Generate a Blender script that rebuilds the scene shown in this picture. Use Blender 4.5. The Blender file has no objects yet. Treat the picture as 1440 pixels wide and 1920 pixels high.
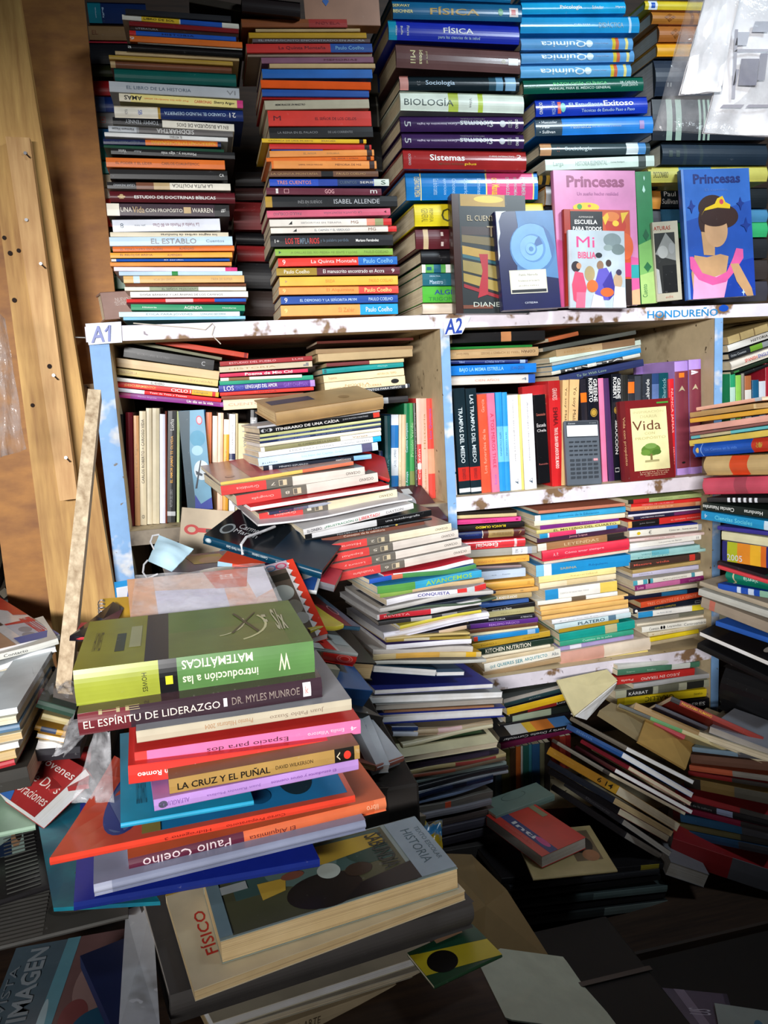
import bpy, bmesh, math, random
from mathutils import Vector, Matrix
random.seed(7)
SC = bpy.context.scene
COL = SC.collection

# ---------------------------------------------------------------- camera
F = 1440.0
AX = (Vector((0.97235388, -0.08853222, 0.21607864)),
      Vector((-0.22681931, -0.13813041, 0.9640918)),
      Vector((-0.05550616, -0.98644921, -0.15439246)))
EYE = Vector((0, 0, 1.40))
cam_d = bpy.data.cameras.new('camera')
cam_d.sensor_fit = 'HORIZONTAL'
cam_d.sensor_width = 36.0
cam_d.lens = 36.0
cam_d.clip_start = 0.02
cam = bpy.data.objects.new('camera', cam_d)
COL.objects.link(cam)
Rw = Matrix(((AX[0][0], -AX[0][1], -AX[0][2]),
             (AX[1][0], -AX[1][1], -AX[1][2]),
             (AX[2][0], -AX[2][1], -AX[2][2])))
cam.matrix_world = Matrix.Translation(EYE) @ Rw.to_4x4()
SC.camera = cam

# ---------------------------------------------------------------- light
SC.view_settings.view_transform = 'Standard'
SC.view_settings.look = 'None'
SC.view_settings.gamma = 1.0
SC.view_settings.use_curve_mapping = False
SC.view_settings.exposure = 0.0
world = bpy.data.worlds.new('world')
SC.world = world
world.use_nodes = True
world.node_tree.nodes['Background'].inputs[0].default_value = (0.75, 0.85, 1.0, 1)
world.node_tree.nodes['Background'].inputs[1].default_value = 0.025


def area(name, loc, aim, sx, sy, power, col, spread):
    l = bpy.data.lights.new(name, 'AREA')
    l.shape = 'RECTANGLE'
    l.size, l.size_y = sx, sy
    l.energy = power
    l.color = col
    l.spread = math.radians(spread)
    o = bpy.data.objects.new(name, l)
    COL.objects.link(o)
    o.location = loc
    o.rotation_euler = (Vector(aim) - Vector(loc)).to_track_quat('-Z', 'Y').to_euler()
    return o


# daylight entering through the gap in the added shading wall, behind and left of the viewer
area('daylight_front', (-0.75, -1.5, 1.75), (0.42, 1.35, 1.22), 1.1, 0.22, 27, (1.0, 0.985, 0.97), 80)
# roof light on the right
area('roof_light', (1.15, 0.28, 2.44), (0.78, 1.35, 1.86), 0.34, 0.2, 7, (0.80, 0.92, 1.0), 105)


# ---------------------------------------------------------------- picture <-> place
def ray(x, y):
    c = Vector(((x - 720) / F, (y - 960) / F, 1))
    return Vector((AX[0].dot(c), AX[1].dot(c), AX[2].dot(c)))


def PY(x, y, Y):
    r = ray(x, y)
    return EYE + r * (Y / r.y)


def PZ(x, y, z):
    r = ray(x, y)
    return EYE + r * ((z - EYE.z) / r.z)


def PD(x, y, d):
    return EYE + ray(x, y) * d


# ---------------------------------------------------------------- materials
PAL = dict(
    blk='151416', char='2c2b2e', dgr='4a484a', gry='8a8a8c', lgr='b9bcc0', whi='eceae6', crm='e8dcc2', ivo='efe7d6',
    tan='c9ab7c', kra='b08a58', bro='5e3b2c', dbr='3a231c', red='d02a28', dre='8a1c20', mar='5c1a22', cor='e4523c',
    ora='ea7426', lor='f29a4c', yel='f0c430', lye='f3e08c', must='c29420', oli='8a8238', lim='9cc43c', gre='2e8b46',
    dgn='1c4c38', mint='a9d8c8', tea='128a84', dte='14505a', cya='22a2da', sky='8fc8ec', pbl='c3dcf0', blu='2258b8',
    nav='1a2450', ryb='1b3fa6', pur='6a2f8c', dpu='3a2140', lil='b08ad0', pnk='e86f9c', lpk='f0b4b8', mag='d83a80',
    mau='8a5a70', sal='e8937c', gold='b8923a', slt='5a6b7c', wal='7a4a34')
_mats = {}


def rgb(c):
    h = PAL.get(c, c).lstrip('#')
    v = [int(h[i:i + 2], 16) / 255 for i in (0, 2, 4)]
    return tuple(x / 12.92 if x <= 0.04045 else ((x + 0.055) / 1.055) ** 2.4 for x in v)


def newmat(name):
    m = bpy.data.materials.new(name)
    m.use_nodes = True
    nt = m.node_tree
    return m, nt, nt.nodes['Principled BSDF']


def nd(nt, typ, **kw):
    n = nt.nodes.new(typ)
    for k, v in kw.items():
        setattr(n, k, v)
    return n


def coords(nt, scale=(1, 1, 1), rnd=True):
    tc = nd(nt, 'ShaderNodeTexCoord')
    mp = nd(nt, 'ShaderNodeMapping')
    mp.inputs['Scale'].default_value = scale
    nt.links.new(tc.outputs['Object'], mp.inputs['Vector'])
    if rnd:
        oi = nd(nt, 'ShaderNodeObjectInfo')
        mu = nd(nt, 'ShaderNodeMath', operation='MULTIPLY')
        mu.inputs[1].default_value = 37.0
        nt.links.new(oi.outputs['Random'], mu.inputs[0])
        nt.links.new(mu.outputs[0], mp.inputs['Location'])
    return mp.outputs[0]


def noise(nt, vec, scale, detail=3.0, rough=0.55):
    n = nd(nt, 'ShaderNodeTexNoise')
    n.inputs['Scale'].default_value = scale
    n.inputs['Detail'].default_value = detail
    n.inputs['Roughness'].default_value = rough
    nt.links.new(vec, n.inputs['Vector'])
    return n.outputs['Fac']


def ramp(nt, fac, stops):
    r = nd(nt, 'ShaderNodeValToRGB')
    el = r.color_ramp.elements
    while len(el) < len(stops):
        el.new(0.5)
    for e, (p, c) in zip(el, stops):
        e.position = p
        e.color = (*c, 1) if len(c) == 3 else c
    nt.links.new(fac, r.inputs['Fac'])
    return r.outputs['Color']


def mixc(nt, fac, a, b):
    m = nd(nt, 'ShaderNodeMix', data_type='RGBA')
    for sock, v in ((m.inputs[0], fac), (m.inputs[6], a), (m.inputs[7], b)):
        if hasattr(v, 'links'):
            nt.links.new(v, sock)
        elif isinstance(v, tuple):
            sock.default_value = (*v, 1)
        else:
            sock.default_value = v
    return m.outputs[2]


def sc_(c, k):
    return tuple(min(1.0, x * k) for x in c)


def cov(c, gloss=0.38):
    """printed cover stock with slight fading and rubbed spots"""
    key = ('cov', c, gloss)
    if key in _mats:
        return _mats[key]
    m, nt, b = newmat('cover_' + c.lstrip('#'))
    col = rgb(c)
    v = coords(nt)
    base = ramp(nt, noise(nt, v, 22, 3), [(0.3, sc_(col, 0.84)), (0.7, sc_(col, 1.06))])
    rub = ramp(nt, noise(nt, v, 95, 4, 0.7), [(0.66, (0, 0, 0)), (0.76, (0.32, 0.32, 0.32))])
    out = mixc(nt, rub, base, tuple(0.55 * x + 0.27 for x in col))
    nt.links.new(out, b.inputs['Base Color'])
    b.inputs['Roughness'].default_value = gloss
    b.inputs['Specular IOR Level'].default_value = 0.45
    _mats[key] = m
    return m


def cloth(c):
    return cov(c, 0.75)


def pagem(kind='crm'):
    key = ('page', kind)
    if key in _mats:
        return _mats[key]
    m, nt, b = newmat('page_edges_' + kind)
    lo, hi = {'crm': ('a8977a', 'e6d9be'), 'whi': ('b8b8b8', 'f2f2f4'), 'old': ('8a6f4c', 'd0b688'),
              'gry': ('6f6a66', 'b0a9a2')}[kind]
    v = coords(nt, (3, 3, 2200))
    c1 = ramp(nt, noise(nt, v, 1.0, 2), [(0.25, rgb(lo)), (0.5, rgb(hi))])
    v2 = coords(nt, (1, 1, 1))
    st = ramp(nt, noise(nt, v2, 30, 3), [(0.4, (0.82, 0.78, 0.7)), (0.65, (1, 1, 1))])
    mm = nd(nt, 'ShaderNodeMix', data_type='RGBA', blend_type='MULTIPLY')
    mm.inputs[0].default_value = 0.6
    nt.links.new(c1, mm.inputs[6])
    nt.links.new(st, mm.inputs[7])
    nt.links.new(mm.outputs[2], b.inputs['Base Color'])
    b.inputs['Roughness'].default_value = 0.8
    _mats[key] = m
    return m


def wood(name, lo, hi, scale=(1, 14, 14), rough=0.65, knots=True):
    key = ('wood', name)
    if key in _mats:
        return _mats[key]
    m, nt, b = newmat(name)
    v = coords(nt, scale, rnd=False)
    f = noise(nt, v, 6, 5, 0.6)
    c1 = ramp(nt, f, [(0.3, rgb(lo)), (0.7, rgb(hi))])
    v2 = coords(nt, (1, 1, 1), rnd=False)
    st = ramp(nt, noise(nt, v2, 3.5, 4), [(0.35, (0.72, 0.66, 0.6)), (0.6, (1, 1, 1))])
    mm = nd(nt, 'ShaderNodeMix', data_type='RGBA', blend_type='MULTIPLY')
    mm.inputs[0].default_value = 0.8 if knots else 0.3
    nt.links.new(c1, mm.inputs[6])
    nt.links.new(st, mm.inputs[7])
    nt.links.new(mm.outputs[2], b.inputs['Base Color'])
    b.inputs['Roughness'].default_value = rough
    _mats[key] = m
    return m


def patchy(name, a, b_, scale, lo, hi, c3=None, rough=0.6):
    """paint or paper a peeling away to show b_ (and flecks of c3)"""
    key = ('patchy', name)
    if key in _mats:
        return _mats[key]
    m, nt, b = newmat(name)
    v = coords(nt, (1, 1, 1), rnd=False)
    k = ramp(nt, noise(nt, v, scale, 4, 0.6), [(lo, (0, 0, 0)), (hi, (1, 1, 1))])
    base = ramp(nt, noise(nt, v, 40, 4), [(0.3, sc_(rgb(a), 0.86)), (0.7, rgb(a))])
    und = ramp(nt, noise(nt, v, 25, 4), [(0.3, sc_(rgb(b_), 0.6)), (0.7, rgb(b_))])
    out = mixc(nt, k, base, und)
    if c3:
        k3 = ramp(nt, noise(nt, v, 55, 2), [(0.68, (0, 0, 0)), (0.72, (1, 1, 1))])
        out = mixc(nt, k3, out, rgb(c3))
    nt.links.new(out, b.inputs['Base Color'])
    b.inputs['Roughness'].default_value = rough
    _mats[key] = m
    return m


def film(name='clear_film', gloss=0.16, tint=(1, 1, 1), body=0.44):
    key = ('film', name)
    if key in _mats:
        return _mats[key]
    m = bpy.data.materials.new(name)
    m.use_nodes = True
    nt = m.node_tree
    nt.nodes.clear()
    out = nd(nt, 'ShaderNodeOutputMaterial')
    tr = nd(nt, 'ShaderNodeBsdfTransparent')
    tr.inputs[0].default_value = (*tint, 1)
    gl = nd(nt, 'ShaderNodeBsdfPrincipled')
    gl.inputs['Base Color'].default_value = (body, body, body * 1.04, 1)
    gl.inputs['Roughness'].default_value = 0.18
    gl.inputs['Specular IOR Level'].default_value = 0.9
    bp = nd(nt, 'ShaderNodeBump')
    bp.inputs['Strength'].default_value = 0.45
    bp.inputs['Distance'].default_value = 0.01
    v = coords(nt, (1, 1, 1))
    nz = noise(nt, v, 38, 4)
    nt.links.new(nz, bp.inputs['Height'])
    nt.links.new(bp.outputs[0], gl.inputs['Normal'])
    fac = ramp(nt, noise(nt, v, 26, 4), [(0.42, (gloss * 0.5,) * 3), (0.7, (gloss * 1.9,) * 3)])
    mx = nd(nt, 'ShaderNodeMixShader')
    nt.links.new(fac, mx.inputs[0])
    nt.links.new(tr.outputs[0], mx.inputs[1])
    nt.links.new(gl.outputs[0], mx.inputs[2])
    nt.links.new(mx.outputs[0], out.inputs[0])
    _mats[key] = m
    return m


def plain(name, c, rough=0.5, metal=0.0):
    key = ('plain', name)
    if key in _mats:
        return _mats[key]
    m, nt, b = newmat(name)
    v = coords(nt)
    col = rgb(c)
    nt.links.new(ramp(nt, noise(nt, v, 30, 3), [(0.3, sc_(col, 0.85)), (0.7, col)]), b.inputs['Base Color'])
    b.inputs['Roughness'].default_value = rough
    b.inputs['Metallic'].default_value = metal
    _mats[key] = m
    return m
# ---------------------------------------------------------------- mesh helpers
_text = {}


def text2d(s, bold=0.0, cuts=False):
    """flat lettering outline scaled to 1 x 1 -> (verts, faces)"""
    key = (s, bold, cuts)
    if key in _text:
        return _text[key]
    cu = bpy.data.curves.new('lettering', 'FONT')
    cu.body = s
    cu.resolution_u = 2
    cu.offset = bold
    ob = bpy.data.objects.new('lettering', cu)
    me = bpy.data.meshes.new_from_object(ob)
    if cuts and len(me.vertices):
        bm = bmesh.new()
        bm.from_mesh(me)
        ys = [v.co.y for v in bm.verts]
        for k in range(1, 8):
            bmesh.ops.bisect_plane(bm, geom=bm.verts[:] + bm.edges[:] + bm.faces[:], plane_co=(0, min(ys) + (max(ys) - min(ys)) * k / 8, 0), plane_no=(0, 1, 0))
        bm.to_mesh(me)
        bm.free()
    vs = [(v.co.x, v.co.y) for v in me.vertices]
    fs = [tuple(p.vertices) for p in me.polygons]
    bpy.data.objects.remove(ob)
    bpy.data.curves.remove(cu)
    bpy.data.meshes.remove(me)
    if not vs:
        vs, fs = [(0, 0), (1, 0), (1, 1)], []
    x0, x1 = min(v[0] for v in vs), max(v[0] for v in vs)
    y0, y1 = min(v[1] for v in vs), max(v[1] for v in vs)
    sx, sy = max(x1 - x0, 1e-6), max(y1 - y0, 1e-6)
    vs = [((v[0] - x0) / sx, (v[1] - y0) / sy) for v in vs]
    _text[key] = (vs, fs)
    return _text[key]


class MB:
    def __init__(self):
        self.v, self.f, self.m, self.mats = [], [], [], []

    def mi(self, mat):
        if mat not in self.mats:
            self.mats.append(mat)
        return self.mats.index(mat)

    def poly(self, pts, mat):
        i = len(self.v)
        self.v += [tuple(p) for p in pts]
        self.f.append(tuple(range(i, i + len(pts))))
        self.m.append(self.mi(mat))

    def mesh(self, vs, fs, mat):
        i = len(self.v)
        k = self.mi(mat)
        self.v += [tuple(p) for p in vs]
        for f in fs:
            self.f.append(tuple(a + i for a in f))
            self.m.append(k)

    def box(self, a, b, mat, bev=0.0, M=None):
        (x0, y0, z0), (x1, y1, z1) = a, b
        c = min(bev, (x1 - x0) / 2.01, (y1 - y0) / 2.01, (z1 - z0) / 2.01)
        if c <= 0:
            vs = [Vector(p) for p in ((x0, y0, z0), (x1, y0, z0), (x1, y1, z0), (x0, y1, z0),
                                      (x0, y0, z1), (x1, y0, z1), (x1, y1, z1), (x0, y1, z1))]
            fs = [(0, 3, 2, 1), (4, 5, 6, 7), (0, 1, 5, 4), (1, 2, 6, 5), (2, 3, 7, 6), (3, 0, 4, 7)]
        else:
            vs, fs = [], []
            rings = [(z0, c), (z0 + c, 0), (z1 - c, 0), (z1, c)]
            for z, d in rings:
                xa, xb, ya, yb = x0 + d, x1 - d, y0 + d, y1 - d
                e = c if d == 0 else 0.0
                vs += [Vector(p) for p in ((xa + e, ya, z), (xb - e, ya, z), (xb, ya + e, z), (xb, yb - e, z),
                                           (xb - e, yb, z), (xa + e, yb, z), (xa, yb - e, z), (xa, ya + e, z))]
            for r in range(3):
                for i in range(8):
                    j = (i + 1) % 8
                    fs.append((r * 8 + i, r * 8 + j, r * 8 + 8 + j, r * 8 + 8 + i))
            fs.append(tuple(range(7, -1, -1)))
            fs.append(tuple(range(24, 32)))
        if M:
            vs = [M @ p for p in vs]
        self.mesh(vs, fs, mat)

    def tube(self, pts, r, mat, n=6, closed=False):
        pts = [Vector(p) for p in pts]
        rs = r if isinstance(r, (list, tuple)) else [r] * len(pts)
        vs, fs = [], []
        for i, p in enumerate(pts):
            a = pts[i - 1] if i else p
            b = pts[i + 1] if i < len(pts) - 1 else p
            t = (b - a).normalized()
            s = t.cross(Vector((0.13, 0.31, 0.94)))
            if s.length < 1e-4:
                s = t.cross(Vector((1, 0, 0)))
            s.normalize()
            q = t.cross(s)
            for k in range(n):
                an = 2 * math.pi * k / n
                vs.append(p + (s * math.cos(an) + q * math.sin(an)) * rs[i])
        for i in range(len(pts) - 1):
            for k in range(n):
                j = (k + 1) % n
                fs.append((i * n + k, i * n + j, i * n + n + j, i * n + n + k))
        fs.append(tuple(range(n - 1, -1, -1)))
        fs.append(tuple(range((len(pts) - 1) * n, len(pts) * n)))
        self.mesh(vs, fs, mat)

    def ball(self, c, r, mat, n=12, m=8):
        c = Vector(c)
        r = Vector(r) if isinstance(r, (tuple, list)) else Vector((r, r, r))
        vs, fs = [], []
        for i in range(m + 1):
            th = math.pi * i / m
            for k in range(n):
                ph = 2 * math.pi * k / n
                vs.append(c + Vector((r.x * math.sin(th) * math.cos(ph), r.y * math.sin(th) * math.sin(ph), r.z * math.cos(th))))
        for i in range(m):
            for k in range(n):
                j = (k + 1) % n
                fs.append((i * n + k, i * n + n + k, i * n + n + j, i * n + j))
        self.mesh(vs, fs, mat)

    def build(self, name, parent=None, smooth=False):
        me = bpy.data.meshes.new(name)
        me.from_pydata(self.v, [], self.f)
        for m in self.mats:
            me.materials.append(m)
        me.polygons.foreach_set('material_index', self.m)
        if smooth:
            me.polygons.foreach_set('use_smooth', [True] * len(self.f))
        me.update()
        o = bpy.data.objects.new(name, me)
        COL.objects.link(o)
        if parent:
            o.parent = parent
        return o


def tag(o, label=None, cat=None, group=None, kind=None):
    if label:
        o['label'] = label
    if cat:
        o['category'] = cat
    if group:
        o['group'] = group
    if kind:
        o['kind'] = kind
    return o


def empty(name, M, label, cat, group=None):
    o = bpy.data.objects.new(name, None)
    o.empty_display_size = 0.02
    COL.objects.link(o)
    o.matrix_world = M
    return tag(o, label, cat, group)


def frame(O, u, v):
    """x along u, z close to v, origin O"""
    u = u.normalized()
    w = v.cross(u).normalized()
    v = u.cross(w)
    return Matrix(((u.x, w.x, v.x, O.x), (u.y, w.y, v.y, O.y), (u.z, w.z, v.z, O.z), (0, 0, 0, 1)))


def put_text(mb, s, a, b, h, zc, col, fn, flip=False, bold=0.0, vert=False, cuts=False):
    """lettering from a to b, height h centred at zc; fn maps (along, across) into space"""
    vs, fs = text2d(s, bold, cuts)
    out = []
    for x, y in vs:
        if vert:
            x, y = y, 1 - x
        if flip:
            x, y = 1 - x, 1 - y
        out.append(fn(a + (b - a) * x, zc + (y - 0.5) * h))
    mb.mesh(out, fs, cov(col))


def put_art(mb, art, fn, z0):
    """flat printed shapes; fn(s, t, lift)"""
    k = 0
    for sh in art:
        k += 1
        lift = z0 + 0.00018 + 0.00007 * k
        t = sh[0]
        if t == 'r':
            _, s0, t0, s1, t1, c = sh
            mb.poly([fn(s0, t0, lift), fn(s1, t0, lift), fn(s1, t1, lift), fn(s0, t1, lift)], cov(c))
        elif t == 'e':
            _, cx, cy, rx, ry, c = sh[:6]
            n = 28
            mb.poly([fn(cx + rx * math.cos(2 * math.pi * i / n), cy + ry * math.sin(2 * math.pi * i / n), lift) for i in range(n)], cov(c))
        elif t == 'p':
            mb.poly([fn(s, tt, lift) for s, tt in sh[1]], cov(sh[2]))
        elif t == 'o':      # ring arc: cx cy rx ry width a0 a1 col
            _, cx, cy, rx, ry, w, a0, a1, c = sh
            n = max(6, int(abs(a1 - a0) / 12))
            vs, fs = [], []
            for i in range(n + 1):
                an = math.radians(a0 + (a1 - a0) * i / n)
                vs.append(fn(cx + rx * math.cos(an), cy + ry * math.sin(an), lift))
                vs.append(fn(cx + (rx - w) * math.cos(an), cy + (ry - w * ry / rx) * math.sin(an), lift))
            for i in range(n):
                fs.append((2 * i, 2 * i + 2, 2 * i + 3, 2 * i + 1))
            mb.mesh(vs, fs, cov(c))
        elif t == 't':      # s0 s1 tc h str col [rot] [bold]
            _, s0, s1, tc, h, st, c = sh[:7]
            rot = sh[7] if len(sh) > 7 else 0
            bold = sh[8] if len(sh) > 8 else 0.0
            vs, fs = text2d(st, bold)
            out = []
            for x, y in vs:
                if rot == 180:
                    x, y = 1 - x, 1 - y
                if rot == 90:
                    x, y = 1 - y, x
                if rot == 270:
                    x, y = y, 1 - x
                out.append(fn(s0 + (s1 - s0) * x, tc + (y - 0.5) * h, lift))
            mb.mesh(out, fs, cov(c))


def fl(x):
    return float(x)


# ---------------------------------------------------------------- books
def book(M, L, T, W, base, label, cat='book', group=None, name='book', bands=(), texts=(), art=(), hc=False,
         pages='crm', fore=False, warp=None, cover=None, gloss=0.38, rnd=None, trim=0.0, bart=(), nopages=False):
    """x = along spine, y = away from spine, z = thickness.  fore: the page edges face -y instead of the spine"""
    if name == 'book':
        for wd, nm, ct in (('booklet', 'booklet', 'booklet'), ('pamphlet', 'pamphlet', 'pamphlet'), ('notebook', 'notebook', 'notebook'), ('folder', 'folder', 'folder'),
                           ('encyclopedia volume', 'encyclopedia_volume', 'book'), ('textbook', 'textbook', 'book'), ('upright', 'upright_book', 'book'), ('paperback', 'paperback', 'book'),
                           ('page block', 'page_block', 'book'), ('bundle', 'paper_bundle', 'papers'), ('hardcover', 'hardcover_book', 'book'),
                           ('clothbound', 'clothbound_book', 'book'), ('volume', 'volume', 'book')):
            if wd in label.split(',')[0]:
                name, cat = nm, ct
                break
    root = empty(name, M, label, cat, group)
    tb = min(0.0022 if hc else 0.0006, T * 0.16)
    ov = 0.003 if hc else 0.0004
    r = min(0.0012, T * 0.3)
    bul = (rnd if rnd is not None else (0.0035 if hc else 0.0006))
    bul = min(bul, T * 0.35)
    prof = []                                   # (y, z, is_spine)
    ny = 5 if warp else 1
    for i in range(ny):
        prof.append((W - (W - r) * i / ny, 0.0))
    ns = 8 if (hc or rnd) else 2
    sp0 = len(prof)
    prof.append((r, 0.0))
    for i in range(ns + 1):
        q = i / ns
        prof.append((bul * (1 - math.sin(math.pi * q)) if bul else 0.0, r * 0.6 + (T - 1.2 * r) * q))
    sp1 = len(prof)
    prof.append((r, T))
    for i in range(1, ny + 1):
        prof.append((r + (W - r) * i / ny, T))
    cuts = {0.0, 1.0}
    for a, b, c in bands:
        cuts |= {a, b}
    if warp:
        cuts |= {i / 9 for i in range(10)}
    cuts = sorted(cuts)
    mb = MB()
    cm = cov(cover or base, gloss)
    sm = cov(base, gloss)
    n = len(prof)
    vs = []
    for c in cuts:
        x = -L / 2 + L * c
        for y, z in prof:
            vs.append(Vector((x, y, z)))
        for y, z in prof:
            vs.append(Vector((x, max(y, tb + bul), min(max(z, tb), T - tb))))
    nc = len(cuts)
    S = 2 * n

    def segmat(c, i):
        if sp0 <= i < sp1:
            mid = (cuts[c] + cuts[c + 1]) / 2
            mm = sm
            for a, b, col in bands:
                if a <= mid <= b:
                    mm = cov(col, gloss)
            return mm
        return cm
    for c in range(nc - 1):
        for i in range(n - 1):
            a, b = c * S + i, c * S + i + 1
            mb.f.append((a, a + S, b + S, b))
            mb.m.append(mb.mi(segmat(c, i)))
            a, b = a + n, b + n
            mb.f.append((a, b, b + S, a + S))
            mb.m.append(mb.mi(cm))
        for i in (0, n - 1):
            a = c * S + i
            q = (a, a + n, a + n + S, a + S)
            mb.f.append(q if i == 0 else q[::-1])
            mb.m.append(mb.mi(cm))
    for c in (0, nc - 1):
        for i in range(n - 1):
            a = c * S + i
            q = (a, a + 1, a + 1 + n, a + n)
            mb.f.append(q if c == 0 else q[::-1])
            mb.m.append(mb.mi(cm if not sp0 <= i < sp1 else sm))
    mb.v = vs

    def sfn(a, z):
        q = min(1, max(0, z / T))
        y = bul * (1 - math.sin(math.pi * q)) if bul else 0.0
        return Vector((-L / 2 + a * L, y - 0.0003, z))
    for t in texts:
        a, b, h, col, s, fg, zc = tuple(t) + ('', 0.5)[len(t) - 5:]
        put_text(mb, s, a, b, h * T, zc * T, col, sfn, 'f' in fg, 0.014 if 'b' in fg else 0.0, 'v' in fg, bul > 0.001 and 'v' not in fg)
    if art:
        put_art(mb, art, lambda s, t, lift: Vector((L / 2 - t * L, s * W, T + lift)), 0)
    if bart:
        put_art(mb, bart, lambda s, t, lift: Vector((-L / 2 + t * L, s * W, -lift)), 0)
    pg = MB()
    x0, x1 = -L / 2 + ov, L / 2 - ov
    y0, y1 = tb + bul + 0.0004, W - (0.003 if hc else 0.0008) - trim
    z0, z1 = tb, T - tb
    if warp:
        k = 9
        pv, pf = [], []
        for i in range(k + 1):
            x = x0 + (x1 - x0) * i / k
            for j in range(4):
                y = y0 + (y1 - y0) * j / 3
                pv.append(Vector((x, y, z0)))
                pv.append(Vector((x, y, z1)))
        for i in range(k):
            for j in range(3):
                a = (i * 4 + j) * 2
                pf.append((a, a + 2, a + 10, a + 8))
                pf.append((a + 1, a + 9, a + 11, a + 3))
            a = i * 8
            pf.append((a, a + 8, a + 9, a + 1))
            a = i * 8 + 6
            pf.append((a, a + 1, a + 9, a + 8))
        for i in (0, k):
            for j in range(3):
                a = i * 8 + 2 * j
                q = (a, a + 1, a + 3, a + 2)
                pf.append(q if i == 0 else q[::-1])
        pg.mesh(pv, pf, pagem(pages))
    else:
        pg.box((x0, y0, z0), (x1, y1, z1), pagem(pages))
    for q in (mb, pg):
        if warp:
            q.v = [warp(Vector(p), L, W, T) for p in q.v]
        if fore:
            q.v = [Vector((-p[0], W - p[1], p[2])) for p in q.v]
    mb.build('cover', root)
    if not nopages:
        pg.build('pages', root)
    return root


def make_wave(seed, amp):
    rr = random.Random(seed)
    p1, p2, k = rr.uniform(0, 6), rr.uniform(0, 6), rr.uniform(0.7, 1.5)
    e = rr.uniform(-0.8, 0.8)

    def w(p, L, W, T):
        q = p.x / L
        d = amp * (math.sin(q * 5 * k + p1) * 0.5 + math.sin(p.y / W * 3 + p2) * 0.3 + e * q * q * 2)
        return Vector((p.x, p.y, p.z + d))
    return w


_seen_labels = {}


def nwords(s):
    import re
    return len(re.findall(r"[A-Za-z0-9\u00c0-\u017f][\w'\u2019-]*", s))


def parse(line):
    f = [q.strip() for q in line.split('|')]
    while len(f) < 6:
        f.append('')
    co = [float(q) for q in f[0].split()]
    bands = []
    for q in f[3].split(','):
        q = q.strip()
        if q:
            rg, c = q.split()
            a, b = rg.split('-')
            bands.append((float(a), float(b), c))
    texts = []
    for q in f[4].split(';;'):
        q = q.strip()
        if q:
            hd, s = q.split('=', 1)
            zc = 0.5
            if ':' in s and s.rsplit(':', 1)[1].startswith('.'):
                s, zc = s.rsplit(':', 1)
                zc = float(zc)
            p = hd.split(':')
            a, b = p[0].split('-')
            texts.append((float(a), float(b), float(p[1]), p[2], s, p[3] if len(p) > 3 else '', zc))
    op = {}
    for q in f[5].split():
        if '=' in q:
            k, v = q.split('=')
            op[k] = v
        else:
            op[q] = True
    return co, f[1], f[2], bands, texts, op


def opts(op, i):
    kw = {}
    if 'hc' in op:
        kw['hc'] = True
    if 'fore' in op:
        kw['fore'] = True
    if 'p' in op:
        kw['pages'] = op['p']
    if 'cv' in op:
        kw['cover'] = op['cv']
    if 'rnd' in op:
        kw['rnd'] = float(op['rnd'])
    if 'g' in op:
        kw['gloss'] = float(op['g'])
    if 'wave' in op:
        kw['warp'] = make_wave(int(float(op['wave']) * 1e5) + i, float(op['wave']))
    if 'mag' in op:
        kw['name'] = 'magazine'
        kw['cat'] = 'magazine'
    return kw


def uniq(label, alt):
    for cand in [label] + alt:
        if cand not in _seen_labels and 4 <= nwords(cand) <= 16:
            _seen_labels[cand] = 1
            return cand
    print('LABEL PROBLEM', nwords(label), label)
    _seen_labels[label] = 1
    return label


def names_of(rows, phrase):
    looks = [parse(q)[2] for q in rows]
    out = []
    for i, lk in enumerate(looks):
        alt = []
        if i:
            alt.append(f'{lk} under {looks[i-1]}, {phrase}')
            alt.append(f'{lk} under {looks[i-1]}')
        if i < len(looks) - 1:
            alt.append(f'{lk} on {looks[i+1]}, {phrase}')
            alt.append(f'{lk} on {looks[i+1]}')
        if looks.count(lk) == 1:
            out.append(uniq(f'{lk}, {phrase}', alt))
        else:
            out.append(uniq(alt[0], alt[1:]) if alt else uniq(f'{lk}, {phrase}', []))
    return out


def stack(rows, Z, Y, phrase, group, W=0.14, up=Vector((0, 0, 1)), Y1=None, jit=0.004, Wv=0.012):
    rows = [q for q in rows.strip().split('\n') if q.strip()]
    ox, oy, s = Z
    Y1 = Y if Y1 is None else Y1
    labels = names_of(rows, phrase)
    res = []
    allc = [parse(q)[0] for q in rows]
    lo, hi = min(c[0] for c in allc), max(c[2] for c in allc)
    for i, line in enumerate(rows):
        co, base, look, bands, texts, op = parse(line)
        x0, y0, x1, y1, t = co
        dy = random.uniform(-jit, jit) + fl(op.get('y', 0))
        x0, x1, y0, y1, t = ox + x0 / s, ox + x1 / s, oy + y0 / s, oy + y1 / s, t / s
        Ya = Y + (Y1 - Y) * (co[0] - lo) / (hi - lo) + dy
        Yb = Y + (Y1 - Y) * (co[2] - lo) / (hi - lo) + dy
        A, B = PY(x0, y0, Ya), PY(x1, y1, Yb)
        L = (B - A).length
        xm, ym = (x0 + x1) / 2, (y0 + y1) / 2
        T = (PY(xm, ym, (Ya + Yb) / 2) - PY(xm, ym + t, (Ya + Yb) / 2)).length * 0.955
        u = (B - A).normalized()
        v = (up - u * up.dot(u)).normalized()
        w = fl(op.get('W', W + random.uniform(-Wv, Wv)))
        O = A + u * L / 2 - v * T
        kw = opts(op, i)
        res.append(book(frame(O, u, v), L, T, w, base, labels[i], group=group, bands=bands, texts=texts, **kw))
    return res


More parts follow.
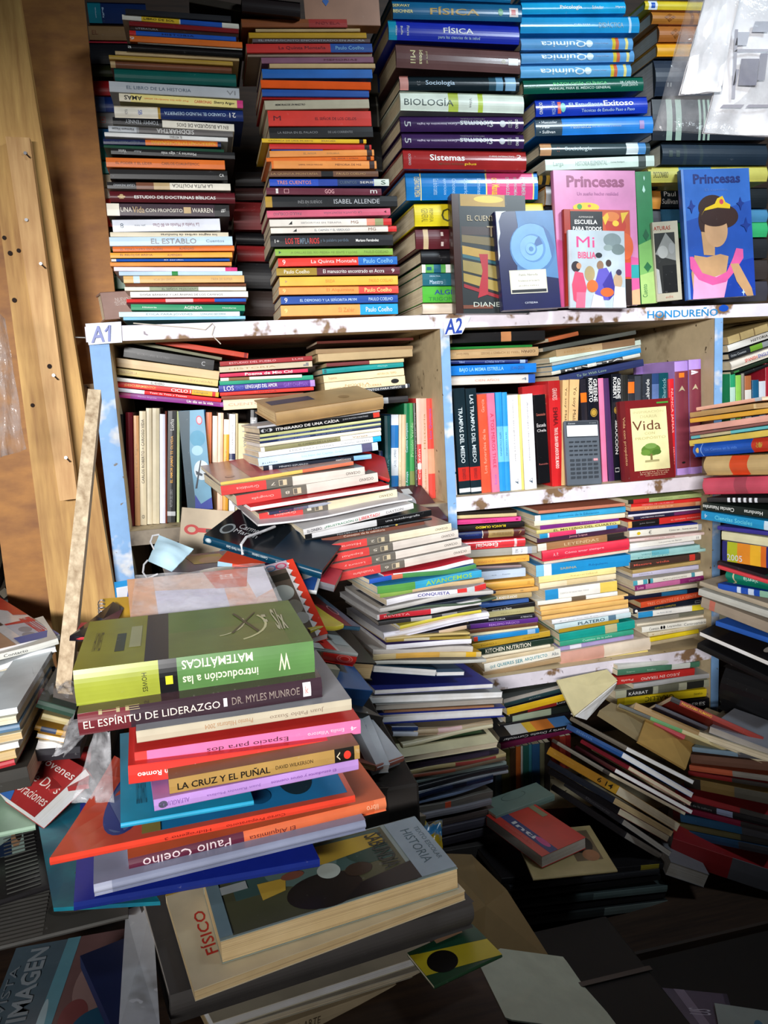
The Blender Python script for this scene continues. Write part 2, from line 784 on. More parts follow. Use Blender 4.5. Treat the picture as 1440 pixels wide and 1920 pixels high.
def row(rows, Z, Y, zf, phrase, group, W=0.14, jit=0.004, below='beside'):
    """upright books: x_tl x_tr y_top x_bl x_br y_bot"""
    rows = [q for q in rows.strip().split('\n') if q.strip()]
    ox, oy, s = Z
    looks = [parse(q)[2] for q in rows]
    for i, line in enumerate(rows):
        co, base, look, bands, texts, op = parse(line)
        tl, tr, yt, bl, br, yb = [c / s for c in co]
        dy = random.uniform(-jit, jit) + fl(op.get('y', 0))
        yy = Y + dy
        TR, TL = PY(ox + tr, oy + yt, yy), PY(ox + tl, oy + yt, yy)
        BR, BL = PY(ox + br, oy + yb, yy), PY(ox + bl, oy + yb, yy)
        if zf is not None and 'up' not in op:
            for P, Q in ((BR, TR), (BL, TL)):
                k = (zf + 0.0005 - P.z) / (Q.z - P.z)
                P += (Q - P) * k
        u = (TR - BR)
        L = u.length
        u.normalize()
        T = ((TR - TL).length + (BR - BL).length) / 2 * 0.985
        v = Vector((-1, 0, 0))
        v = (v - u * v.dot(u)).normalized()
        O = BR + u * L / 2
        alt = []
        if i:
            alt.append(f'{look} right of {looks[i-1]}, {phrase}')
            alt.append(f'{look} right of {looks[i-1]}')
        if i < len(looks) - 1:
            alt.append(f'{look} left of {looks[i+1]}, {phrase}')
        lab = uniq(f'{look}, {phrase}', alt) if looks.count(look) == 1 else uniq(alt[0], alt[1:])
        book(frame(O, u, v), L, T, fl(op.get('W', W)), base, lab, group=group, bands=bands, texts=texts, **opts(op, i))


def facing(quad, Y, T, base, label, art, Yt=None, cat='book', name='book', group=None, hc=False, pages='whi', **kw):
    """a book standing with its front cover to the viewer; quad = TL, TR, BL px"""
    (ax, ay), (bx, by), (cx, cy) = quad
    Yt = Y if Yt is None else Yt
    TL, TR, BL = PY(ax, ay, Yt), PY(bx, by, Yt), PY(cx, cy, Y)
    u = (BL - TL)
    L = u.length
    u.normalize()
    wv = TR - TL
    wv -= u * wv.dot(u)
    W = wv.length
    v = u.cross(wv.normalized())       # toward the viewer
    O = TL + u * L / 2 - v * T
    lab = uniq(label, [])
    return book(frame(O, u, v), L, T, W, base, lab, cat=cat, name=name, group=group, art=art, hc=hc, pages=pages, **kw)


def lying(quad, z, T, base, label, art=(), cat='book', name='book', group=None, fore=False, texts=(), bands=(), tilt=None, **kw):
    """a book lying with its top face at pixels FL (front left), FR (front right), BLk (back left); z = height of the
    top front edge, or three heights"""
    (ax, ay), (bx, by), (cx, cy) = quad
    zs = z if isinstance(z, (list, tuple)) else (z, z, z)
    A, B, C = PZ(ax, ay, zs[0]), PZ(bx, by, zs[1]), PZ(cx, cy, zs[2])
    u = B - A
    L = u.length
    u.normalize()
    wv = C - A
    wv -= u * wv.dot(u)
    W = wv.length
    v = u.cross(wv.normalized())
    O = A + u * L / 2 - v * T
    lab = uniq(label, [])
    return book(frame(O, u, v), L, T, W, base, lab, cat=cat, name=name, group=group, art=art, fore=fore, texts=texts, bands=bands, **kw)


def one(co, Y0, Y1, W, base, label, up=(0, 0, 1), bands=(), texts=(), **kw):
    """a single book from its front edge: x0 y0 x1 y1 t in picture units, distance at either end"""
    x0, y0, x1, y1, t = co
    A, B = PY(x0, y0, Y0), PY(x1, y1, Y1)
    L = (B - A).length
    xm, ym, Ym = (x0 + x1) / 2, (y0 + y1) / 2, (Y0 + Y1) / 2
    T = (PY(xm, ym, Ym) - PY(xm, ym + t, Ym)).length * 0.985
    u = (B - A).normalized()
    up = Vector(up).normalized()
    v = (up - u * up.dot(u)).normalized()
    O = A + u * L / 2 - v * T
    tx = [(q[0], q[1], q[2], q[3], q[4], q[5] if len(q) > 5 else '', q[6] if len(q) > 6 else 0.5) for q in texts]
    return book(frame(O, u, v), L, T, W, base, uniq(label, []), bands=bands, texts=tx, **kw)


def sheet(name, pts, th, mat, label, cat, group=None, rim=None, sag=0.0):
    """a thin panel with real thickness: corners (px, py, distance)"""
    P = [PY(*p) for p in pts]
    o = sum(P, Vector()) / len(P)
    n = Vector()
    for i in range(len(P)):
        a, b = P[i] - o, P[(i + 1) % len(P)] - o
        n += a.cross(b)
    n.normalize()
    if n.dot(EYE - o) < 0:
        n = -n
    m = MB()
    k = len(P)
    top = [p - o for p in P]
    mid = n * sag
    vs = top + [p - n * th for p in top] + [mid, mid - n * th]
    fs = []
    for i in range(k):
        j = (i + 1) % k
        fs += [(i, j, 2 * k), (k + j, k + i, 2 * k + 1), (j, i, k + i, k + j)]
    m.mesh(vs, fs, mat)
    if rim:
        rim(m, top, n)
    ob = m.build(name)
    ob.location = o
    return tag(ob, uniq(label, []), cat, group)


def corner(A, B, C, t, base, label, Z, YB_=1.12, dA=0.18, dC=0.035, **kw):
    """a toppled book: spine A to B, tail edge B to C"""
    ox, oy, s = Z
    q = [(ox + p[0] / s, oy + p[1] / s) for p in (A, B, C)]
    PA, PB, PC = PY(*q[0], YB_ + dA), PY(*q[1], YB_), PY(*q[2], YB_ + dC)
    u = PB - PA
    L = u.length
    u.normalize()
    w = PC - PB
    w -= u * w.dot(u)
    W = w.length
    v = u.cross(w.normalized())
    T = t / s * YB_ / F * 0.86
    O = PA + u * L / 2 - v * T
    return book(frame(O, u, v), L, T, W, base, uniq(label, []), **kw)


def draped(name, pts, mat, label, cat, th=0.0008, seed=1, amp=0.006, n=10, group=None):
    """crumpled film or cloth over a four-cornered patch: TL TR BR BL each (px, py, distance)"""
    P = [PY(*p) for p in pts]
    o = sum(P, Vector()) / 4
    rr = random.Random(seed)
    ph = [rr.uniform(0, 6) for _ in range(6)]
    nrm = (P[1] - P[0]).cross(P[3] - P[0]).normalized()
    if nrm.dot(EYE - o) < 0:
        nrm = -nrm
    vs, fs = [], []
    for s in (0, 1):
        for i in range(n + 1):
            for j in range(n + 1):
                a, b = i / n, j / n
                p = (P[0].lerp(P[1], a)).lerp(P[3].lerp(P[2], a), b) - o
                d = amp * (math.sin(a * 9 + b * 4 + ph[0]) + 0.6 * math.sin(b * 13 - a * 7 + ph[1]) + 0.5 * math.sin(a * 21 + b * 17 + ph[2]))
                vs.append(p + nrm * (d - s * th))
    N = (n + 1) ** 2
    for i in range(n):
        for j in range(n):
            a = i * (n + 1) + j
            fs.append((a, a + n + 1, a + n + 2, a + 1))
            fs.append((N + a, N + a + 1, N + a + n + 2, N + a + n + 1))
    edge = [i * (n + 1) for i in range(n + 1)] + [n * (n + 1) + j for j in range(1, n + 1)] + [i * (n + 1) + n for i in range(n - 1, -1, -1)] + [j for j in range(n - 1, 0, -1)]
    for i in range(len(edge)):
        a, b = edge[i], edge[(i + 1) % len(edge)]
        fs.append((a, b, N + b, N + a))
    m = MB()
    m.mesh(vs, fs, mat)
    ob = m.build(name, smooth=True)
    ob.location = o
    return tag(ob, uniq(label, []), cat, group)
# ---------------------------------------------------------------- the stall
W_PINE = wood('pine', 'a5783f', 'd4aa64', (14, 14, 0.9))
W_PINE_L = wood('pale_pine', 'b98a55', 'e0b67c', (14, 14, 0.8))
W_PLY = wood('plywood', '8a5a30', 'b8803f', (2.2, 2, 5))
W_PLYEDGE = wood('plywood_edge', '9c8468', 'e6d3b4', (16, 16, 0.6), 0.8, False)
W_DARK = wood('dark_boards', '2a1c14', '4a3526', (1, 14, 14))
W_CREAM = patchy('cream_paint', 'cbb894', '8a7658', 9, 0.55, 0.72, '4a3a28')
PAPER_W = patchy('peeling_white_paper', 'e4dce6', '8a6a4c', 13, 0.55, 0.6, '8a8088')
PAINT_B = patchy('blue_and_white_paint', '7fa9d8', 'dfe3ea', 9, 0.52, 0.58, '6f665c')


def structure(mb, name):
    return tag(mb.build(name), kind='structure')


def slab(name, a, b, mat):
    mb = MB()
    mb.box(a, b, mat)
    return structure(mb, name)


slab('floor', (-2.2, -2.6, -0.04), (2.2, 4.6, 0.0), W_DARK)
slab('ceiling', (-2.2, -1.2, 2.62), (2.2, 4.6, 2.66), W_DARK)
slab('wall_back', (-2.2, 4.5, 0.0), (2.2, 4.56, 2.62), plain('dark_wall', '2a2624', 0.8))
slab('wall_right', (2.1, -1.2, 0.0), (2.16, 4.5, 2.62), plain('dark_wall', '2a2624', 0.8))
mb = MB()
mb.box((-0.37, 1.45, 0.0), (-0.176, 1.462, 1.531), W_PLY)
mb.box((-0.37, 1.45, 1.531), (-0.133, 1.462, 2.62), W_PLY)
structure(mb, 'wall_left')
slab('wall_rear', (-0.176, 1.72, 0.0), (2.1, 1.735, 2.62), W_DARK)

# unseen wall added behind the viewer to shade above and below its gap
mb = MB()
mb.box((-2.2, -0.56, 0.0), (2.2, -0.52, 1.385), W_DARK)
mb.box((-2.2, -0.56, 1.765), (2.2, -0.52, 2.62), W_DARK)
structure(mb, 'wall_front')

# bookcase -------------------------------------------------------
YF, YB = 1.35, 1.715
case = empty('bookcase', Matrix.Translation((0.42, YF, 0)),
             'built-in bookcase with white papered shelf edges and blue painted uprights', 'bookcase')


def casepart(name, boxes, front=None, lettering=None):
    mb = MB()
    o = Vector((0.42, YF, 0))
    for (x0, z0, x1, z1) in boxes:
        mb.box(Vector((x0, YF, z0)) - o, Vector((x1, YB, z1)) - o, W_CREAM)
        if front:
            mb.box(Vector((x0, YF - 0.0012, z0)) - o, Vector((x1, YF + 0.0005, z1)) - o, front)
    if lettering:
        lettering(mb, o)
    return mb.build(name, case)


casepart('side_panel', [(-0.172, 0.0, -0.141, 1.506)], PAINT_B)
casepart('divider', [(0.424, 0.0, 0.441, 1.506)], PAINT_B)
casepart('divider', [(0.984, 0.0, 1.002, 1.506)], PAINT_B)


def honduras(mb, o):
    a, b = PY(1213, 582, YF), PY(1345, 577, YF)
    put_text(mb, 'HONDUREÑO', a.x - o.x, b.x - o.x, 0.017, 1.5185, '1c86c4', lambda x, z: Vector((x, -0.0016, z)), bold=0.012)
    c = PY(1356, 578, YF)
    n = 14
    mb.poly([(c.x - o.x + 0.011 * math.cos(6.283 * i / n), -0.0017, c.z + 0.0065 * math.sin(6.283 * i / n)) for i in range(n)], cov('1850b8'))


casepart('shelf', [(-0.176, 1.506, 2.0, 1.5305)], PAPER_W, honduras)
casepart('shelf', [(-0.141, 1.165, 0.424, 1.190)], patchy('worn_board', '8f8270', '4a3d30', 10, 0.45, 0.6))
casepart('shelf', [(0.441, 1.172, 0.984, 1.199)], PAPER_W)
casepart('shelf', [(1.002, 1.172, 2.0, 1.199)], PAPER_W)
casepart('shelf', [(0.441, 0.812, 0.984, 0.839)], PAPER_W)
casepart('shelf', [(1.002, 0.812, 2.0, 0.839)], PAPER_W)
casepart('shelf', [(0.441, 0.48, 0.984, 0.50)], W_CREAM)
mb = MB()
mb.box((-0.59, YB - YF - 0.006, 0.0), (1.58, YB - YF, 1.506), W_DARK)
mb.build('back_panel', case)


def sign(name, px, txt, tpx, label):
    q = [PY(x, y, YF - 0.004) for x, y in px]
    o = q[0]
    root_m = Matrix.Translation(o)
    m = MB()
    wmat = plain('sign_paper', 'e8ecf6', 0.6)
    n = 6
    vs, fs = [], []
    for i in range(n + 1):
        for j in range(2):
            t = i / n
            p = (q[0].lerp(q[1], t) if j == 0 else q[3].lerp(q[2], t)) - o
            p.y -= 0.003 * math.sin(math.pi * t) * (1 if j else 0.3)
            vs.append(p)
            vs.append(p + Vector((0, 0.0006, 0)))
    for i in range(n):
        a = i * 4
        fs += [(a, a + 4, a + 6, a + 2), (a + 1, a + 3, a + 7, a + 5), (a, a + 1, a + 5, a + 4), (a + 2, a + 6, a + 7, a + 3)]
    fs += [(0, 2, 3, 1), (n * 4, n * 4 + 1, n * 4 + 3, n * 4 + 2)]
    m.mesh(vs, fs, wmat)
    ob = m.build(name)
    ob.matrix_world = root_m
    tag(ob, label, 'sign')
    A, B, D = [PY(x, y, YF - 0.0085) - o for x, y in tpx]
    m = MB()
    vs, fs = text2d(txt, 0.015)
    m.mesh([A + (B - A) * x + (D - A) * y for x, y in vs], fs, cov('1f3f9c'))
    if txt == 'A1':
        m.poly([A + (B - A) * x + (D - A) * y for x, y in ((.68, .66), (.9, .98), (.9, .8), (.74, .58))], cov('1f3f9c'))
    m.build('lettering', ob)


sign('paper_sign', [(160, 607), (227, 603), (229, 642), (166, 647)], 'A1', [(171, 643), (207, 640), (171, 612)],
     'white paper sign reading A1 at the left end of the top shelf')
sign('paper_sign', [(831, 598), (883, 594), (866, 626), (834, 629)], 'A2', [(834, 627), (866, 624), (836, 598)],
     'white paper sign reading A2 on the middle upright')

# string knotted on the shelf edge
m = MB()
pts = [PY(x, y, YF - 0.004) for x, y in ((250, 606), (300, 610), (352, 614), (385, 618), (398, 606), (402, 612), (397, 628), (405, 636), (414, 645))]
o0 = pts[0].copy()
m.tube([p - o0 for p in pts], 0.0009, plain('string', 'cfc6b8', 0.8))
ob = m.build('string')
ob.location = o0
tag(ob, 'grey string knotted along the white shelf edge right of A1', 'string')


# timber ---------------------------------------------------------
def beam(name, px, Yt, Yb, thick, mat, label, cat, knots=(), name2='knot', ext=None):
    """px: TL TR BR BL outline of the face; thickness goes back"""
    TL, TR, BR, BL = [PY(*p, y) for p, y in zip(px, (Yt, Yt, Yb, Yb))]
    if ext is not None:                  # run on down to height ext
        for P, Q in ((BL, TL), (BR, TR)):
            k = (P.z - ext) / (Q.z - P.z)
            P -= (Q - P) * k
    o = (BL + BR) / 2
    back = (TR - TL).cross(TL - BL).normalized()
    if back.y < 0:
        back = -back
    q = [p - o for p in (TL, TR, BR, BL)]
    m = MB()
    vs = q + [p + back * thick for p in q]
    m.mesh(vs, [(0, 3, 2, 1), (4, 5, 6, 7), (0, 1, 5, 4), (1, 2, 6, 5), (2, 3, 7, 6), (3, 0, 4, 7)], mat)
    root = m.build(name)
    root.location = o
    tag(root, label, cat)
    for (kx, ky, kr, kind) in knots:
        u = (ky - px[0][1]) / (px[3][1] - px[0][1])
        c = PY(kx, ky, Yt + (Yb - Yt) * u) - o - back * 0.0008
        mm = MB()
        if kind == 'hole':
            n = 12
            mm.poly([c + Vector((kr * math.cos(6.283 * i / n), 0, kr * 1.1 * math.sin(6.283 * i / n))) for i in range(n)], plain('knot_wood', '24140c', 0.9))
            mm.build('knot', root)
        else:
            mm.tube([c + back * 0.004, c - back * 0.002], [0.0022, 0.0026], plain('nail_head', '9a9a9c', 0.4, 0.8), 8)
            if kind == 'bent':
                mm.tube([c, c + Vector((0.006, -0.004, -0.007))], 0.0012, plain('nail_shank', '4a3a30', 0.5, 0.6), 6)
            mm.build('nail', root)
    return root


beam('wooden_plank', [(-60, -40), (30, -40), (213, 1100), (88, 1100)], 1.372, 1.325, 0.022, W_PINE,
     'wide yellow pine plank leaning behind the narrow batten', 'plank',
     [(61, 760, 0.003, 'hole'), (8, 446, 0.003, 'hole'), (19, 475, 0.0035, 'hole'), (27, 563, 0.0035, 'hole'), (35, 470, 0.003, 'hole')], ext=0.79)
beam('wooden_batten', [(10, 256), (55, 258), (146, 935), (112, 939)], 1.338, 1.303, 0.02, W_PINE_L,
     'narrow pale pine batten nailed onto the yellow plank', 'batten',
     [(50, 413, 0.004, 'nail'), (48, 288, 0.004, 'bent'), (77, 495, 0.004, 'bent'), (101, 704, 0.004, 'bent'), (124, 858, 0.004, 'bent'), (93, 687, 0.0035, 'hole')])
beam('wooden_cleat', [(126, 722), (182, 719), (184, 764), (131, 768)], 1.423, 1.423, 0.027, W_PLYEDGE,
     'short wooden cleat across the plywood behind the leaning strip', 'cleat', [(147, 735, 0.003, 'hole'), (162, 724, 0.003, 'bent')])
beam('plywood_strip', [(165, 729), (189, 731), (133, 1288), (104, 1285)], 1.16, 0.86, 0.022, W_PLYEDGE,
     'rough plywood strip leaning against the blue upright', 'strip')
m = MB()
c0 = PY(131, 632, 1.36)
c1 = PY(160, 633, 1.36)
cc = (c0 + c1) / 2
m.tube([c0 - cc, c1 - cc], 0.0012, plain('screw_steel', '9c9c9a', 0.4, 0.7), 6)
m.tube([c0 - cc, c0 - cc + Vector((0.0015, 0, 0))], [0.005, 0.0045], plain('screw_steel', '9c9c9a', 0.4, 0.7), 10)
ob = m.build('screw')
ob.location = cc
tag(ob, 'steel screw with washer sticking out beside the A1 sign', 'screw')

# tables ---------------------------------------------------------


def table(name, x0, x1, y0, y1, z, th, mat, label, leg=0.045, cat='table', legs=((0, 0), (1, 0), (0, 1), (1, 1))):
    root = empty(name, Matrix.Translation(((x0 + x1) / 2, (y0 + y1) / 2, 0)), label, cat)
    dx, dy = (x1 - x0) / 2, (y1 - y0) / 2
    m = MB()
    m.box((-dx, -dy, z - th), (dx, dy, z), mat, 0.003)
    m.build('tabletop', root)
    for i, j in legs:
        m = MB()
        ax = -dx + 0.03 + i * (2 * dx - 0.06 - leg)
        ay = -dy + 0.03 + j * (2 * dy - 0.06 - leg)
        m.box((ax, ay, 0), (ax + leg, ay + leg, z - th), mat, 0.002)
        m.build('leg', root)
    m = MB()
    m.box((-dx + 0.04, -dy + 0.04, z - th - 0.06), (dx - 0.04, -dy + 0.06, z - th), mat)
    m.build('apron', root)
    return root


TABLE_Z = 0.79
table('table', -1.0, 0.235, 0.42, 1.29, TABLE_Z, 0.03, W_DARK, 'dark wooden table under the front piles of books')
table('bench', 0.30, 1.6, 1.02, 1.345, 0.47, 0.03, W_DARK, 'low dark wooden bench under the stacks at lower right', cat='bench')
# ---------------------------------------------------------------- books on the top shelf
TOP = 'books stacked on the top shelf'
stack('''
400 65 1240 125 48|char|dark grey paperback at the dim top|||
375 112 1305 188 42|ivo|cream paperback with yellow and blue spine|.16-.48 yel,.49-.85 blu|.18-.44:.4:blk=LIBRO DE SOL|
430 165 1300 228 38|dre|dark red paperback|||
440 206 1300 268 30|dbr|black-brown paperback with grey lettering||.05-.25:.45:lgr=LITERATURA|
432 238 1280 290 38|blu|dark blue paperback with red end|0-.06 red|.3-.6:.4:nav=HISTORIA|
435 278 1330 332 50|ora|orange paperback in the dim upper part||.0-.04:.5:whi=9|
500 328 1330 382 14|ivo|thin cream booklet|||
420 342 1330 398 60|blk|thick black paperback||.0-.03:.3:whi=a|hc
320 402 1305 455 30|tan|tan worn-edged paperback|||p=old
270 434 1255 488 34|gold|old yellow paperback|||p=old
280 470 1245 522 66|wal|maroon-brown clothbound book|.0-.04 tan||hc p=old
310 537 1280 585 104|0f5a52|thick dark green clothbound book|||hc
270 641 1305 700 88|lgr|grey-white paperback||.13-.62:.3:slt=EL LIBRO DE LA HISTORIA;;.9-.97:.4:gry=VI|
350 737 1335 797 66|lye|yellow paperback with pink end|.95-1 mag,.0-.09 crm|.04-.18:.55:blk:bf=AMAS;;.2-.55:.26:ora:f=Por que los hombres aman;;.6-.74:.35:red=CABRONAS;;.76-.93:.42:blk:b=Sherry Argov|
310 838 1335 872 96|1d2f66|navy paperback with cream left third|0-.33 ivo,.33-.35 gold|.38-.86:.28:pbl:f=CUANDO EL MUNDO DESPIERTA;;.89-.94:.42:whi:f=21;;.08-.1:.4:gry:v=PLAZA;;.18-.21:.4:blu:v=SB|hc
300 927 1265 985 62|ivo|cream paperback with black left part|0-.4 blk|.1-.37:.5:lgr:f=TOMMY TENNEY;;.52-.95:.55:blk:f=EN LA BUSQUEDA DE DIOS|
265 997 1255 1042 48|gry|grey paperback with big upside-down capitals|0-.22 lgr,.24-1 66615f|.03-.2:.5:blk:f=Hermann Hesse;;.38-.68:.75:whi:f=SIDDHARTHA|
235 1047 1215 1092 34|whi|white paperback||.52-.62:.6:blk:f=EL MISTERIO|
225 1100 1160 1122 46|nav|navy paperback with orange right half|.35-.97 ora|.06-.3:.5:slt:f=Edgar Allan Poe;;.4-.95:.6:yel:f=NARRACIONES EXTRAORDINARIAS|
230 1148 1185 1186 24|dgn|thin dark green paperback|||
285 1166 1270 1208 60|blk|black paperback with white title||.06-.12:.4:whi:f=Varios;;.4-.68:.5:whi:f=Misterios y... algo más;;.18-.24:.3:lgr:f=Autor|
''', (140, 0, 4.235), 1.362, 'upper part of the far left stack', TOP, W=0.13)
stack('''
245 -22 1190 2 78|ora|orange paperback with faint lettering||.08-.38:.32:wal=EL PODER Y EL LÍDER;;.46-.78:.28:wal=CARLOS CUAUHTEMOC|
275 70 1210 85 82|blk|thick black paperback with white end mark|.9-1 101010|.93-.97:.3:whi=CA|
255 172 1235 187 58|ivo|cream paperback with black left quarter|0-.23 blk,.23-.37 wal,.37-.5 tan|.05-.22:.4:lgr:f=CÉSAR INDIANO;;.52-.85:.62:blk:f=LA PUTA POLÍTICA|
275 242 1270 258 92|mar|maroon clothbound doctrine book||.19-.84:.34:whi:b=ESTUDIO DE DOCTRINAS BÍBLICAS;;.06-.12:.4:tan=♣|hc
250 342 1225 355 102|35202e|dark purple paperback with cream left end|0-.1 ivo,.875-1 blk|.11-.2:.38:ivo=UNA;;.205-.3:.5:tan:s=Vida;;.31-.61:.36:ivo=CON PROPÓSITO;;.62-.68:.5:tan=■;;.69-.86:.36:ivo=WARREN;;.93-.97:.3:whi:v=Vida|
295 474 1150 464 100|e6e8f2|white paperback in clear wrap||.2-.3:.2:slt:f=Julio Verne;;.37-.8:.3:mau:f=La Vuelta al Mundo en 80 Días;;.07-.1:.4:slt=8|g=.2
280 572 1220 574 38|crm|cream paperback about the black Caribs||.42-.9:.62:blk:fb=los negros caribes de honduras|
272 611 1250 606 74|pbl|pale blue paperback titled El Establo||.33-.7:.6:gry:b=EL ESTABLO;;.78-.93:.3:slt=Cuentos|
300 686 1265 679 44|ora|orange paperback about the step||.06-.4:.5:wal=EL PENÚLTIMO ESCALÓN;;.54-.66:.45:wal=ALMENDRO|
280 736 1250 731 44|f0a83c|amber paperback about the hourglass||.08-.34:.5:wal=EL RELOJ DE ARENA;;.46-.58:.42:wal=ALMENDRO|
290 786 1230 783 20|blu|thin blue booklet with white left end|0-.04 whi|.44-.6:.5:whi=El jardín|
280 812 1245 809 32|lor|light orange thin paperback|||
310 848 1290 852 34|f0dfe8|pinkish white thin booklet|.0-.9 f0dfe8,.9-1 mag||
350 884 1330 882 34|pbl|thin pale blue booklet with green mark|.42-.47 gre||
385 921 1345 916 58|d8ab66|tan paperback with blue emblem|.08-.13 pbl|.24-.42:.36:kra=VIDA SIN LÍMITES;;.72-.9:.36:kra=PARA DE SUFRIR|
400 982 1360 980 22|wal|thin brown booklet|||
395 1007 1360 1006 32|ivo|white booklet with patterned spine|.2-.6 9aa58a|.3-.6:.6:blk=EL SEÑOR PRESIDENTE|
440 1046 1375 1042 48|whi|white paperback with black lettering||.08-.78:.42:blk=DOÑA BÁRBARA Y LAS ÁNIMAS DE LOS CAMINOS|
410 1104 1360 1098 28|red|thin red paperback with blue right end|.32-.55 lpk,.73-1 blu||
410 1133 1360 1128 12|mar|very thin maroon booklet|||
445 1144 1350 1152 50|128a5c|green paperback with white lettering||.1-.22:.24:whi=Historia;;.46-.62:.5:whi=AGENDA;;.8-.92:.22:whi=Honduras|
350 1206 1310 1202 42|cfe3e4|pale blue-green paperback on ethics||.22-.6:.5:slt=ÉTICA PARA JÓVENES;;.67-.88:.36:slt=LONGINO BECERRA|
385 1247 1355 1238 26|sky|sky blue booklet on the shelf board|||cv=cya
''', (140, 300, 4.235), 1.36, 'lower part of the far left stack', TOP, W=0.135)

stack('''
50 147 890 150 70|wal|brown and red paperback under a carton|.0-.63 8a4a22,.63-1 a8332c|.7-.93:.3:dre=NOVELA|
165 226 995 224 26|tan|tan thin paperback|||p=old
110 256 1045 258 46|must|mustard paperback|||p=old
140 306 1075 308 30|6a5a5e|grey-maroon thin paperback||.05-.95:.5:lgr=EL MANUSCRITO ENCONTRADO EN ACCRA|
90 346 1090 344 74|c8302a|red paperback with blue right third|.66-1 1d4fa0|.25-.62:.4:mar=La Quinta Montaña;;.7-.93:.4:sky=Paulo Coelho|
100 422 1090 424 28|a08a78|grey tan thin paperback|||
210 456 1100 450 48|mau|mauve paperback||.55-.85:.3:mar=MEMORIAS|
275 503 1115 503 38|tan|tan paperback beside a grey book|||
215 546 1090 548 76|1f66b8|bright blue paperback|||
205 632 1080 650 66|e85a20|glossy orange paperback|||g=.2
215 706 1065 716 58|1c50a0|deep blue paperback|||
215 770 1060 780 14|red|very thin red paperback|||
235 797 1065 786 76|b0a890|grey-cream paperback||.1-.38:.2:blk:b=MEMORIAS DE UN MAESTRO|
260 876 1080 880 128|d23428|very thick red paperback||.45-.85:.22:mar=EL SEÑOR DE LOS CIELOS;;.05-.12:.3:mar=M|
270 1010 1095 1002 92|blk|thick black paperback with small lettering||.08-.46:.2:gry=LA REINA EN EL PALACIO;;.56-.8:.2:gry=DE LAS CORRIENTES|
215 1098 1045 1105 34|yel|yellow thin paperback|.93-.97 blk|.06-.48:.4:wal=CRÓNICA DE UNA MUERTE;;.56-.7:.4:wal=ANUNCIADA|
275 1142 1085 1148 42|red|bright red thin paperback|.93-.98 blk||
290 1187 700 1187 8|blu|very thin blue booklet|||
275 1197 1105 1186 52|lor|peach orange paperback|.93-.98 dbr|.32-.44:.3:kra=EL AMOR;;.54-.66:.3:kra=CÓLERA|
250 1252 1105 1240 32|ora|vivid orange thin paperback|.93-.97 dbr|.6-.85:.36:wal=DEL AMOR Y OTROS|
''', (440, 0, 4.235), 1.362, 'upper part of the second stack', TOP, W=0.13)
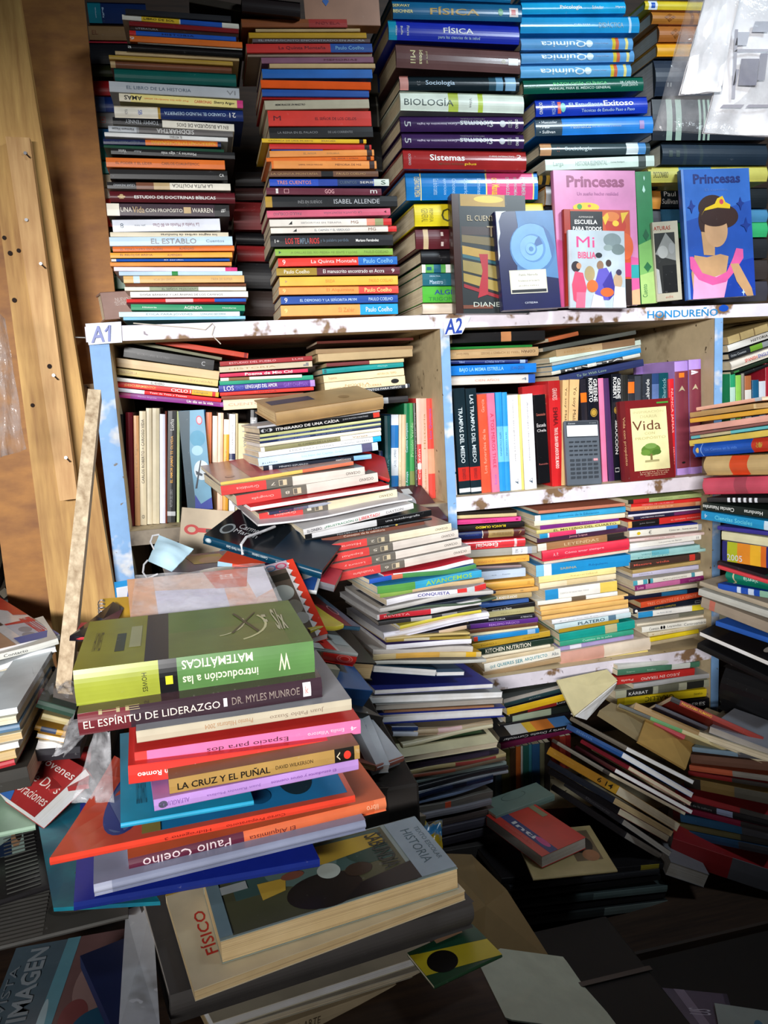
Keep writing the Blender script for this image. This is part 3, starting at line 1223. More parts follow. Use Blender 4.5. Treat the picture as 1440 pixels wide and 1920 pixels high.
stack('''
205 4 1040 6 66|lor|light orange paperback with dark end mark|.0-.02 ora,.93-.98 dbr|.25-.48:.24:wal=GABRIEL GARCÍA MÁRQUEZ;;.6-.85:.24:wal=MEMORIA DE MIS|
185 86 1055 86 48|6e4a36|brown paperback with black middle|.47-.58 blk|.02-.44:.5:kra=LA QUINTA MONTAÑA;;.61-.88:.4:kra=PAULO COELHO|p=old
190 150 1140 150 58|1d3f9e|blue paperback with torn white right end|.87-1 d8e2d8,.0-.4 2450c0,.56-.86 1c3260|.06-.34:.5:sal=TRES CUENTOS;;.58-.72:.4:slt=CUENTOS;;.75-.87:.3:whi=SERIE;;.93-.97:.6:dgn=S|
165 218 1080 226 56|6a3442|glossy maroon paperback with short pale title||.5-.58:.6:lpk=GOG;;.08-.1:.7:whi=I;;.15-.19:.6:lpk=☐;;.9-.96:.5:whi=m|g=.25
155 288 1205 284 90|26282a|thick charcoal paperback with silver lettering|0-.05 gold|.51-.86:.42:lgr=ISABEL ALLENDE;;.24-.42:.34:gry=INÉS EN SUEÑOS|g=.3
170 402 1150 382 58|d8627c|pink paperback with upside-down title||.05-.27:.4:mau:f=PAULO COELHO;;.45-.76:.4:mau:f=LA QUINTA MONTAÑA;;.945-.965:.4:mar=◂|
190 472 1160 462 58|ece4da|white paperback with red and picture end|.93-1 red,.79-.86 sal,.86-.93 9aa070|.25-.58:.3:gry=SEÑORITAS EN TERAPIA;;.66-.72:.4:wal=MG;;.15-.18:.5:blk=◢|
200 537 1200 522 48|ece4da|white paperback about the caiman|.93-1 red|.34-.62:.46:slt=EL CAIMÁN Y EL VERDUGO;;.77-.83:.5:wal=MG;;.17-.2:.5:blk=◢|
195 600 1170 590 94|17171c|black Templar paperback with red title||.12-.23:.52:red:b=LOS TE;;.235-.31:.52:slt:b=MPLA;;.315-.39:.52:red:b=RIOS;;.4-.63:.34:slt=y la palabra perdida;;.69-.88:.24:whi:b=Mariano Fernández;;.035-.07:.3:whi=1+|
235 707 1170 701 56|8ab048|leaf green paperback||.13-.69:.4:6a8038=A ORILLAS DEL RÍO PIEDRA ME SENTÉ Y LLORÉ;;.75-.96:.4:6a8038=PAULO COELHO;;.03-.05:.4:dgn=▸|
258 780 1205 764 68|e23428|red paperback with blue right end|.665-1 1d66b8|.27-.65:.5:whi=La Quinta Montaña;;.71-.96:.56:sky=Paulo Coelho;;.035-.06:.6:whi=9|
245 858 1225 848 62|5c2430|maroon paperback with olive left third|0-.32 a08428|.06-.26:.5:ivo=Paulo Coelho;;.37-.87:.5:whi=El manuscrito encontrado en Accra;;.93-.955:.5:whi:f=6|
270 930 1210 918 74|f0b444|golden yellow paperback with small faint title||.38-.46:.34:c8882c=BRIDA;;.75-.955:.34:c8882c=PAULO COELHO;;.045-.065:.34:kra=▸|
265 1010 1215 998 62|f0984c|orange paperback with red right end|.66-1 d8483c|.39-.62:.5:c06828=El Alquimista;;.71-.94:.56:lye=Paulo Coelho;;.03-.055:.5:lye=9|
280 1084 1210 1070 64|1c4a9c|royal blue paperback with white lettering||.16-.64:.42:pbl=EL DEMONIO Y LA SEÑORITA PRYM;;.745-.955:.42:pbl=PAULO COELHO;;.03-.055:.6:whi=9|
280 1156 1210 1140 88|f4a458|orange paperback with cyan right end at the bottom|.67-1 1c9cd8|.485-.62:.4:c87838=El Zahir;;.72-.95:.46:whi=Paulo Coelho;;.03-.055:.4:lye=9|
''', (460, 300, 4.235), 1.358, 'lower part of the second stack', TOP, W=0.135)

stack('''
165 -75 1160 -30 55|1a7fb0|bright blue textbook at the upper edge|||hc
160 0 1250 32 160|14618c|teal-blue physics textbook with gold title||.0-.13:.17:lye:b=SERWAY:.74;;.0-.15:.17:lye:b=BEICHNER:.42;;.28-.66:.44:gold:b=FÍSICA;;.9-.97:.5:e8dcd8=■;;.915-.95:.3:red=▀;;.81-.85:.4:5aa070=●|hc g=.3
125 167 1230 215 170|1c30b0|blue health physics textbook with cyan end|0-.06 1a98b8|.41-.64:.36:whi:b=FÍSICA:.62;;.37-.69:.18:pbl=para las ciencias de la salud:.22;;.05-.065:.5:whi:v=Wilson;;.09-.105:.45:whi:v=Buffa;;.135-.155:.5:whi:v=Flores|hc g=.3
190 368 1240 430 205|6a4a48|worn brown textbook with gold vertical title||.11-.15:.55:d8cc98:v=Mil;;.18-.21:.6:d8cc98:vb=ideas;;.23-.25:.5:c8b888:v=para el;;.84-.88:.2:d8d0a0=☼;;.9-.98:.3:whi=▄|hc g=.22 W=.19
220 640 1230 650 122|18242a|black sociology textbook with pinkish left end|0-.07 d89a90,.74-.8 2c4a58,.8-.86 6a9ab8,.88-.97 8ab4d0|.21-.45:.42:pbl=Sociología;;.14-.165:.3:gry:v=2 3|hc g=.25
225 768 1270 802 165|dfe8da|white biology textbook with green arcs|.38-.46 b8c850,.62-.66 b8cc48|.03-.42:.42:3a4a48=BIOLOGÍA;;.55-.57:.5:gry:v=Villee|hc
225 978 1265 980 136|3a2450|purple course textbook with upside-down title||.13-.45:.17:d8c8e0:f=Curso Interactivo de Inglés;;.475-.745:.42:lgr:fb=Sistemas;;.48-.68:.12:gry:f=MÉTODO INTEGRAL:.82;;.03-.08:.36:lgr:v=5;;.8-.85:.44:lgr=●;;.93-.955:.6:whi:v=OCEANO;;.87-.91:.5:gry:v=texto|hc g=.2
240 1122 1270 1132 128|3a2450|second purple course textbook with upside-down title||.12-.44:.17:d8c8e0:f=Curso Interactivo de Inglés;;.465-.735:.42:lgr:fb=Sistemas;;.47-.67:.12:gry:f=MÉTODO INTEGRAL:.84;;.02-.07:.36:lgr:v=5;;.79-.84:.44:lgr=●;;.93-.955:.6:whi:v=OCEANO;;.86-.9:.5:gry:v=texto|hc g=.2
250 1262 1290 1280 165|9c2a2a|glossy red course textbook with yellow word||.21-.49:.34:whi:b=Sistemas:.62;;.28-.49:.13:wal:b=MÉTODO INTEGRAL:.3;;.49-.585:.17:yel:b=plus:.28;;.04-.06:.6:lgr:v=OCEANO;;.69-.9:.08:whi=CURSO INTERACTIVO:.72;;.92-.96:.2:whi=2:.72|hc g=.18
''', (700, 0, 4.5), 1.36, 'upper part of the third stack', TOP, W=0.2)
stack('''
170 146 1220 146 222|1c78c0|big blue course box with pink panel|.595-.97 lye,.605-.96 e05088,.105-.112 lye|.06-.1:.75:lye:v=OCEANO MULTIMEDIA;;.2-.24:.6:a8d0f0:v=Guía de los cuentos;;.27-.3:.6:a8d0f0:v=ejercicios;;.34-.37:.6:a8d0f0:v=Canciones;;.43-.46:.6:a8d0f0:v=Glosario;;.53-.56:.6:a8d0f0:v=Láminas;;.64-.7:.66:yel:vb=con Manual;;.75-.78:.7:lgr:vb=DE INGLÉS;;.81-.84:.7:lgr:vb=ECONOMÍA;;.87-.9:.7:lgr:vb=MI PRIMER|hc g=.2
240 392 1265 385 182|e0cc20|yellow dictionary with grey lettering||.05-.1:.6:8a8020:v=GENERAL;;.11-.14:.6:8a8020:v=PRIMARIA;;.2-.28:.6:4a4a18=C;;.86-.97:.4:2a3a60:b=5:.45|hc
250 590 1220 585 165|5a1c24|maroon textbook with cream panel|.06-.1 c8b088|.2-.22:.7:e8d8d0:v=ll|hc
295 757 1220 752 108|16161a|black textbook behind the leaning novel|||hc
300 872 1220 866 68|5aa850|green and white textbook|.0-.03 whi,.1-.16 14607a,.2-.26 whi|.04-.08:.4:14607a=■|
305 942 1220 936 102|146070|teal schoolteacher textbook||.06-.17:.34:pbl=Maestro:.3;;.06-.15:.14:pbl=DIDÁCTICA:.78|
305 1046 1220 1040 132|48a830|green algebra textbook||.1-.4:.3:1c3a8a:b=ALGEBRA:.64;;.05-.5:.3:2a7a3a=TRIGONOMETRÍA:.25|
308 1182 1220 1176 84|dccdbc|cream textbook at the bottom behind the novel|||hc
''', (720, 290, 4.235), 1.375, 'lower part of the third stack', TOP, W=0.2, jit=0.002)

stack('''
120 -62 1040 -72 62|1aa0c8|cyan textbook touching the upper edge|||hc g=.2
130 14 1035 8 112|20a8dc|cyan psychology textbook||.36-.57:.4:whi:b=Psicología;;.67-.78:.3:whi=Salvador;;.9-.99:.2:whi=Myers|hc g=.15
115 140 1155 140 152|2a9cd4|blue-cyan textbook with grey letter block|.91-.93 pbl|.44-.58:.14:pbl=GUÍA PARA;;.65-.86:.4:6a9ab0:b=DIDÁCTICA|hc g=.15
125 328 1100 325 108|6aa8dc|topmost pale blue chemistry textbook|.81-.84 e0c840,.84-.87 d87050,.93-.955 lye|.17-.57:.6:e0f0fa:fb=Química;;.57-.63:.6:d8ecf8=●;;.64-.77:.14:3a6aa0=Chang College|hc g=.15
125 448 1110 432 108|6aa8dc|middle pale blue chemistry textbook|.81-.84 e0c840,.84-.87 d87050,.93-.955 lye|.17-.57:.6:e0f0fa:fb=Química;;.57-.63:.6:d8ecf8=●;;.64-.77:.14:3a6aa0=Chang College|hc g=.15
120 568 1085 556 112|6ab0e0|lowest pale blue chemistry textbook|.81-.84 e0c840,.84-.87 d87050,.93-.955 lye|.17-.57:.6:e0f0fa:fb=Química;;.57-.63:.6:d8ecf8=●;;.64-.77:.14:3a6aa0=Chang College|hc g=.15
145 692 1190 666 130|0f5a48|dark green pathology manual||.24-.69:.27:5ac878:b=PATOLOGÍA CLÍNICA:.66;;.21-.72:.2:d8ece0:b=MANUAL PARA EL MÉDICO GENERAL:.34;;.8-.95:.18:d8ece0=DR. CARLOS A.:.64;;.81-.95:.18:d8ece0=JAVIER ZAPATA:.4;;.03-.13:.2:3a9068=serie|hc g=.25
250 870 1225 840 150|1c3cb4|royal blue student guide||.29-.59:.22:pbl:b=El Estudiante:.66;;.6-.87:.36:whi:b=Exitoso:.68;;.4-.88:.17:pbl=Técnicas de Estudio Paso a Paso:.28;;.03-.06:.7:whi:vb=OCEANO;;.14-.17:.8:a8c0f0:v=MULTIMEDIA;;.19-.22:.7:e05848=▌;;.215-.26:.56:7ad0c8=●|hc g=.25
250 1032 1275 1008 156|2a84d8|blue mathematics textbook with dark left end|0-.22 3a4c58|.03-.18:.16:e8eef0:b=• Haeussler:.78;;.03-.11:.16:e8eef0:b=• Paul:.5;;.03-.16:.16:e8eef0:b=• Sullivan:.22;;.29-.46:.26:c0d0e0=Matemáticas;;.47-.72:.12:c0d0e0=para administración y economía:.46;;.88-.92:.5:a088c0=▐|hc g=.3
290 1250 1250 1238 108|3a4a4e|dark sociology textbook with peach left end|0-.1 c89a70,.78-.89 e0e8e8,.89-.96 5a98d0|.22-.46:.42:d0e0e0=Sociología;;.15-.17:.4:c06a50:v=: :|hc g=.25
335 1388 1285 1352 100|cfe0d4|pale mint paperback|.85-.92 3a4440|.07-.16:.5:9ab0a8=Larga;;.27-.56:.4:9ab0a8=HISTORIA ELEMENTAL;;.59-.72:.16:6a7a74=Carmen Rodríguez|
''', (950, 0, 4.645), 1.362, 'fourth stack of the top shelf', TOP, W=0.2)
stack('''
1003 321 1236 330 25|23282c|black leather book with gold bands|.0-.03 blk,.03-.06 gold,.09-.12 gold,.14-.16 gold||hc rnd=.006
1024 349 1240 358 36|d8903c|orange and white textbook|.0-.05 lgr,.3-.6 d8d0c8||hc
1024 386 1240 394 60|2a2a30|thick black textbook|||hc
1026 447 1240 454 50|4a6a8a|slate blue textbook|||hc
1028 498 1240 503 36|6a3a3a|dark red textbook|||hc
1030 535 1240 538 38|3c5a48|grey-green textbook|||hc
''', (0, 0, 1), 1.40, 'behind the pink princess storybook', TOP, W=0.2)
stack('''
165 2 1420 24 96|e0c838|yellow textbook with white sticker|.03-.1 e8ecf0|.05-.08:.6:blu=▪|hc p=whi
240 102 1420 122 148|b0702a|upper brown tooled-leather volume|.33-.36 8a5018,.4-.43 8a5018|.1-.2:.6:8a5018=❖|hc p=whi rnd=.006
310 250 1420 254 186|a8642a|lower brown tooled-leather volume|.33-.36 8a5018,.4-.43 8a5018|.1-.2:.6:8a5018=❖|hc p=whi rnd=.006
290 448 1420 446 140|e8a420|amber hardcover volume|||hc p=whi
270 598 1420 598 410|1e2a3c|very thick navy dictionary||.1-.14:.1:gry=▪▪:.3|hc p=whi rnd=.008
240 1018 1420 1030 450|161c26|black volume with scalloped pale ornament|.12-.17 9ab0a0,.2-.25 9ab0a0,.4-.42 9ab0a0,.44-.46 9ab0a0,.48-.5 9ab0a0||hc p=whi
345 1478 1440 1492 235|22303e|thick dark navy volume|.2-.23 2c3a40,.35-.38 2c3a40|.06-.16:.3:3c4a48=▪▪|hc p=whi rnd=.006
200 1735 1440 1728 165|c8c060|pale yellow textbook with dark lettering|.25-.52 4a88b8|.04-.16:.4:4a4a30=DICCIONARIO|hc
''', (1180, 0, 5.538), 1.372, 'rightmost stack of the top shelf', TOP, W=0.2)
stack('''
1222 350 1440 352 40|1c2226|black textbook with white bullets||.06-.2:.24:whi=• Paul:.66;;.06-.22:.24:whi=• Sullivan:.3|hc
1222 392 1440 392 26|4a88b0|blue-grey textbook|||hc
1224 418 1440 416 30|3ab070|light green textbook|||hc
1226 450 1440 446 40|26282c|black clothbound volume|||hc
1228 492 1440 486 40|3a3230|dark brown volume|||hc
1230 533 1440 526 40|3c3a44|dark slate volume|||hc
''', (0, 0, 1), 1.43, 'between the two princess storybooks', TOP, W=0.2)
# second row behind, seen in the gaps
stack('''
95 12 560 25 172|142a58|navy textbook with teal end|0-.22 147080|.12-.14:.5:pbl:v=Wilson;;.24-.27:.5:pbl:v=Buffa|hc
103 195 560 205 122|8a6a48|tan clothbound book||.06-.16:.3:wal=EL|hc
103 322 560 330 15|c03040|thin red booklet|||
105 338 560 346 170|16161c|thick black book|||hc
103 512 560 520 95|3c4428|dark olive book|||hc
138 640 560 646 118|c8262c|bright red book|||hc
105 764 560 770 124|1c3c8c|navy book with white flecks|.1-.28 5a78b8||hc
145 890 560 894 124|9c9c9c|grey book with red mark||.12-.22:.4:e05a48=▣|hc
142 1020 560 1026 150|d8dcdc|white-edged blue book|.03-.4 1c78c0||
150 1172 560 1176 100|2aa8a8|turquoise book|||
''', (140, 0, 4.235), 1.50, 'behind the far left stack', 'books in the second row of the top shelf', W=0.15)
stack('''
150 10 640 14 98|2aa0a4|second turquoise book|||
152 112 640 116 110|c8bca0|torn cream book|||
165 222 640 226 84|e0d8cc|torn white book|||
188 306 640 310 230|d03838|red book in clear wrap|||g=.2
178 540 640 544 118|2a2c30|black book in crinkled wrap|||g=.15
190 662 640 664 64|8ac840|lime green book||.08-.24:.5:whi:b=OCEANO|
203 730 640 732 72|2a84c8|blue encyclopedia||.08-.25:.5:whi:b=OCEANO|
225 804 640 806 228|2f6a4c|dark green book||.1-.25:.3:d0e0d0=y la...|
''', (140, 300, 4.235), 1.485, 'low behind the far left stack', 'books in the second row of the top shelf', W=0.15)
stack('''
440 322 520 322 28|1c1a1c|black volume|||hc
440 352 520 352 24|3a2020|dark brown volume|||hc
436 378 520 380 54|7a1c20|dark red volume|||hc
442 436 520 438 22|16161a|narrow black volume|||hc
444 460 520 462 30|8a2024|lower dark red volume|||hc
446 492 520 494 50|1c1c20|thick black volume|||hc
448 544 520 546 50|3a2a26|brown-black volume|||hc
''', (0, 0, 1), 1.50, 'in the gap between first two stacks', 'books in the second row of the top shelf', W=0.15, jit=0.01)
stack('''
640 112 716 112 64|8a8c88|grey volume with blue label|.85-.94 1c4a98||hc
640 180 710 180 60|2a2a2a|black volume with white mark|.92-.96 8a8a80||hc
640 244 714 246 80|1c1c1e|taller black volume|||hc
''', (0, 0, 1), 1.50, 'right behind the second stack', 'books in the second row of the top shelf', W=0.15)
# ---------------------------------------------------------------- bay A1
B1 = 'books in the bay under sign A1'
stack('''
645 230 1380 348 44|c8432a|orange-red paperback sloping at the top|.955-.985 dre||p=old
430 244 1170 382 24|8a8a74|thin grey-green paperback|||
395 292 1110 402 90|2c2c2c|charcoal book with white end mark|.0-.86 262626|.86-.9:.4:lgr=C;;.15-.5:.2:dgr=ESCRITORES ILUSTRES|g=.25
310 380 1150 492 74|d8bc8c|blank tan paperback|||p=old
265 457 1140 562 54|d4c07c|yellow-tan paperback|.0-.06 tan|.07-.26:.4:kra=HUMBERTO MILLA;;.72-.95:.3:kra=LEYENDAS|p=old
270 532 1140 628 32|whi|white paperback with black lettering||.38-.5:.6:blk=EL RIVERO|
270 567 1145 656 44|d42a24|red workbook with yellow right end|.75-1 e0b030,.94-.97 red|.14-.42:.6:e8a030:b=¡DESCUBRIMIENTO!;;.56-.74:.6:whi:b=CICLO I;;.77-.9:.5:6a7020=Lengua|
345 622 1165 708 32|d82830|red booklet with white left label|.0-.25 e0e0ec|.3-.66:.5:whi=Tesis de Tesis y Tesinas|
355 658 1210 738 44|8c2c8a|magenta-purple paperback at the bottom|.0-.1 b02878|.17-.34:.4:lil=Manlio Argueta;;.62-.87:.5:whi:b=Un día en la vida;;.94-.98:.5:lil=▤|
''', (140, 580, 4.235), 1.415, 'left heap inside bay A1', B1, W=0.14)
stack('''
412 678 585 667 9|a83438|dull red paperback||.1-.6:.4:lpk=ESTUDIO DEL PUEBLO;;.78-.9:.4:lpk=LUIS|
411 688 585 677 11|d8ccb0|grey-cream paperback||.1-.6:.3:kra=HISTORIA;;.9-.96:.6:gry=▟|
412 701 577 691 7|d83a60|pinkish red paperback||.28-.82:.8:whi:b=Poema de Mio Cid|
413 709 566 702 6|ivo|white paperback with picture spine|.1-.35 8a6a4a||
411 714 587 703 9|2a9a78|jade green thin paperback|||
410 723 590 712 13|2c2c8c|blue and purple paperback on love languages|.5-.95 5a2c8c,.95-1 lil|.05-.15:.7:whi=LOS;;.17-.25:.5:5a6ad0=CINCO;;.27-.6:.7:whi=LENGUAJES DEL AMOR;;.67-.92:.6:8a5ac0=GARY CHAPMAN|
412 736 588 725 7|d83c34|scarlet thin booklet||.4-.6:.4:mar=NOVELA|
415 743 569 736 7|8a4a34|rust brown booklet|||
418 750 568 741 20|e8d8b4|cream paperback with small lettering||.06-.5:.26:sal=CUENTOS;;.5-.9:.26:kra=Historia de América|p=old
''', (0, 0, 1), 1.415, 'middle heap inside bay A1', B1, W=0.14)
stack('''
594 640 775 633 5|5a2a24|dark red booklet|||
592 655 774 648 9|a88c68|brown-tan paperback|||p=old
596 664 773 654 15|c8b086|worn tan paperback|||p=old
612 681 757 672 7|e4d0a0|thin tan booklet with maroon top|.0-.55 7a3a3c||p=old
604 692 756 678 10|1a9090|teal paperback||.68-.8:.4:9ad0c8=Mitología;;.02-.05:.7:14505a=▪|
606 704 757 690 14|e6d2aa|cream paperback with faded lettering||.06-.16:.4:kra=Sopena;;.66-.9:.3:kra=HISTORIA DEL TIEMPO|p=old
608 718 759 704 18|e8d6b0|cream paperback with barrel emblem||.82-.92:.5:blk=⬮;;.25-.55:.26:kra=NOVELA;;.06-.7:.24:kra=COMENTARIOS DE LA GUERRA:.25|p=old
605 737 768 719 8|3a4048|grey paperback with white lettering|.95-.97 whi|.45-.9:.6:whi=CUENTOS PARA NIÑOS|
690 748 765 742 12|2c2a2c|dark booklet with light patch|.3-.5 lgr||
''', (0, 0, 1), 1.41, 'right heap inside bay A1', B1, W=0.14)
row('''
70 148 165 150 184 1105|0e0e10|black hardcover|||hc
150 220 150 186 240 1103|6a1a26|maroon hardcover|||hc g=.25
222 270 178 240 282 1102|d09a68|rust-tan paperback||.35-.75:.5:kra=Historia del Siglo|
272 330 140 284 338 1092|cfc0a0|cream paperback with black vertical title||.37-.93:.42:4a4030:b=CARLOS ROBERTO = CARIOSO VIDA;;.06-.09:.4:blk=Θ|p=old
330 380 115 338 386 1090|d0c4a8|first blank cream paperback|||p=old
381 445 115 387 446 1090|cabd9e|second wider blank cream paperback|||p=old
446 495 165 448 496 1088|dde0ee|smooth white paperback|||
495 507 140 496 510 1086|7a3a2c|thin brown booklet|||
508 592 140 510 580 1084|161618|black paperback with gold vertical title|.06-.1 lgr|.36-.78:.42:e0a030:b=EL AMOR JAMÁS TE OLVIDA;;.83-.93:.4:whi=Lucha;;.14-.3:.3:gry=AUTOR DEL LIBRO|
592 616 140 592 614 1060|c8d49a|thin pale green booklet|||
''', (200, 740, 4.5), 1.405, 1.19, 'upright at left in bay A1', B1)
facing([(334, 771), (382, 767), (352, 958)], 1.385, 0.02, '2c88b4', 'blue paperback showing an aeroplane on its cover, upright in bay A1',
       [('r', 0, 0, 1, 1, '6a9cb8'), ('p', [(0, 0), (.35, 0), (.3, .6), (.45, 1), (0, 1)], '2a4654'), ('e', .65, .72, .3, .08, '4a90b0'), ('e', .6, .6, .22, .05, '9cc4d4'),
        ('e', .7, .4, .3, .1, 'c8d4dc'), ('p', [(.3, 0), (1, 0), (1, .12), (.55, .06), (.35, .16)], '2a3c9a'),
        ('e', .78, .9, .12, .045, 'c84058'), ('e', .78, .9, .09, .035, 'd8b0b8'), ('p', [(.38, .22), (.46, .22), (.72, .5), (.68, .5)], '2a3440'),
        ('p', [(.46, .4), (.72, .36), (.7, .34), (.48, .36)], '2a3440')], Yt=1.385)
row('''
800 832 130 800 832 970|2478b8|blue paperback spine beside the aeroplane cover||.05-.4:.4:pbl=Historia|
832 887 150 832 880 968|e8845c|orange-topped paperback with vertical lettering|.0-.45 3c3c70|.05-.4:.6:whi=Edgar Allan Poe;;.45-.8:.5:e8b040=NARRACIONES EXTRAORD|
890 936 180 890 930 968|efe0cc|cream paperback with brown foot|.0-.55 8a6a4a||p=old
937 986 155 930 975 1090|eec4a8|peach paperback|||
987 1036 210 978 1022 1090|e6a430|golden paperback|.85-1 ivo|.4-.7:.3:kra=NOVELA|
1038 1086 165 1026 1080 1090|f0f0f4|bright white paperback|.56-.62 nav|.65-.9:.2:gry=Cuentos|
1087 1108 160 1082 1104 1090|c8bc98|thin olive-cream paperback|||
1110 1210 245 1106 1206 1090|d8ca9c|buff paperback with faded label||.75-.92:.3:gry=vol. I|p=old
1213 1270 130 1208 1268 1090|121216|tall black paperback with white emblem|.86-.93 gry|.86-.93:.5:whi=FL;;.5-.6:.5:gold=▪▪|
''', (200, 740, 4.5), 1.41, 1.19, 'upright mid bay A1', B1)
row('''
940 975 930 960 985 1195|1c2c50|navy paperback behind the white pile|||
984 1028 680 1000 1040 1195|14484e|dark teal paperback||.1-.5:.3:5a9a9a=HISTORIA|
1030 1090 672 1040 1090 1195|2478c0|blue paperback with white label|.3-.62 dde4ec,.88-1 dde4ec|.4-.6:.3:slt=LA DEL CAMINO|
1092 1112 672 1091 1110 1200|e0cca8|narrow cream paperback||.1-.45:.5:kra=VIDA DE UN JOVEN|
1112 1142 672 1111 1140 1200|d4b894|tan paperback|||
1112 1166 592 1142 1170 1200|0f7a4a|deep green paperback||.05-.3:.5:pbl=Ramón Amaya;;.5-.8:.5:pbl=Cuentos Completos|
1150 1206 590 1171 1212 1205|3c9a50|leaf green paperback|.0-.3 7a8a4a|.45-.8:.4:a8d0a0=Prisión Verde|
1188 1212 590 1213 1228 1205|26281e|black-green narrow paperback||.1-.9:.5:gry=EL CALVARIO DE UN|
1205 1246 556 1229 1256 1205|e84848|red and white paperback|.3-.36 whi,.55-1 f0c8bc|.2-.5:.5:whi=Corazón|
1246 1290 556 1257 1304 1205|ecb8a4|pinkish cream paperback||.1-.3:.3:kra=Roberto;;.5-.85:.3:kra=Historia|
1285 1332 556 1305 1352 1205|e0483c|red-orange paperback with purple lettering|.25-.5 e8a080|.6-.9:.4:8a5ac0=Luis Quintana|
''', (460, 600, 3.789), 1.42, 1.19, 'upright at right in bay A1', B1)

# ---------------------------------------------------------------- bay A2
B2 = 'books in the bay under sign A2'
stack('''
220 118 1030 88 90|1a1a1c|black book with orange sticker|.52-.63 c88a5a||
200 237 920 214 22|2c8a3c|thin green booklet|||
205 262 975 232 82|cfae80|tan paperback about Copan||.8-.96:.36:5a4030:fb=COPÁN;;.34-.78:.26:8a6a48:f=TIERRA DE HOMBRES Y DIOSES;;.07-.2:.26:8a6a48:f=Rafael Girard|rnd=.003 p=old
205 352 880 344 32|1a2a6c|narrow navy paperback|.9-.97 9ab0d0|.44-.7:.6:8aa0d0:f=ALLAN PERCY;;.1-.18:.6:8aa0d0:f=MIL|
190 402 955 374 86|1d78d0|bright blue paperback titled under a star||.12-.62:.5:sky:b=BAJO LA MISMA ESTRELLA;;.7-.86:.46:2a4a90=JOHN GREEN|g=.25
190 492 945 470 80|d4ccc4|grey-white paperback with blue right end|.92-1 2a5ab0|.3-.58:.3:sal=CIEN AÑOS;;.84-.9:.3:slt=4|
''', (800, 600, 4.645), 1.405, 'left heap inside bay A2', B2, W=0.15)
stack('''
1028 634 1084 621 8|b0603a|rust booklet|||
1018 652 1192 619 8|5a5e58|grey-green folder|||
1042 656 1190 634 14|8a6c50|brown and tan paperback|.0-.58 b89c74|.1-.45:.3:kra=HISTORIA|p=old
1030 671 1201 637 10|cfe0d4|pale mint paperback|||
1035 680 1201 647 6|b8bcb4|thin grey paperback|||
1035 687 1201 652 10|1f86c8|cyan-blue paperback|||
1034 697 1200 662 7|c8c4b8|black and white speckled paperback|.1-.4 2a2a2a,.5-.8 3a3a3a|.15-.8:.5:whi=REVISTA|
1048 705 1206 673 14|26305c|navy paperback||.2-.55:.35:8aa08a=To Sir With Love|
''', (0, 0, 1), 1.40, 'right heap inside bay A2', B2, W=0.15)
row('''
180 214 590 240 268 1525|e4e2ea|white thin paperback|.2-.22 dte||
215 330 590 300 387 1522|1a2a32|first black fear-trap paperback in film|.02-.06 d0d4d8,.13-.26 c83028|.3-.82:.36:c8d4d8:fb=TRAMPAS DEL MIEDO;;.145-.245:.3:mar:f=BERNARDO|g=.18
335 430 592 392 482 1522|1a2a32|second black fear-trap paperback in film|.02-.06 d0d4d8,.13-.26 c83028|.3-.94:.36:c8d4d8:fb=LAS TRAMPAS DEL MIEDO;;.145-.245:.3:mar:f=BERNARDO|g=.18
435 525 645 486 566 1522|e8583c|orange-red paperback in film||.2-.65:.3:f0a890=Los funerales de la;;.82-.95:.3:f0a890=García|g=.2
526 590 635 570 640 1515|e87898|pink paperback with red vertical title||.25-.8:.42:c83050:f=A TOS MEROS THILE;;.08-.18:.3:8a60c0=Eunice|g=.25
592 652 628 642 690 1500|2a94d8|left bright blue paperback|.3-.66 70c4ee|.36-.6:.24:1c5aa0:f=SIETE COLUMNAS|
653 700 628 691 732 1500|2a94d8|right bright blue paperback|.3-.66 70c4ee|.36-.6:.24:1c5aa0:f=SIETE COLUMNAS|
692 795 650 738 836 1478|f0eef0|left white paperback||.3-.95:.16:gry:f=Cuentos escogidos para leer;;.06-.12:.3:slt=◭|
796 818 650 837 852 1475|f0dc6c|thin yellow booklet|||
820 922 640 853 962 1473|f0eef2|right white paperback||.3-.92:.14:gry:f=Antología de poemas;;.06-.12:.3:slt=◭|
''', (800, 600, 4.645), 1.375, 1.199, 'upright at left in bay A2', B2)
facing([(1001, 741), (1022, 739), (1011, 907)], 1.376, 0.02, '151518', 'black paperback in film turned cover out beside the white spines in bay A2',
       [('t', .1, .9, .78, .03, 'Comunicación', 'd07060'), ('t', .1, .9, .66, .04, 'Escuela', 'e8e0e0'), ('t', .1, .9, .6, .03, 'Chela', 'e8e0e0'), ('t', .1, .9, .22, .02, 'Reinaldo', 'b8605a')], gloss=0.18)
facing([(978, 726), (1028, 716), (990, 900)], 1.392, 0.02, 'a81c20', 'dark red book angled behind the black cover in bay A2',
       [('t', .1, .9, .88, .03, 'EL PERFUME', 'd89060'), ('t', .1, .9, .8, .02, 'NOVELA', 'd89060')])
row('''
1062 1160 525 1092 1196 1462|c81e22|red paperback with vertical lettering|.84-1 b01a1c|.17-.56:.3:ecd8d0:fb=TRAS EL GRAN RESPLANDOR DEL MUNDO;;.58-.75:.4:6a0e14:fb=EMMA;;.82-.93:.4:e0c0b8:f=GRANDES|
1161 1240 522 1197 1225 1458|dcb47c|left tan paperback with a girl's name||.55-.93:.42:4a3a28:f=Yo soy Malala|
1241 1332 518 1226 1300 1456|dcb47c|right tan paperback with a girl's name||.55-.93:.42:4a3a28:f=Yo soy Malala|
''', (800, 600, 4.645), 1.38, 1.199, 'upright mid bay A2', B2)
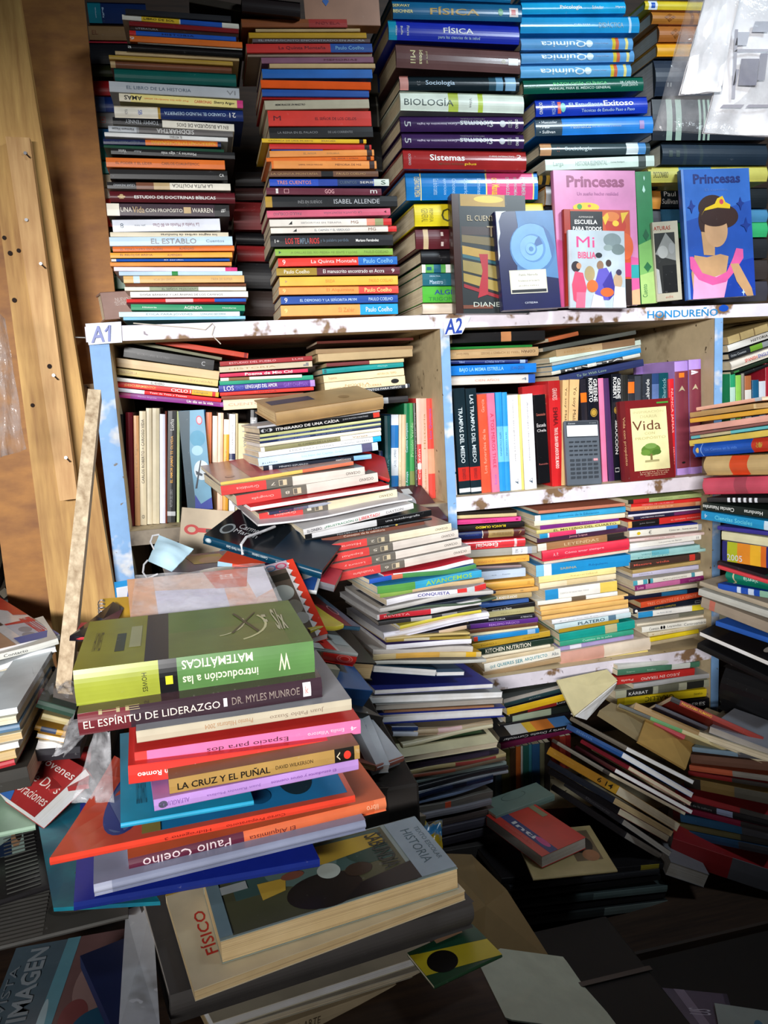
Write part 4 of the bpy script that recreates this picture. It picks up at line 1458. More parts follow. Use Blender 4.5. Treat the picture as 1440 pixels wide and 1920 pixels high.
row('''
25 76 440 70 112 1215|26242c|glossy black paperback with orange sticker|.78-.87 f07020||g=.18
77 166 415 113 195 1212|141620|black paperback with gold medallion||.76-.98:.34:whi:fb=ROBERTO:.7;;.76-.97:.34:whi:fb=GREENE:.3;;.62-.7:.6:gold=◉|g=.25
167 205 435 200 240 1208|e87ca4|pink paperback|||
206 246 435 242 292 1206|4a2a5a|deep purple paperback|||
247 342 402 292 346 1200|141620|black paperback with seduction title||.77-.97:.34:whi:fb=ROBERT:.7;;.77-.96:.34:whi:fb=GREENE:.3;;.25-.57:.36:whi:fb=SEDUCCIÓN;;.63-.7:.6:gold=◉;;.08-.12:.4:whi=▯|g=.25
343 390 410 347 392 1190|22221f|plain black paperback behind the maroon cover|||
391 440 440 394 440 1185|2c2c32|black paperback with narrow orange sticker|.86-.97 f07020||
441 500 418 442 500 1180|3c4048|charcoal paperback in film|||g=.15
501 570 402 502 570 1175|30343c|dark paperback with white script||.75-.95:.4:whi=Labarde|g=.15
572 624 400 572 624 1170|2c4470|slate blue paperback|.7-.9 5a70a0||g=.2
625 694 394 626 694 1165|144a54|dark teal paperback in film||.75-.95:.4:8ab0b4=Sherlock|g=.15
695 735 440 712 750 1150|d4242c|slim red paperback||.45-.9:.5:f0c0b8:f=NUNCA JAMAS;;.1-.3:.5:f0c0b8=Colleen|
736 840 305 762 858 1142|b08ed4|left lilac binder with maroon panel|.06-.915 7a3240|.86-.9:.4:f07820=■;;.74-.79:.5:b8a888=➤;;.1-.12:.3:blk=•|hc g=.3
842 938 292 862 948 1136|b08ed4|right lilac binder with maroon panel|.06-.915 7a3240|.87-.91:.6:ece8f0=◥◤;;.74-.79:.5:b8a888=➤|hc g=.3
''', (1080, 600, 4.0), 1.38, 1.199, 'upright at right in bay A2', B2)
facing([(1192, 684), (1258, 678), (1198, 880)], 1.50, 0.012, '9c7cc4', 'lilac folder standing behind the dark spines in bay A2', [])
# the calculator and the facing book
facing([(1161, 753), (1256, 747), (1172, 904)], 1.352, 0.016, '7a1c20', 'maroon paperback with cream panel and green tree, facing out in bay A2',
       [('r', .2, .12, .91, .9, 'e8e0a8'), ('t', .25, .85, .85, .035, 'INSPIRACIÓN', 'c8bc88'), ('t', .38, .72, .79, .035, 'DIARIA', 'c8bc88'),
        ('t', .22, .78, .68, .12, 'Vida', '6a3a28'), ('t', .45, .65, .58, .03, 'CON', 'b8ac78'), ('t', .26, .86, .525, .04, 'PROPÓSITO', 'b8ac78'),
        ('e', .55, .37, .19, .075, '5a8030'), ('e', .44, .34, .09, .035, '6a9038'), ('e', .66, .34, .09, .035, '4a7028'), ('e', .55, .42, .12, .035, '74984a'),
        ('r', .53, .24, .57, .32, '7a6a40'), ('r', .42, .22, .7, .245, 'a8a070'), ('t', .3, .88, .1, .02, 'Lecturas Diarias', 'd0b090'), ('t', .3, .85, .075, .02, 'de un libro sobre la vida', 'd0b090'), ('t', .4, .8, .05, .02, 'con propósito', 'd0b090'),
        ('r', .72, .94, .95, .96, '4a9a38'), ('r', -0.0, .0, .1, 1, '6a181c'), ('t', .02, .08, .5, .6, 'Vida con propósito', 'c8a070', 270)], Yt=1.368, gloss=0.3)


def calculator():
    TL, TR, BL = PY(1058, 789, 1.372), PY(1123, 785, 1.372), PY(1065, 911, 1.352)
    u = BL - TL
    L = u.length
    u.normalize()
    w = TR - TL
    w -= u * w.dot(u)
    W = w.length
    v = u.cross(w.normalized())
    root = empty('calculator', frame(TL + u * L / 2 - v * 0.012, u, v), 'grey scientific calculator standing before the tan spines in bay A2', 'calculator')
    body = plain('calculator_plastic', '5c646e', 0.4)

    def bx(s0, t0, s1, t1, z0, z1, mat, name, bev=0.0008):
        m = MB()
        m.box((L / 2 - t1 * L, s0 * W, z0), (L / 2 - t0 * L, s1 * W, z1), mat, bev)
        return m, name
    m, n = bx(0, 0, 1, 1, 0, 0.011, body, 'body', 0.002)
    m.box((L / 2 - .985 * L, .05 * W, 0.0105), (L / 2 - .74 * L, .95 * W, 0.0118), plain('calculator_bezel', '3c424a', 0.35))
    put_art(m, [('t', .1, .3, .955, .02, 'Canon', 'd8dce0'), ('t', .72, .9, .955, .014, 'F-604', 'a8acb0')], lambda s, t, q: Vector((L / 2 - t * L, s * W, 0.0118 + q)), 0)
    m.build(n, root)
    m, n = bx(.06, .755, .94, .925, 0.0116, 0.0124, plain('lcd_glass', 'f2f6fa', 0.15), 'screen', 0)
    m.build(n, root)
    for r in range(9):
        big = r >= 4
        nc_ = 5 if big else 6
        if r == 0:
            nc_ = 5
        y0 = .68 - r * .066 - (0.01 if big else 0)
        for c in range(nc_):
            cw = .84 / nc_
            s0 = .08 + c * cw + cw * .15
            hh = .036 if big else .022
            mat = plain('key_pink', 'e8a0a8', 0.4) if (r == 4 and c == 4) else plain('key_grey', 'b8c0c8' if big else '3a4048', 0.4)
            if not big:
                mat = plain('key_dark', '2e343c', 0.4)
            m, n = bx(s0, y0 - hh, s0 + cw * .72, y0, 0.0108, 0.0128, mat, 'key', 0.0004)
            m.build(n, root)


calculator()

# ---------------------------------------------------------------- lower bay of A2
B3 = 'books on the lower shelf right of the magazines'
stack('''
120 160 715 135 28|2a2420|dark paperback in shadow|||
120 190 715 163 34|e0ce9c|cream-yellow paperback|||
120 236 755 198 46|e84a94|bright pink paperback||.4-.63:.4:a01c58:f=PABLISIMO;;.02-.22:.3:b03068=Cuentos;;.92-.96:.4:a01c58=1|
130 296 790 248 50|201c1c|black paperback with yellow upside-down title||.28-.72:.46:e8cc28:fb=BLANCA OLMEDO|
150 350 795 308 76|5a2a28|brown hardcover with navy left end|.0-.36 1c2a60,.36-.37 e8dcc8,.45-.83 a88c58|.5-.8:.4:6a4a30=CIEN AÑOS DE SOLEDAD;;.1-.3:.2:3c50a0=CERVANTES;;.9-.95:.4:a88c58=7|hc
200 445 800 402 84|e03c44|red guide with white upside-down lettering|.82-.86 ecc8c8|.2-.55:.5:whi:fb=Esencial:.4;;.15-.6:.18:whi:f=De Gerencia y Liderazgo:.78|hc g=.25
200 530 910 483 72|a8a49a|grey paperback with white call label|.66-.87 e4e6ee,.87-.93 a0a8b8|.7-.74:.5:gry:v=863;;.78-.8:.5:gry:v=C36|
200 622 835 570 62|e8b04c|amber paperback with faint red lettering||.22-.72:.36:d08040:f=ATRAPADO EN LA ESPERA;;.8-.95:.26:d08040:f=Ariel|
300 684 760 664 24|a08888|mauve-grey booklet|||
330 738 800 694 84|c4d2e6|pale blue paperback with tiny lettering||.52-.68:.14:slt=Poemas;;.3-.4:.14:slt=uno dos|
400 838 885 790 82|e8b050|smooth amber paperback||.86-.91:.36:c08838=▥|rnd=.003
430 926 925 876 40|d8a860|tan-orange paperback||.64-.7:.3:kra=▬|
480 968 860 930 46|b8a070|brown and cream paperback|.0-.05 kra|.1-.62:.6:whi:b=EL MUNDO ES ANCHO|
350 1046 830 984 42|3a5ea0|steel blue paperback|||
430 1092 890 1020 48|1c1a1c|black paperback with tiny white line||.1-.5:.4:whi=Historia de un Perro|
420 1124 885 1068 56|b0a878|olive-beige paperback||.3-.7:.3:8a8258=PRÁCTICAS|
250 1194 890 1136 42|1e1c26|black paperback with right-hand lettering||.78-.96:.4:lgr=ALTERNATIVA;;.3-.55:.4:lgr=HISTORIA|
260 1240 920 1172 46|5c2c84|purple paperback with pale title||.28-.72:.6:b890d8=REALISMO MÁGICO|
260 1292 915 1216 36|6a4430|brown torn paperback|||p=old
260 1332 920 1252 26|efe4bc|thin cream paperback|||
300 1362 930 1276 48|1f84c8|blue paperback with red corner|.0-.06 c83a28,.82-.94 9ac0e4||
285 1430 1035 1298 58|c09a30|mustard paperback||.64-.86:.3:7a5a18=CÁLCULO TOTAL;;.1-.3:.3:7a5a18=TOMO I|
320 1482 1070 1366 62|203428|black-green cookery paperback||.12-.7:.66:ece4d0:b=KITCHEN NUTRITION|
380 1544 1040 1432 30|ece0c4|cream worn booklet|||p=old
380 1582 1075 1456 40|dcc8a4|beige worn paperback|||p=old
400 1622 1135 1472 80|ece8dc|white paperback on becoming an architect||.07-.14:.46:3a8a98:b=QUÉ;;.16-.38:.46:3a8a98:b=QUIERES;;.4-.5:.46:3a8a98:b=SER;;.52-.82:.46:3a8a98:b=ARQUITECTO;;.88-.97:.4:slt=Alba|
390 1700 1140 1556 46|a88c68|brown-beige paperback at the bottom|||p=old
''', (830, 930, 5.143), 1.37, 'left stack on the lower shelf', B3, W=0.15)
stack('''
1010 958 1172 943 6|d88a70|thin salmon booklet|||
1003 967 1173 950 11|3aa4d4|sky-blue paperback with white left end|.0-.06 e8ecf0|.25-.7:.4:1a6a9a=Economía de la Educación|
1002 978 1172 962 9|ece0c4|cream white paperback|||
1013 985 1160 968 10|7a2a80|purple thin paperback||.5-.75:.4:lil=Sociología|
1006 995 1163 977 7|d8cc80|yellow paperback with dark lettering||.2-.95:.6:5a5020:b=EL MISTERIO DEL CUARTO|
1012 1002 1158 982 9|d8e4f0|white paperback with blue and pink ends|.0-.1 2a94c8,.12-.46 e83c6c,.85-1 3a7ac0||
1007 1010 1176 988 9|4a2a44|dark plum paperback||.35-.55:.5:lpk=Jenny Lopez|
1008 1021 1170 998 14|a87850|brown paperback with torn ornament spine|.0-.1 ece4d8,.8-1 2a2422|.3-.7:.4:d8b890=LEYENDAS|p=old
1043 1030 1175 1006 7|1c1a1c|very thin black booklet|||
1017 1033 1180 1010 21|e0344c|rose red hardcover||.25-.7:.26:f0b8c0=Cómo amar siempre;;.12-.18:.3:f0b8c0=A. P.|hc
1020 1054 1178 1031 5|f0dcc8|thin cream booklet|||
1005 1061 1182 1040 22|1f8cc8|bright blue paperback with white label|.0-.08 7ac0e0,.08-.16 e8ecf4|.25-.42:.2:c8b060=SABINA;;.55-.75:.24:1a5c98=Réquiem|
1010 1082 1155 1063 12|f4e49c|pale yellow paperback||.4-.75:.3:c8b468=Seguridad|
1012 1095 1155 1076 10|efdcb8|pale cream paperback|.35-.75 e0c898||
1022 1107 1157 1089 20|f4f0e8|white paperback with blue and yellow ends|.0-.18 2a90cc,.76-1 f0d060|.2-.6:.14:gry=CUENTOS DE HADAS PARA TODOS|
1008 1128 1158 1109 8|ecebe0|thin white photo paperback|.42-.6 6a5a48||
1013 1138 1178 1114 8|eac07c|top of three amber paperbacks|||
1015 1147 1178 1124 8|e4b468|middle of three amber paperbacks|||
1016 1156 1178 1132 8|e6b870|bottom of three amber paperbacks|||
1035 1163 1180 1141 8|e4e6ea|grey-white thin paperback||.1-.6:.3:lgr=Poesía|
1040 1172 1183 1148 10|c4d8dc|pale blue paperback with black lettering|.7-.8 5a7a90|.3-.65:.6:2a4a5a:b=PLATERO|
1048 1180 1160 1160 8|b89428|mustard thin paperback|||
1049 1189 1190 1163 16|17988c|teal paperback with beige patch|.6-.76 b8b088||
1050 1204 1188 1181 9|3aa080|jade paperback||.3-.7:.4:c8e8d8=Cuentos de la selva|
1047 1214 1188 1190 8|b0a0d0|lilac paperback with white tear|.15-.3 ece8f4||
1050 1224 1220 1195 24|e0d0bc|beige paperback with pink left half|.0-.48 d4a090||rnd=.003
1052 1248 1215 1219 6|e6d07c|thin yellow booklet at the bottom|||
''', (0, 0, 1), 1.37, 'middle stack on the lower shelf', B3, W=0.15)
stack('''
330 76 915 18 34|a8b878|pale green paperback with red left end|.0-.07 2a2422,.07-.28 c8282c|.33-.6:.3:7a8a50=CUENTOS;;.68-.82:.3:7a8a50=VERDES|
355 108 910 58 30|d42c28|bright red paperback||.15-.6:.3:lpk=HISTORIA DE LOS PUEBLOS|
350 133 910 84 34|d8845a|orange photo-spine paperback|.92-.98 f0b890|.2-.6:.4:f0c8a0=LA LUZ DEL SUR|
330 168 905 116 26|1c2048|dark navy booklet|||
330 190 900 136 24|e8e4ee|white thin paperback|||
375 208 905 150 28|242040|navy-purple paperback|.6-1 6a2a5a|.1-.45:.5:whi=LAS MEJORES PÁGINAS|
330 250 910 178 52|d8302c|red paperback with black left half|.0-.05 e0a860,.05-.42 151316|.15-.36:.26:gry=Julio Escoto;;.58-.98:.26:f0b8a8=EL GENERAL MORAZÁN|
330 298 880 254 18|2a3490|royal blue thin booklet|||
340 322 915 264 52|f0ece0|white paperback with yellow dot|.95-1 b8bcc4|.1-.15:.5:e0c020=●;;.26-.3:.6:blk=€;;.54-.93:.26:3a3a3a:b=Cómo ser... buena amante|
340 388 935 330 22|e8d0cc|pinkish white paperback||.2-.6:.4:b06a60=CUENTOS DEL AMOR|
345 424 910 350 40|efece4|white paperback with italic lettering||.4-.72:.4:4a4a4a=Los perros no llaman;;.93-.96:.5:gry=II|
345 464 855 402 22|d8d8dc|thin grey-white paperback|||
350 500 900 430 42|9ccccc|pale teal paperback|.3-.55 6cbccc|.15-.4:.3:4a8a90=VIENTOS|
345 532 955 458 24|a4d4d0|mint thin paperback||.1-.5:.4:5a9a98=Poesía|
345 572 905 498 52|48342c|dark paperback with red lettering|.84-.92 c8382c|.05-.3:.3:d05848:b=Maestra;;.36-.55:.3:d05848:b=vida|
365 634 905 552 30|b89c64|brown-tan paperback|||p=old
365 656 890 590 36|c4c0d8|lilac-grey paperback||.1-.3:.3:gry=NOVELA|
370 720 925 640 42|e4e0d4|white paperback with teal blocks|.0-.06 4aa0b0,.14-.2 4aa0b0,.21-.24 222222,.24-.28 4aa0b0,.83-.88 4a90a0|.42-.76:.3:6a6a5a=MITOS Y LEYENDAS MAYAS|
385 758 930 676 40|8c2a6c|magenta paperback|.15-.65 c06898|.03-.12:.5:f0b0d0=Luisa;;.78-.95:.4:d890b8=LITERATURA|
385 804 880 736 34|d4c8b0|cream paperback with faint lettering||.2-.7:.3:kra=LECCIONES DE GRAMÁTICA|p=old
300 842 885 776 34|161a30|black-blue paperback|.5-.85 1c5a80||
430 890 920 800 46|cc4a28|rust-orange paperback||.1-.9:.5:e89070=TRES CUENTOS DE LA GENTE|p=old
370 938 925 852 46|141a28|black paperback with white dot||.02-.06:.5:whi=●;;.3-.6:.3:b09a30=CUENTOS COMPLETOS;;.88-.96:.4:c8c8d0=▭|
410 970 930 902 46|e8e6e0|white paperback with blue and yellow ends|.0-.22 2a8cc4,.82-1 e0cc30|.28-.5:.26:slt=Las flores del mal|
385 1028 960 944 32|8a867c|grey photo-spine paperback|.6-.95 6a6a5c||
400 1062 930 990 18|e4d8c0|thin cream booklet|||
440 1086 990 1012 46|efece0|white paperback of tales and legends||.1-.24:.5:3a3a3a=Cuentos;;.26-.33:.6:blk=●●;;.36-.56:.5:3a3a3a=Leyendas;;.6-.95:.5:5a5a5a=Centroamérica|
490 1132 950 1058 32|dccfae|buff paperback||.06-.1:.4:kra=v;;.2-.6:.3:kra=el sombrerón|
505 1170 890 1100 34|ecd028|bright yellow paperback|||
500 1206 880 1136 28|b8a888|tan worn paperback at the bottom|||p=old
''', (1100, 920, 4.235), 1.37, 'right stack on the lower shelf', B3, W=0.15)
# ---------------------------------------------------------------- covers turned out on the top shelf
FC = 'books standing cover out on the top shelf'
facing([(845, 363), (984, 363), (855, 588)], 1.333, 0.022, '3a2420', 'dark brown novel cover with stacked old books, standing cover out',
       [('r', .1, 0, 1, 1, '1c2224'), ('p', [(.12, .9), (.72, .9), (.72, 1), (.12, 1)], 'a8842c'), ('e', .5, .96, .2, .03, 'd8b840'),
        ('r', .12, .66, .75, .73, '3a2a28'), ('p', [(.12, .6), (.9, .54), (.9, .62), (.12, .66)], '6a5c38'),
        ('p', [(.12, .5), (.9, .4), (.9, .48), (.12, .57)], 'a8883c'), ('p', [(.12, .47), (.9, .37), (.9, .39), (.12, .5)], '2c5a64'),
        ('p', [(.12, .36), (.9, .24), (.9, .36), (.12, .45)], '8c7c44'), ('p', [(.12, .26), (.9, .12), (.9, .22), (.12, .34)], '9a8440'),
        ('p', [(.12, .25), (.9, .1), (.9, .12), (.12, .27)], '1a1a18'), ('p', [(.12, .22), (.9, .06), (.9, .09), (.12, .25)], '8c2028'),
        ('p', [(.32, .2), (.44, .16), (.46, .5), (.34, .5), (.38, .36)], 'a02430'), ('p', [(.3, .13), (.44, .16), (.44, .24), (.34, .22)], 'a02430'),
        ('r', .1, .04, .5, .07, '6a3a28'), ('t', .2, .62, .8, .045, 'EL CUENTO', 'c8b898'), ('t', .46, .92, .69, .09, 'Trece', 'a89878'),
        ('t', .24, .9, .075, .04, 'DIANE SETT', 'b8c0b4')], Yt=1.352, group=FC, gloss=0.25)
facing([(926, 397), (1036, 394), (943, 582)], 1.315, 0.016, '1a1c4a', 'navy paperback with a blue spiral shell, standing cover out',
       [('p', [(.3, .38), (1, .3), (1, 1), (.36, 1), (.38, .86)], '4a78a8'), ('e', .6, .62, .39, .26, '3f6ea2'), ('e', .59, .63, .36, .24, '6a9cc8'),
        ('p', [(.92, .5), (.98, .62), (.9, .78), (.8, .85), (.88, .66)], '3a5f94'), ('e', .6, .62, .22, .145, '4f80b4'), ('e', .58, .62, .2, .13, '78a8d0'),
        ('p', [(.6, .62), (.78, .66), (.72, .74), (.66, .7)], '3a5f94'), ('e', .57, .61, .1, .065, '4f80b4'), ('e', .56, .615, .085, .055, '7cacd4'), ('e', .57, .61, .04, .026, '4a78ac'),
        ('r', .16, .16, .79, .4, 'c8c4b4'), ('r', .18, .17, .77, .39, 'e4e0d0'), ('r', .18, .17, .77, .2, '1a1a22'), ('t', .32, .64, .35, .022, 'Pablo Neruda', '5a5a50'),
        ('t', .3, .66, .29, .02, 'Residencia en la tierra', '6a6a60'), ('t', .3, .64, .24, .014, 'edición', '8a8a80'), ('t', .38, .6, .065, .022, 'CÁTEDRA', 'd8dce8'),
        ('p', [(0, .5), (.03, .55), (.02, 1), (.2, 1), (.12, .98), (.06, .9), (.07, .78), (.03, .7)], 'c8ccd0')], Yt=1.335, group=FC, gloss=0.3)
facing([(1036, 319), (1190, 316), (1049, 576)], 1.335, 0.012, 'd084b0', 'pink storybook with rounded corners titled Princesas',
       [('p', [(0, 0), (1, 0), (1, .35), (0, .5)], 'd05a94'), ('p', [(.85, 0), (1, 0), (1, .12), (.85, .1)], 'e0a880'), ('r', .9, .2, 1, .3, '2a9a9c'),
        ('t', .16, .86, .92, .085, 'Princesas', '8a3060', 0, .03), ('t', .28, .78, .83, .025, 'Un sueño hecho realidad', 'a05a90'), ('e', .38, .73, .16, .035, 'e8c020'),
        ('e', .3, .735, .03, .02, '3a9a3a'), ('e', .42, .74, .02, .01, 'd05a60'), ('e', .6, .5, .2, .1, 'e0c8d0')], Yt=1.352, group=FC, gloss=0.3)
facing([(1190, 322), (1220, 320), (1203, 570)], 1.352, 0.010, '2a7a48', 'green starry storybook edge right of the pink storybook',
       [('p', [(0, 0), (1, 0), (1, .5), (0, .45)], '7ab060'), ('p', [(0, 0), (1, 0), (1, .25), (0, .22)], 'a8c878'), ('p', [(.4, .86), (.5, .9), (.6, .86), (.5, .84)], 'b8e0d0'), ('p', [(.3, .52), (.5, .57), (.7, .52), (.5, .48)], '1c5a38'),
        ('p', [(.25, .28), (.5, .32), (.75, .28), (.5, .24)], '2a6a40'), ('p', [(.5, .95), (.55, .97), (.6, .95), (.55, .93)], 'b8e0d0'), ('t', .1, .4, .1, .1, 'Cuento', '2a6a40', 90)], Yt=1.362, group=FC)
facing([(1056, 392), (1180, 381), (1062, 574)], 1.322, 0.010, 'a03020', 'red school almanac with black title block, behind the white picture Bible',
       [('r', .1, 0, 1, 1, 'c04a20'), ('e', .78, .84, .16, .1, 'b83018'), ('e', .72, .93, .12, .05, 'd87830'), ('e', .78, .86, .05, .03, 'e8c030'), ('p', [(.62, .84), (.68, .92), (.66, .97), (.58, .92)], 'e0b828'),
        ('p', [(.88, .86), (.94, .94), (.98, .98), (.86, .97)], 'e0b828'), ('e', .92, .62, .12, .14, 'd05a28'), ('r', .8, .3, 1, .45, 'd02a68'), ('r', .82, 0, 1, .28, '2a1a18'),
        ('r', .1, .72, .58, .98, '141014'), ('t', .22, .44, .92, .02, 'ALMANAQUE', 'd8d0c8'), ('t', .16, .5, .87, .045, 'ESCUELA', 'e8e4e0', 0, .02), ('t', .13, .56, .8, .045, 'PARA TODOS', 'e8e4e0', 0, .02)], Yt=1.335, group=FC, gloss=0.3)
facing([(1065, 431), (1170, 421), (1069, 577)], 1.308, 0.008, 'c8ccd0', 'white picture Bible for children with pink title',
       [('r', 0, 0, .05, 1, 'b8bcc4'), ('r', .05, 0, 1, 1, 'b4c0c8'), ('e', .78, .88, .16, .09, '7a8a8c'), ('e', .88, .76, .12, .07, '6c7c7c'), ('e', .7, .78, .08, .04, '8a9a98'), ('t', .14, .46, .85, .14, 'Mi', 'e03c80', 0, .0), ('t', .16, .48, .68, .085, 'BIBLIA', 'e04878', 0, .02),
        ('e', .53, .68, .06, .035, '1c1c24'), ('e', .12, .53, .08, .07, '2a1c24'), ('e', .17, .54, .045, .04, 'c08a68'), ('p', [(.06, .1), (.22, 0), (.3, .25), (.24, .45), (.1, .47), (.04, .3)], 'd84868'), ('p', [(.1, .0), (.26, 0), (.28, .2), (.12, .2)], 'e86a88'),
        ('e', .36, .44, .09, .1, 'a89468'), ('e', .55, .55, .06, .06, '8a6a50'), ('e', .7, .58, .05, .045, '3a2a28'), ('p', [(.44, .1), (.7, .1), (.76, .4), (.66, .52), (.52, .5), (.46, .35)], '5a50b0'), ('p', [(.58, .3), (.7, .1), (.82, .2), (.74, .48)], '3a3090'),
        ('e', .4, .28, .1, .08, 'd06830'), ('e', .66, .2, .12, .06, 'c8602c'), ('e', .86, .35, .08, .1, 'c0a080'), ('e', .88, .46, .05, .04, '3a3050'), ('p', [(.76, 0), (1, 0), (.98, .26), (.8, .28)], 'dcd8e0'), ('p', [(.36, 0), (.62, 0), (.58, .14), (.42, .18)], 'd8d0e0')],
       Yt=1.32, group=FC, gloss=0.3)
facing([(1222, 417), (1270, 415), (1232, 566)], 1.348, 0.014, 'b8b09a', 'beige paperback with black and white photograph, beside the blue storybook',
       [('r', .05, .1, .85, .86, '2c2c2a'), ('p', [(.05, .6), (.5, .86), (.85, .7), (.85, .5), (.4, .55)], '8a8a86'), ('e', .35, .62, .2, .08, 'a8a8a4'), ('e', .7, .66, .12, .07, '9a9a98'), ('r', .3, .1, .85, .45, '1a1a1a'), ('p', [(.05, .1), (.22, .1), (.16, .4), (.05, .42)], 'b0b0ac'),
        ('t', .05, .7, .92, .05, 'ATURAS', 'b04030'), ('t', .35, .65, .05, .03, 'edit', 'c08070')], Yt=1.352, group=FC)
facing([(1276, 318), (1404, 314), (1291, 562)], 1.335, 0.013, '3c6ec0', 'blue storybook titled Princesas with a lady in pink gown',
       [('p', [(0, 0), (1, 0), (1, .75), (0, .6)], '2450a8'), ('p', [(0, 0), (1, 0), (1, .3), (0, .2)], '1c3fa0'), ('r', 0, 0, .035, 1, '6a90d0'),
        ('t', .17, .86, .925, .075, 'Princesas', '1c2c70', 0, .03), ('t', .33, .66, .84, .02, 'El cuento', '5a80c8'),
        # plain faceless lady: dark hair, gold band, pink gown
        ('e', .43, .7, .21, .1, '3a2420'), ('e', .36, .6, .15, .13, '3a2420'), ('e', .58, .63, .22, .09, '3a2420'),
        ('p', [(.26, .34), (.42, .33), (.44, .5), (.24, .52)], 'c0966c'), ('e', .46, .53, .17, .135, 'c89c74'), ('e', .46, .625, .22, .07, '3a2420'),
        ('p', [(.25, .64), (.3, .68), (.5, .7), (.68, .69), (.69, .72), (.62, .74), (.58, .79), (.5, .77), (.46, .73), (.32, .7)], 'e8c020'), ('e', .56, .745, .03, .02, 'd04858'),
        ('p', [(.08, .0), (.5, .0), (.62, .32), (.5, .34), (.3, .32), (.12, .34), (.06, .2)], 'c0966c'), ('p', [(.06, 0), (.52, 0), (.6, .16), (.5, .18), (.3, .15), (.1, .2)], 'e8a0c8'),
        ('p', [(.05, .33), (.1, .33), (.22, .2), (.42, .16), (.58, .2), (.68, .3), (.74, .38), (.84, .37), (.84, .3), (.7, .2), (.56, .12), (.36, .1), (.16, .15), (.05, .24)], 'd85a98'),
        ('p', [(.64, .26), (.76, .26), (.94, .06), (.96, .0), (.86, .0), (.72, .12)], 'c0966c'),
        ('p', [(.06, .71), (.1, .73), (.12, .77), (.14, .73), (.18, .72), (.14, .7), (.12, .66), (.1, .7)], '1c3888'), ('p', [(.78, .73), (.82, .74), (.84, .78), (.86, .74), (.9, .73), (.86, .71), (.84, .67), (.82, .71)], '1c3888'),
        ('p', [(.82, .56), (.88, .57), (.91, .62), (.93, .57), (.98, .56), (.93, .54), (.91, .5), (.88, .54)], '1c3888'), ('p', [(.78, .03), (.8, .035), (.81, .06), (.82, .035), (.84, .03), (.82, .025), (.81, .0), (.8, .025)], 'b8d0f0')],
       Yt=1.352, group=FC, gloss=0.28)

one((188, 548, 250, 544, 52), 1.405, 1.42, .12, 'a88c84', 'grey-mauve hardcover box low at the left end of the top shelf', hc=True, texts=[(.4, .8, .14, 'd8ccc8', 'NUEVO', '', .7), (.36, .84, .14, 'd8ccc8', 'TESTAMENTO', '', .55)])
# a flattened carton and dark box lying on the second stack
one((453, -8, 563, 4, 28), 1.345, 1.345, 0.15, '241c1c', 'dark brown box book on top of the second stack', hc=True)
one((564, -60, 706, -55, 105), 1.378, 1.378, 0.03, 'a87c64', 'tan carton with small blue emblem beside the dark box book', cat='carton', name='carton', nopages=True,
    texts=[(.24, .33, .18, '3a6ab0', '◆', '', .42)])
one((355, -10, 452, 8, 14), 1.365, 1.365, 0.14, '30281f', 'dark olive book at the upper edge of the first stack')

# ---------------------------------------------------------------- bay right of A2
B4 = 'books in the bay at far right'
stack('''
1364 632 1470 596 15|c8b480|tan page bundle|.2-.22 8a7650,.45-.47 8a7650,.7-.72 8a7650||p=old
1364 648 1470 612 13|dcdad4|white paperback with black lettering||.4-.7:.4:blk:b=HISTORIA|
1366 664 1470 628 11|26282c|black paperback with green right half|.38-.6 6a9a30,.6-1 8a8e90|.03-.3:.4:lgr=Ocho Cuentos|
1370 678 1470 643 17|dcd4c8|white language dictionary with red and blue words||.25-.48:.4:d84030:b=SPANISH;;.5-.75:.4:4a4aa0:b=ENGLISH|rnd=.004
1370 697 1470 662 7|1c2a1c|thin black-green paperback||.05-.15:.4:3a7a40=▬|
1370 707 1470 671 6|18181a|thin black paperback|||
''', (0, 0, 1), 1.40, 'heap in the far right bay', B4, W=0.15)
row('''
1369 1379 700 1371 1381 900|2a9a6a|teal-green paperback|.0-.86 b8d8c8||
1380 1390 703 1382 1392 900|8ac050|lime green paperback|||
1391 1396 700 1393 1398 900|8a8478|thin grey speckled paperback|||
1397 1409 704 1399 1411 900|a8643c|brown and white paperback|.0-.85 d8d4cc||
1411 1423 712 1413 1425 900|1c5a80|deep blue paperback|||
1424 1436 714 1425 1437 900|c8ccd4|pale grey paperback|||
1436 1452 680 1437 1454 900|a02030|tall crimson paperback|||
''', (0, 0, 1), 1.40, 1.199, 'upright in the far right bay', B4)
B5 = 'books in the tall pile at the right edge'
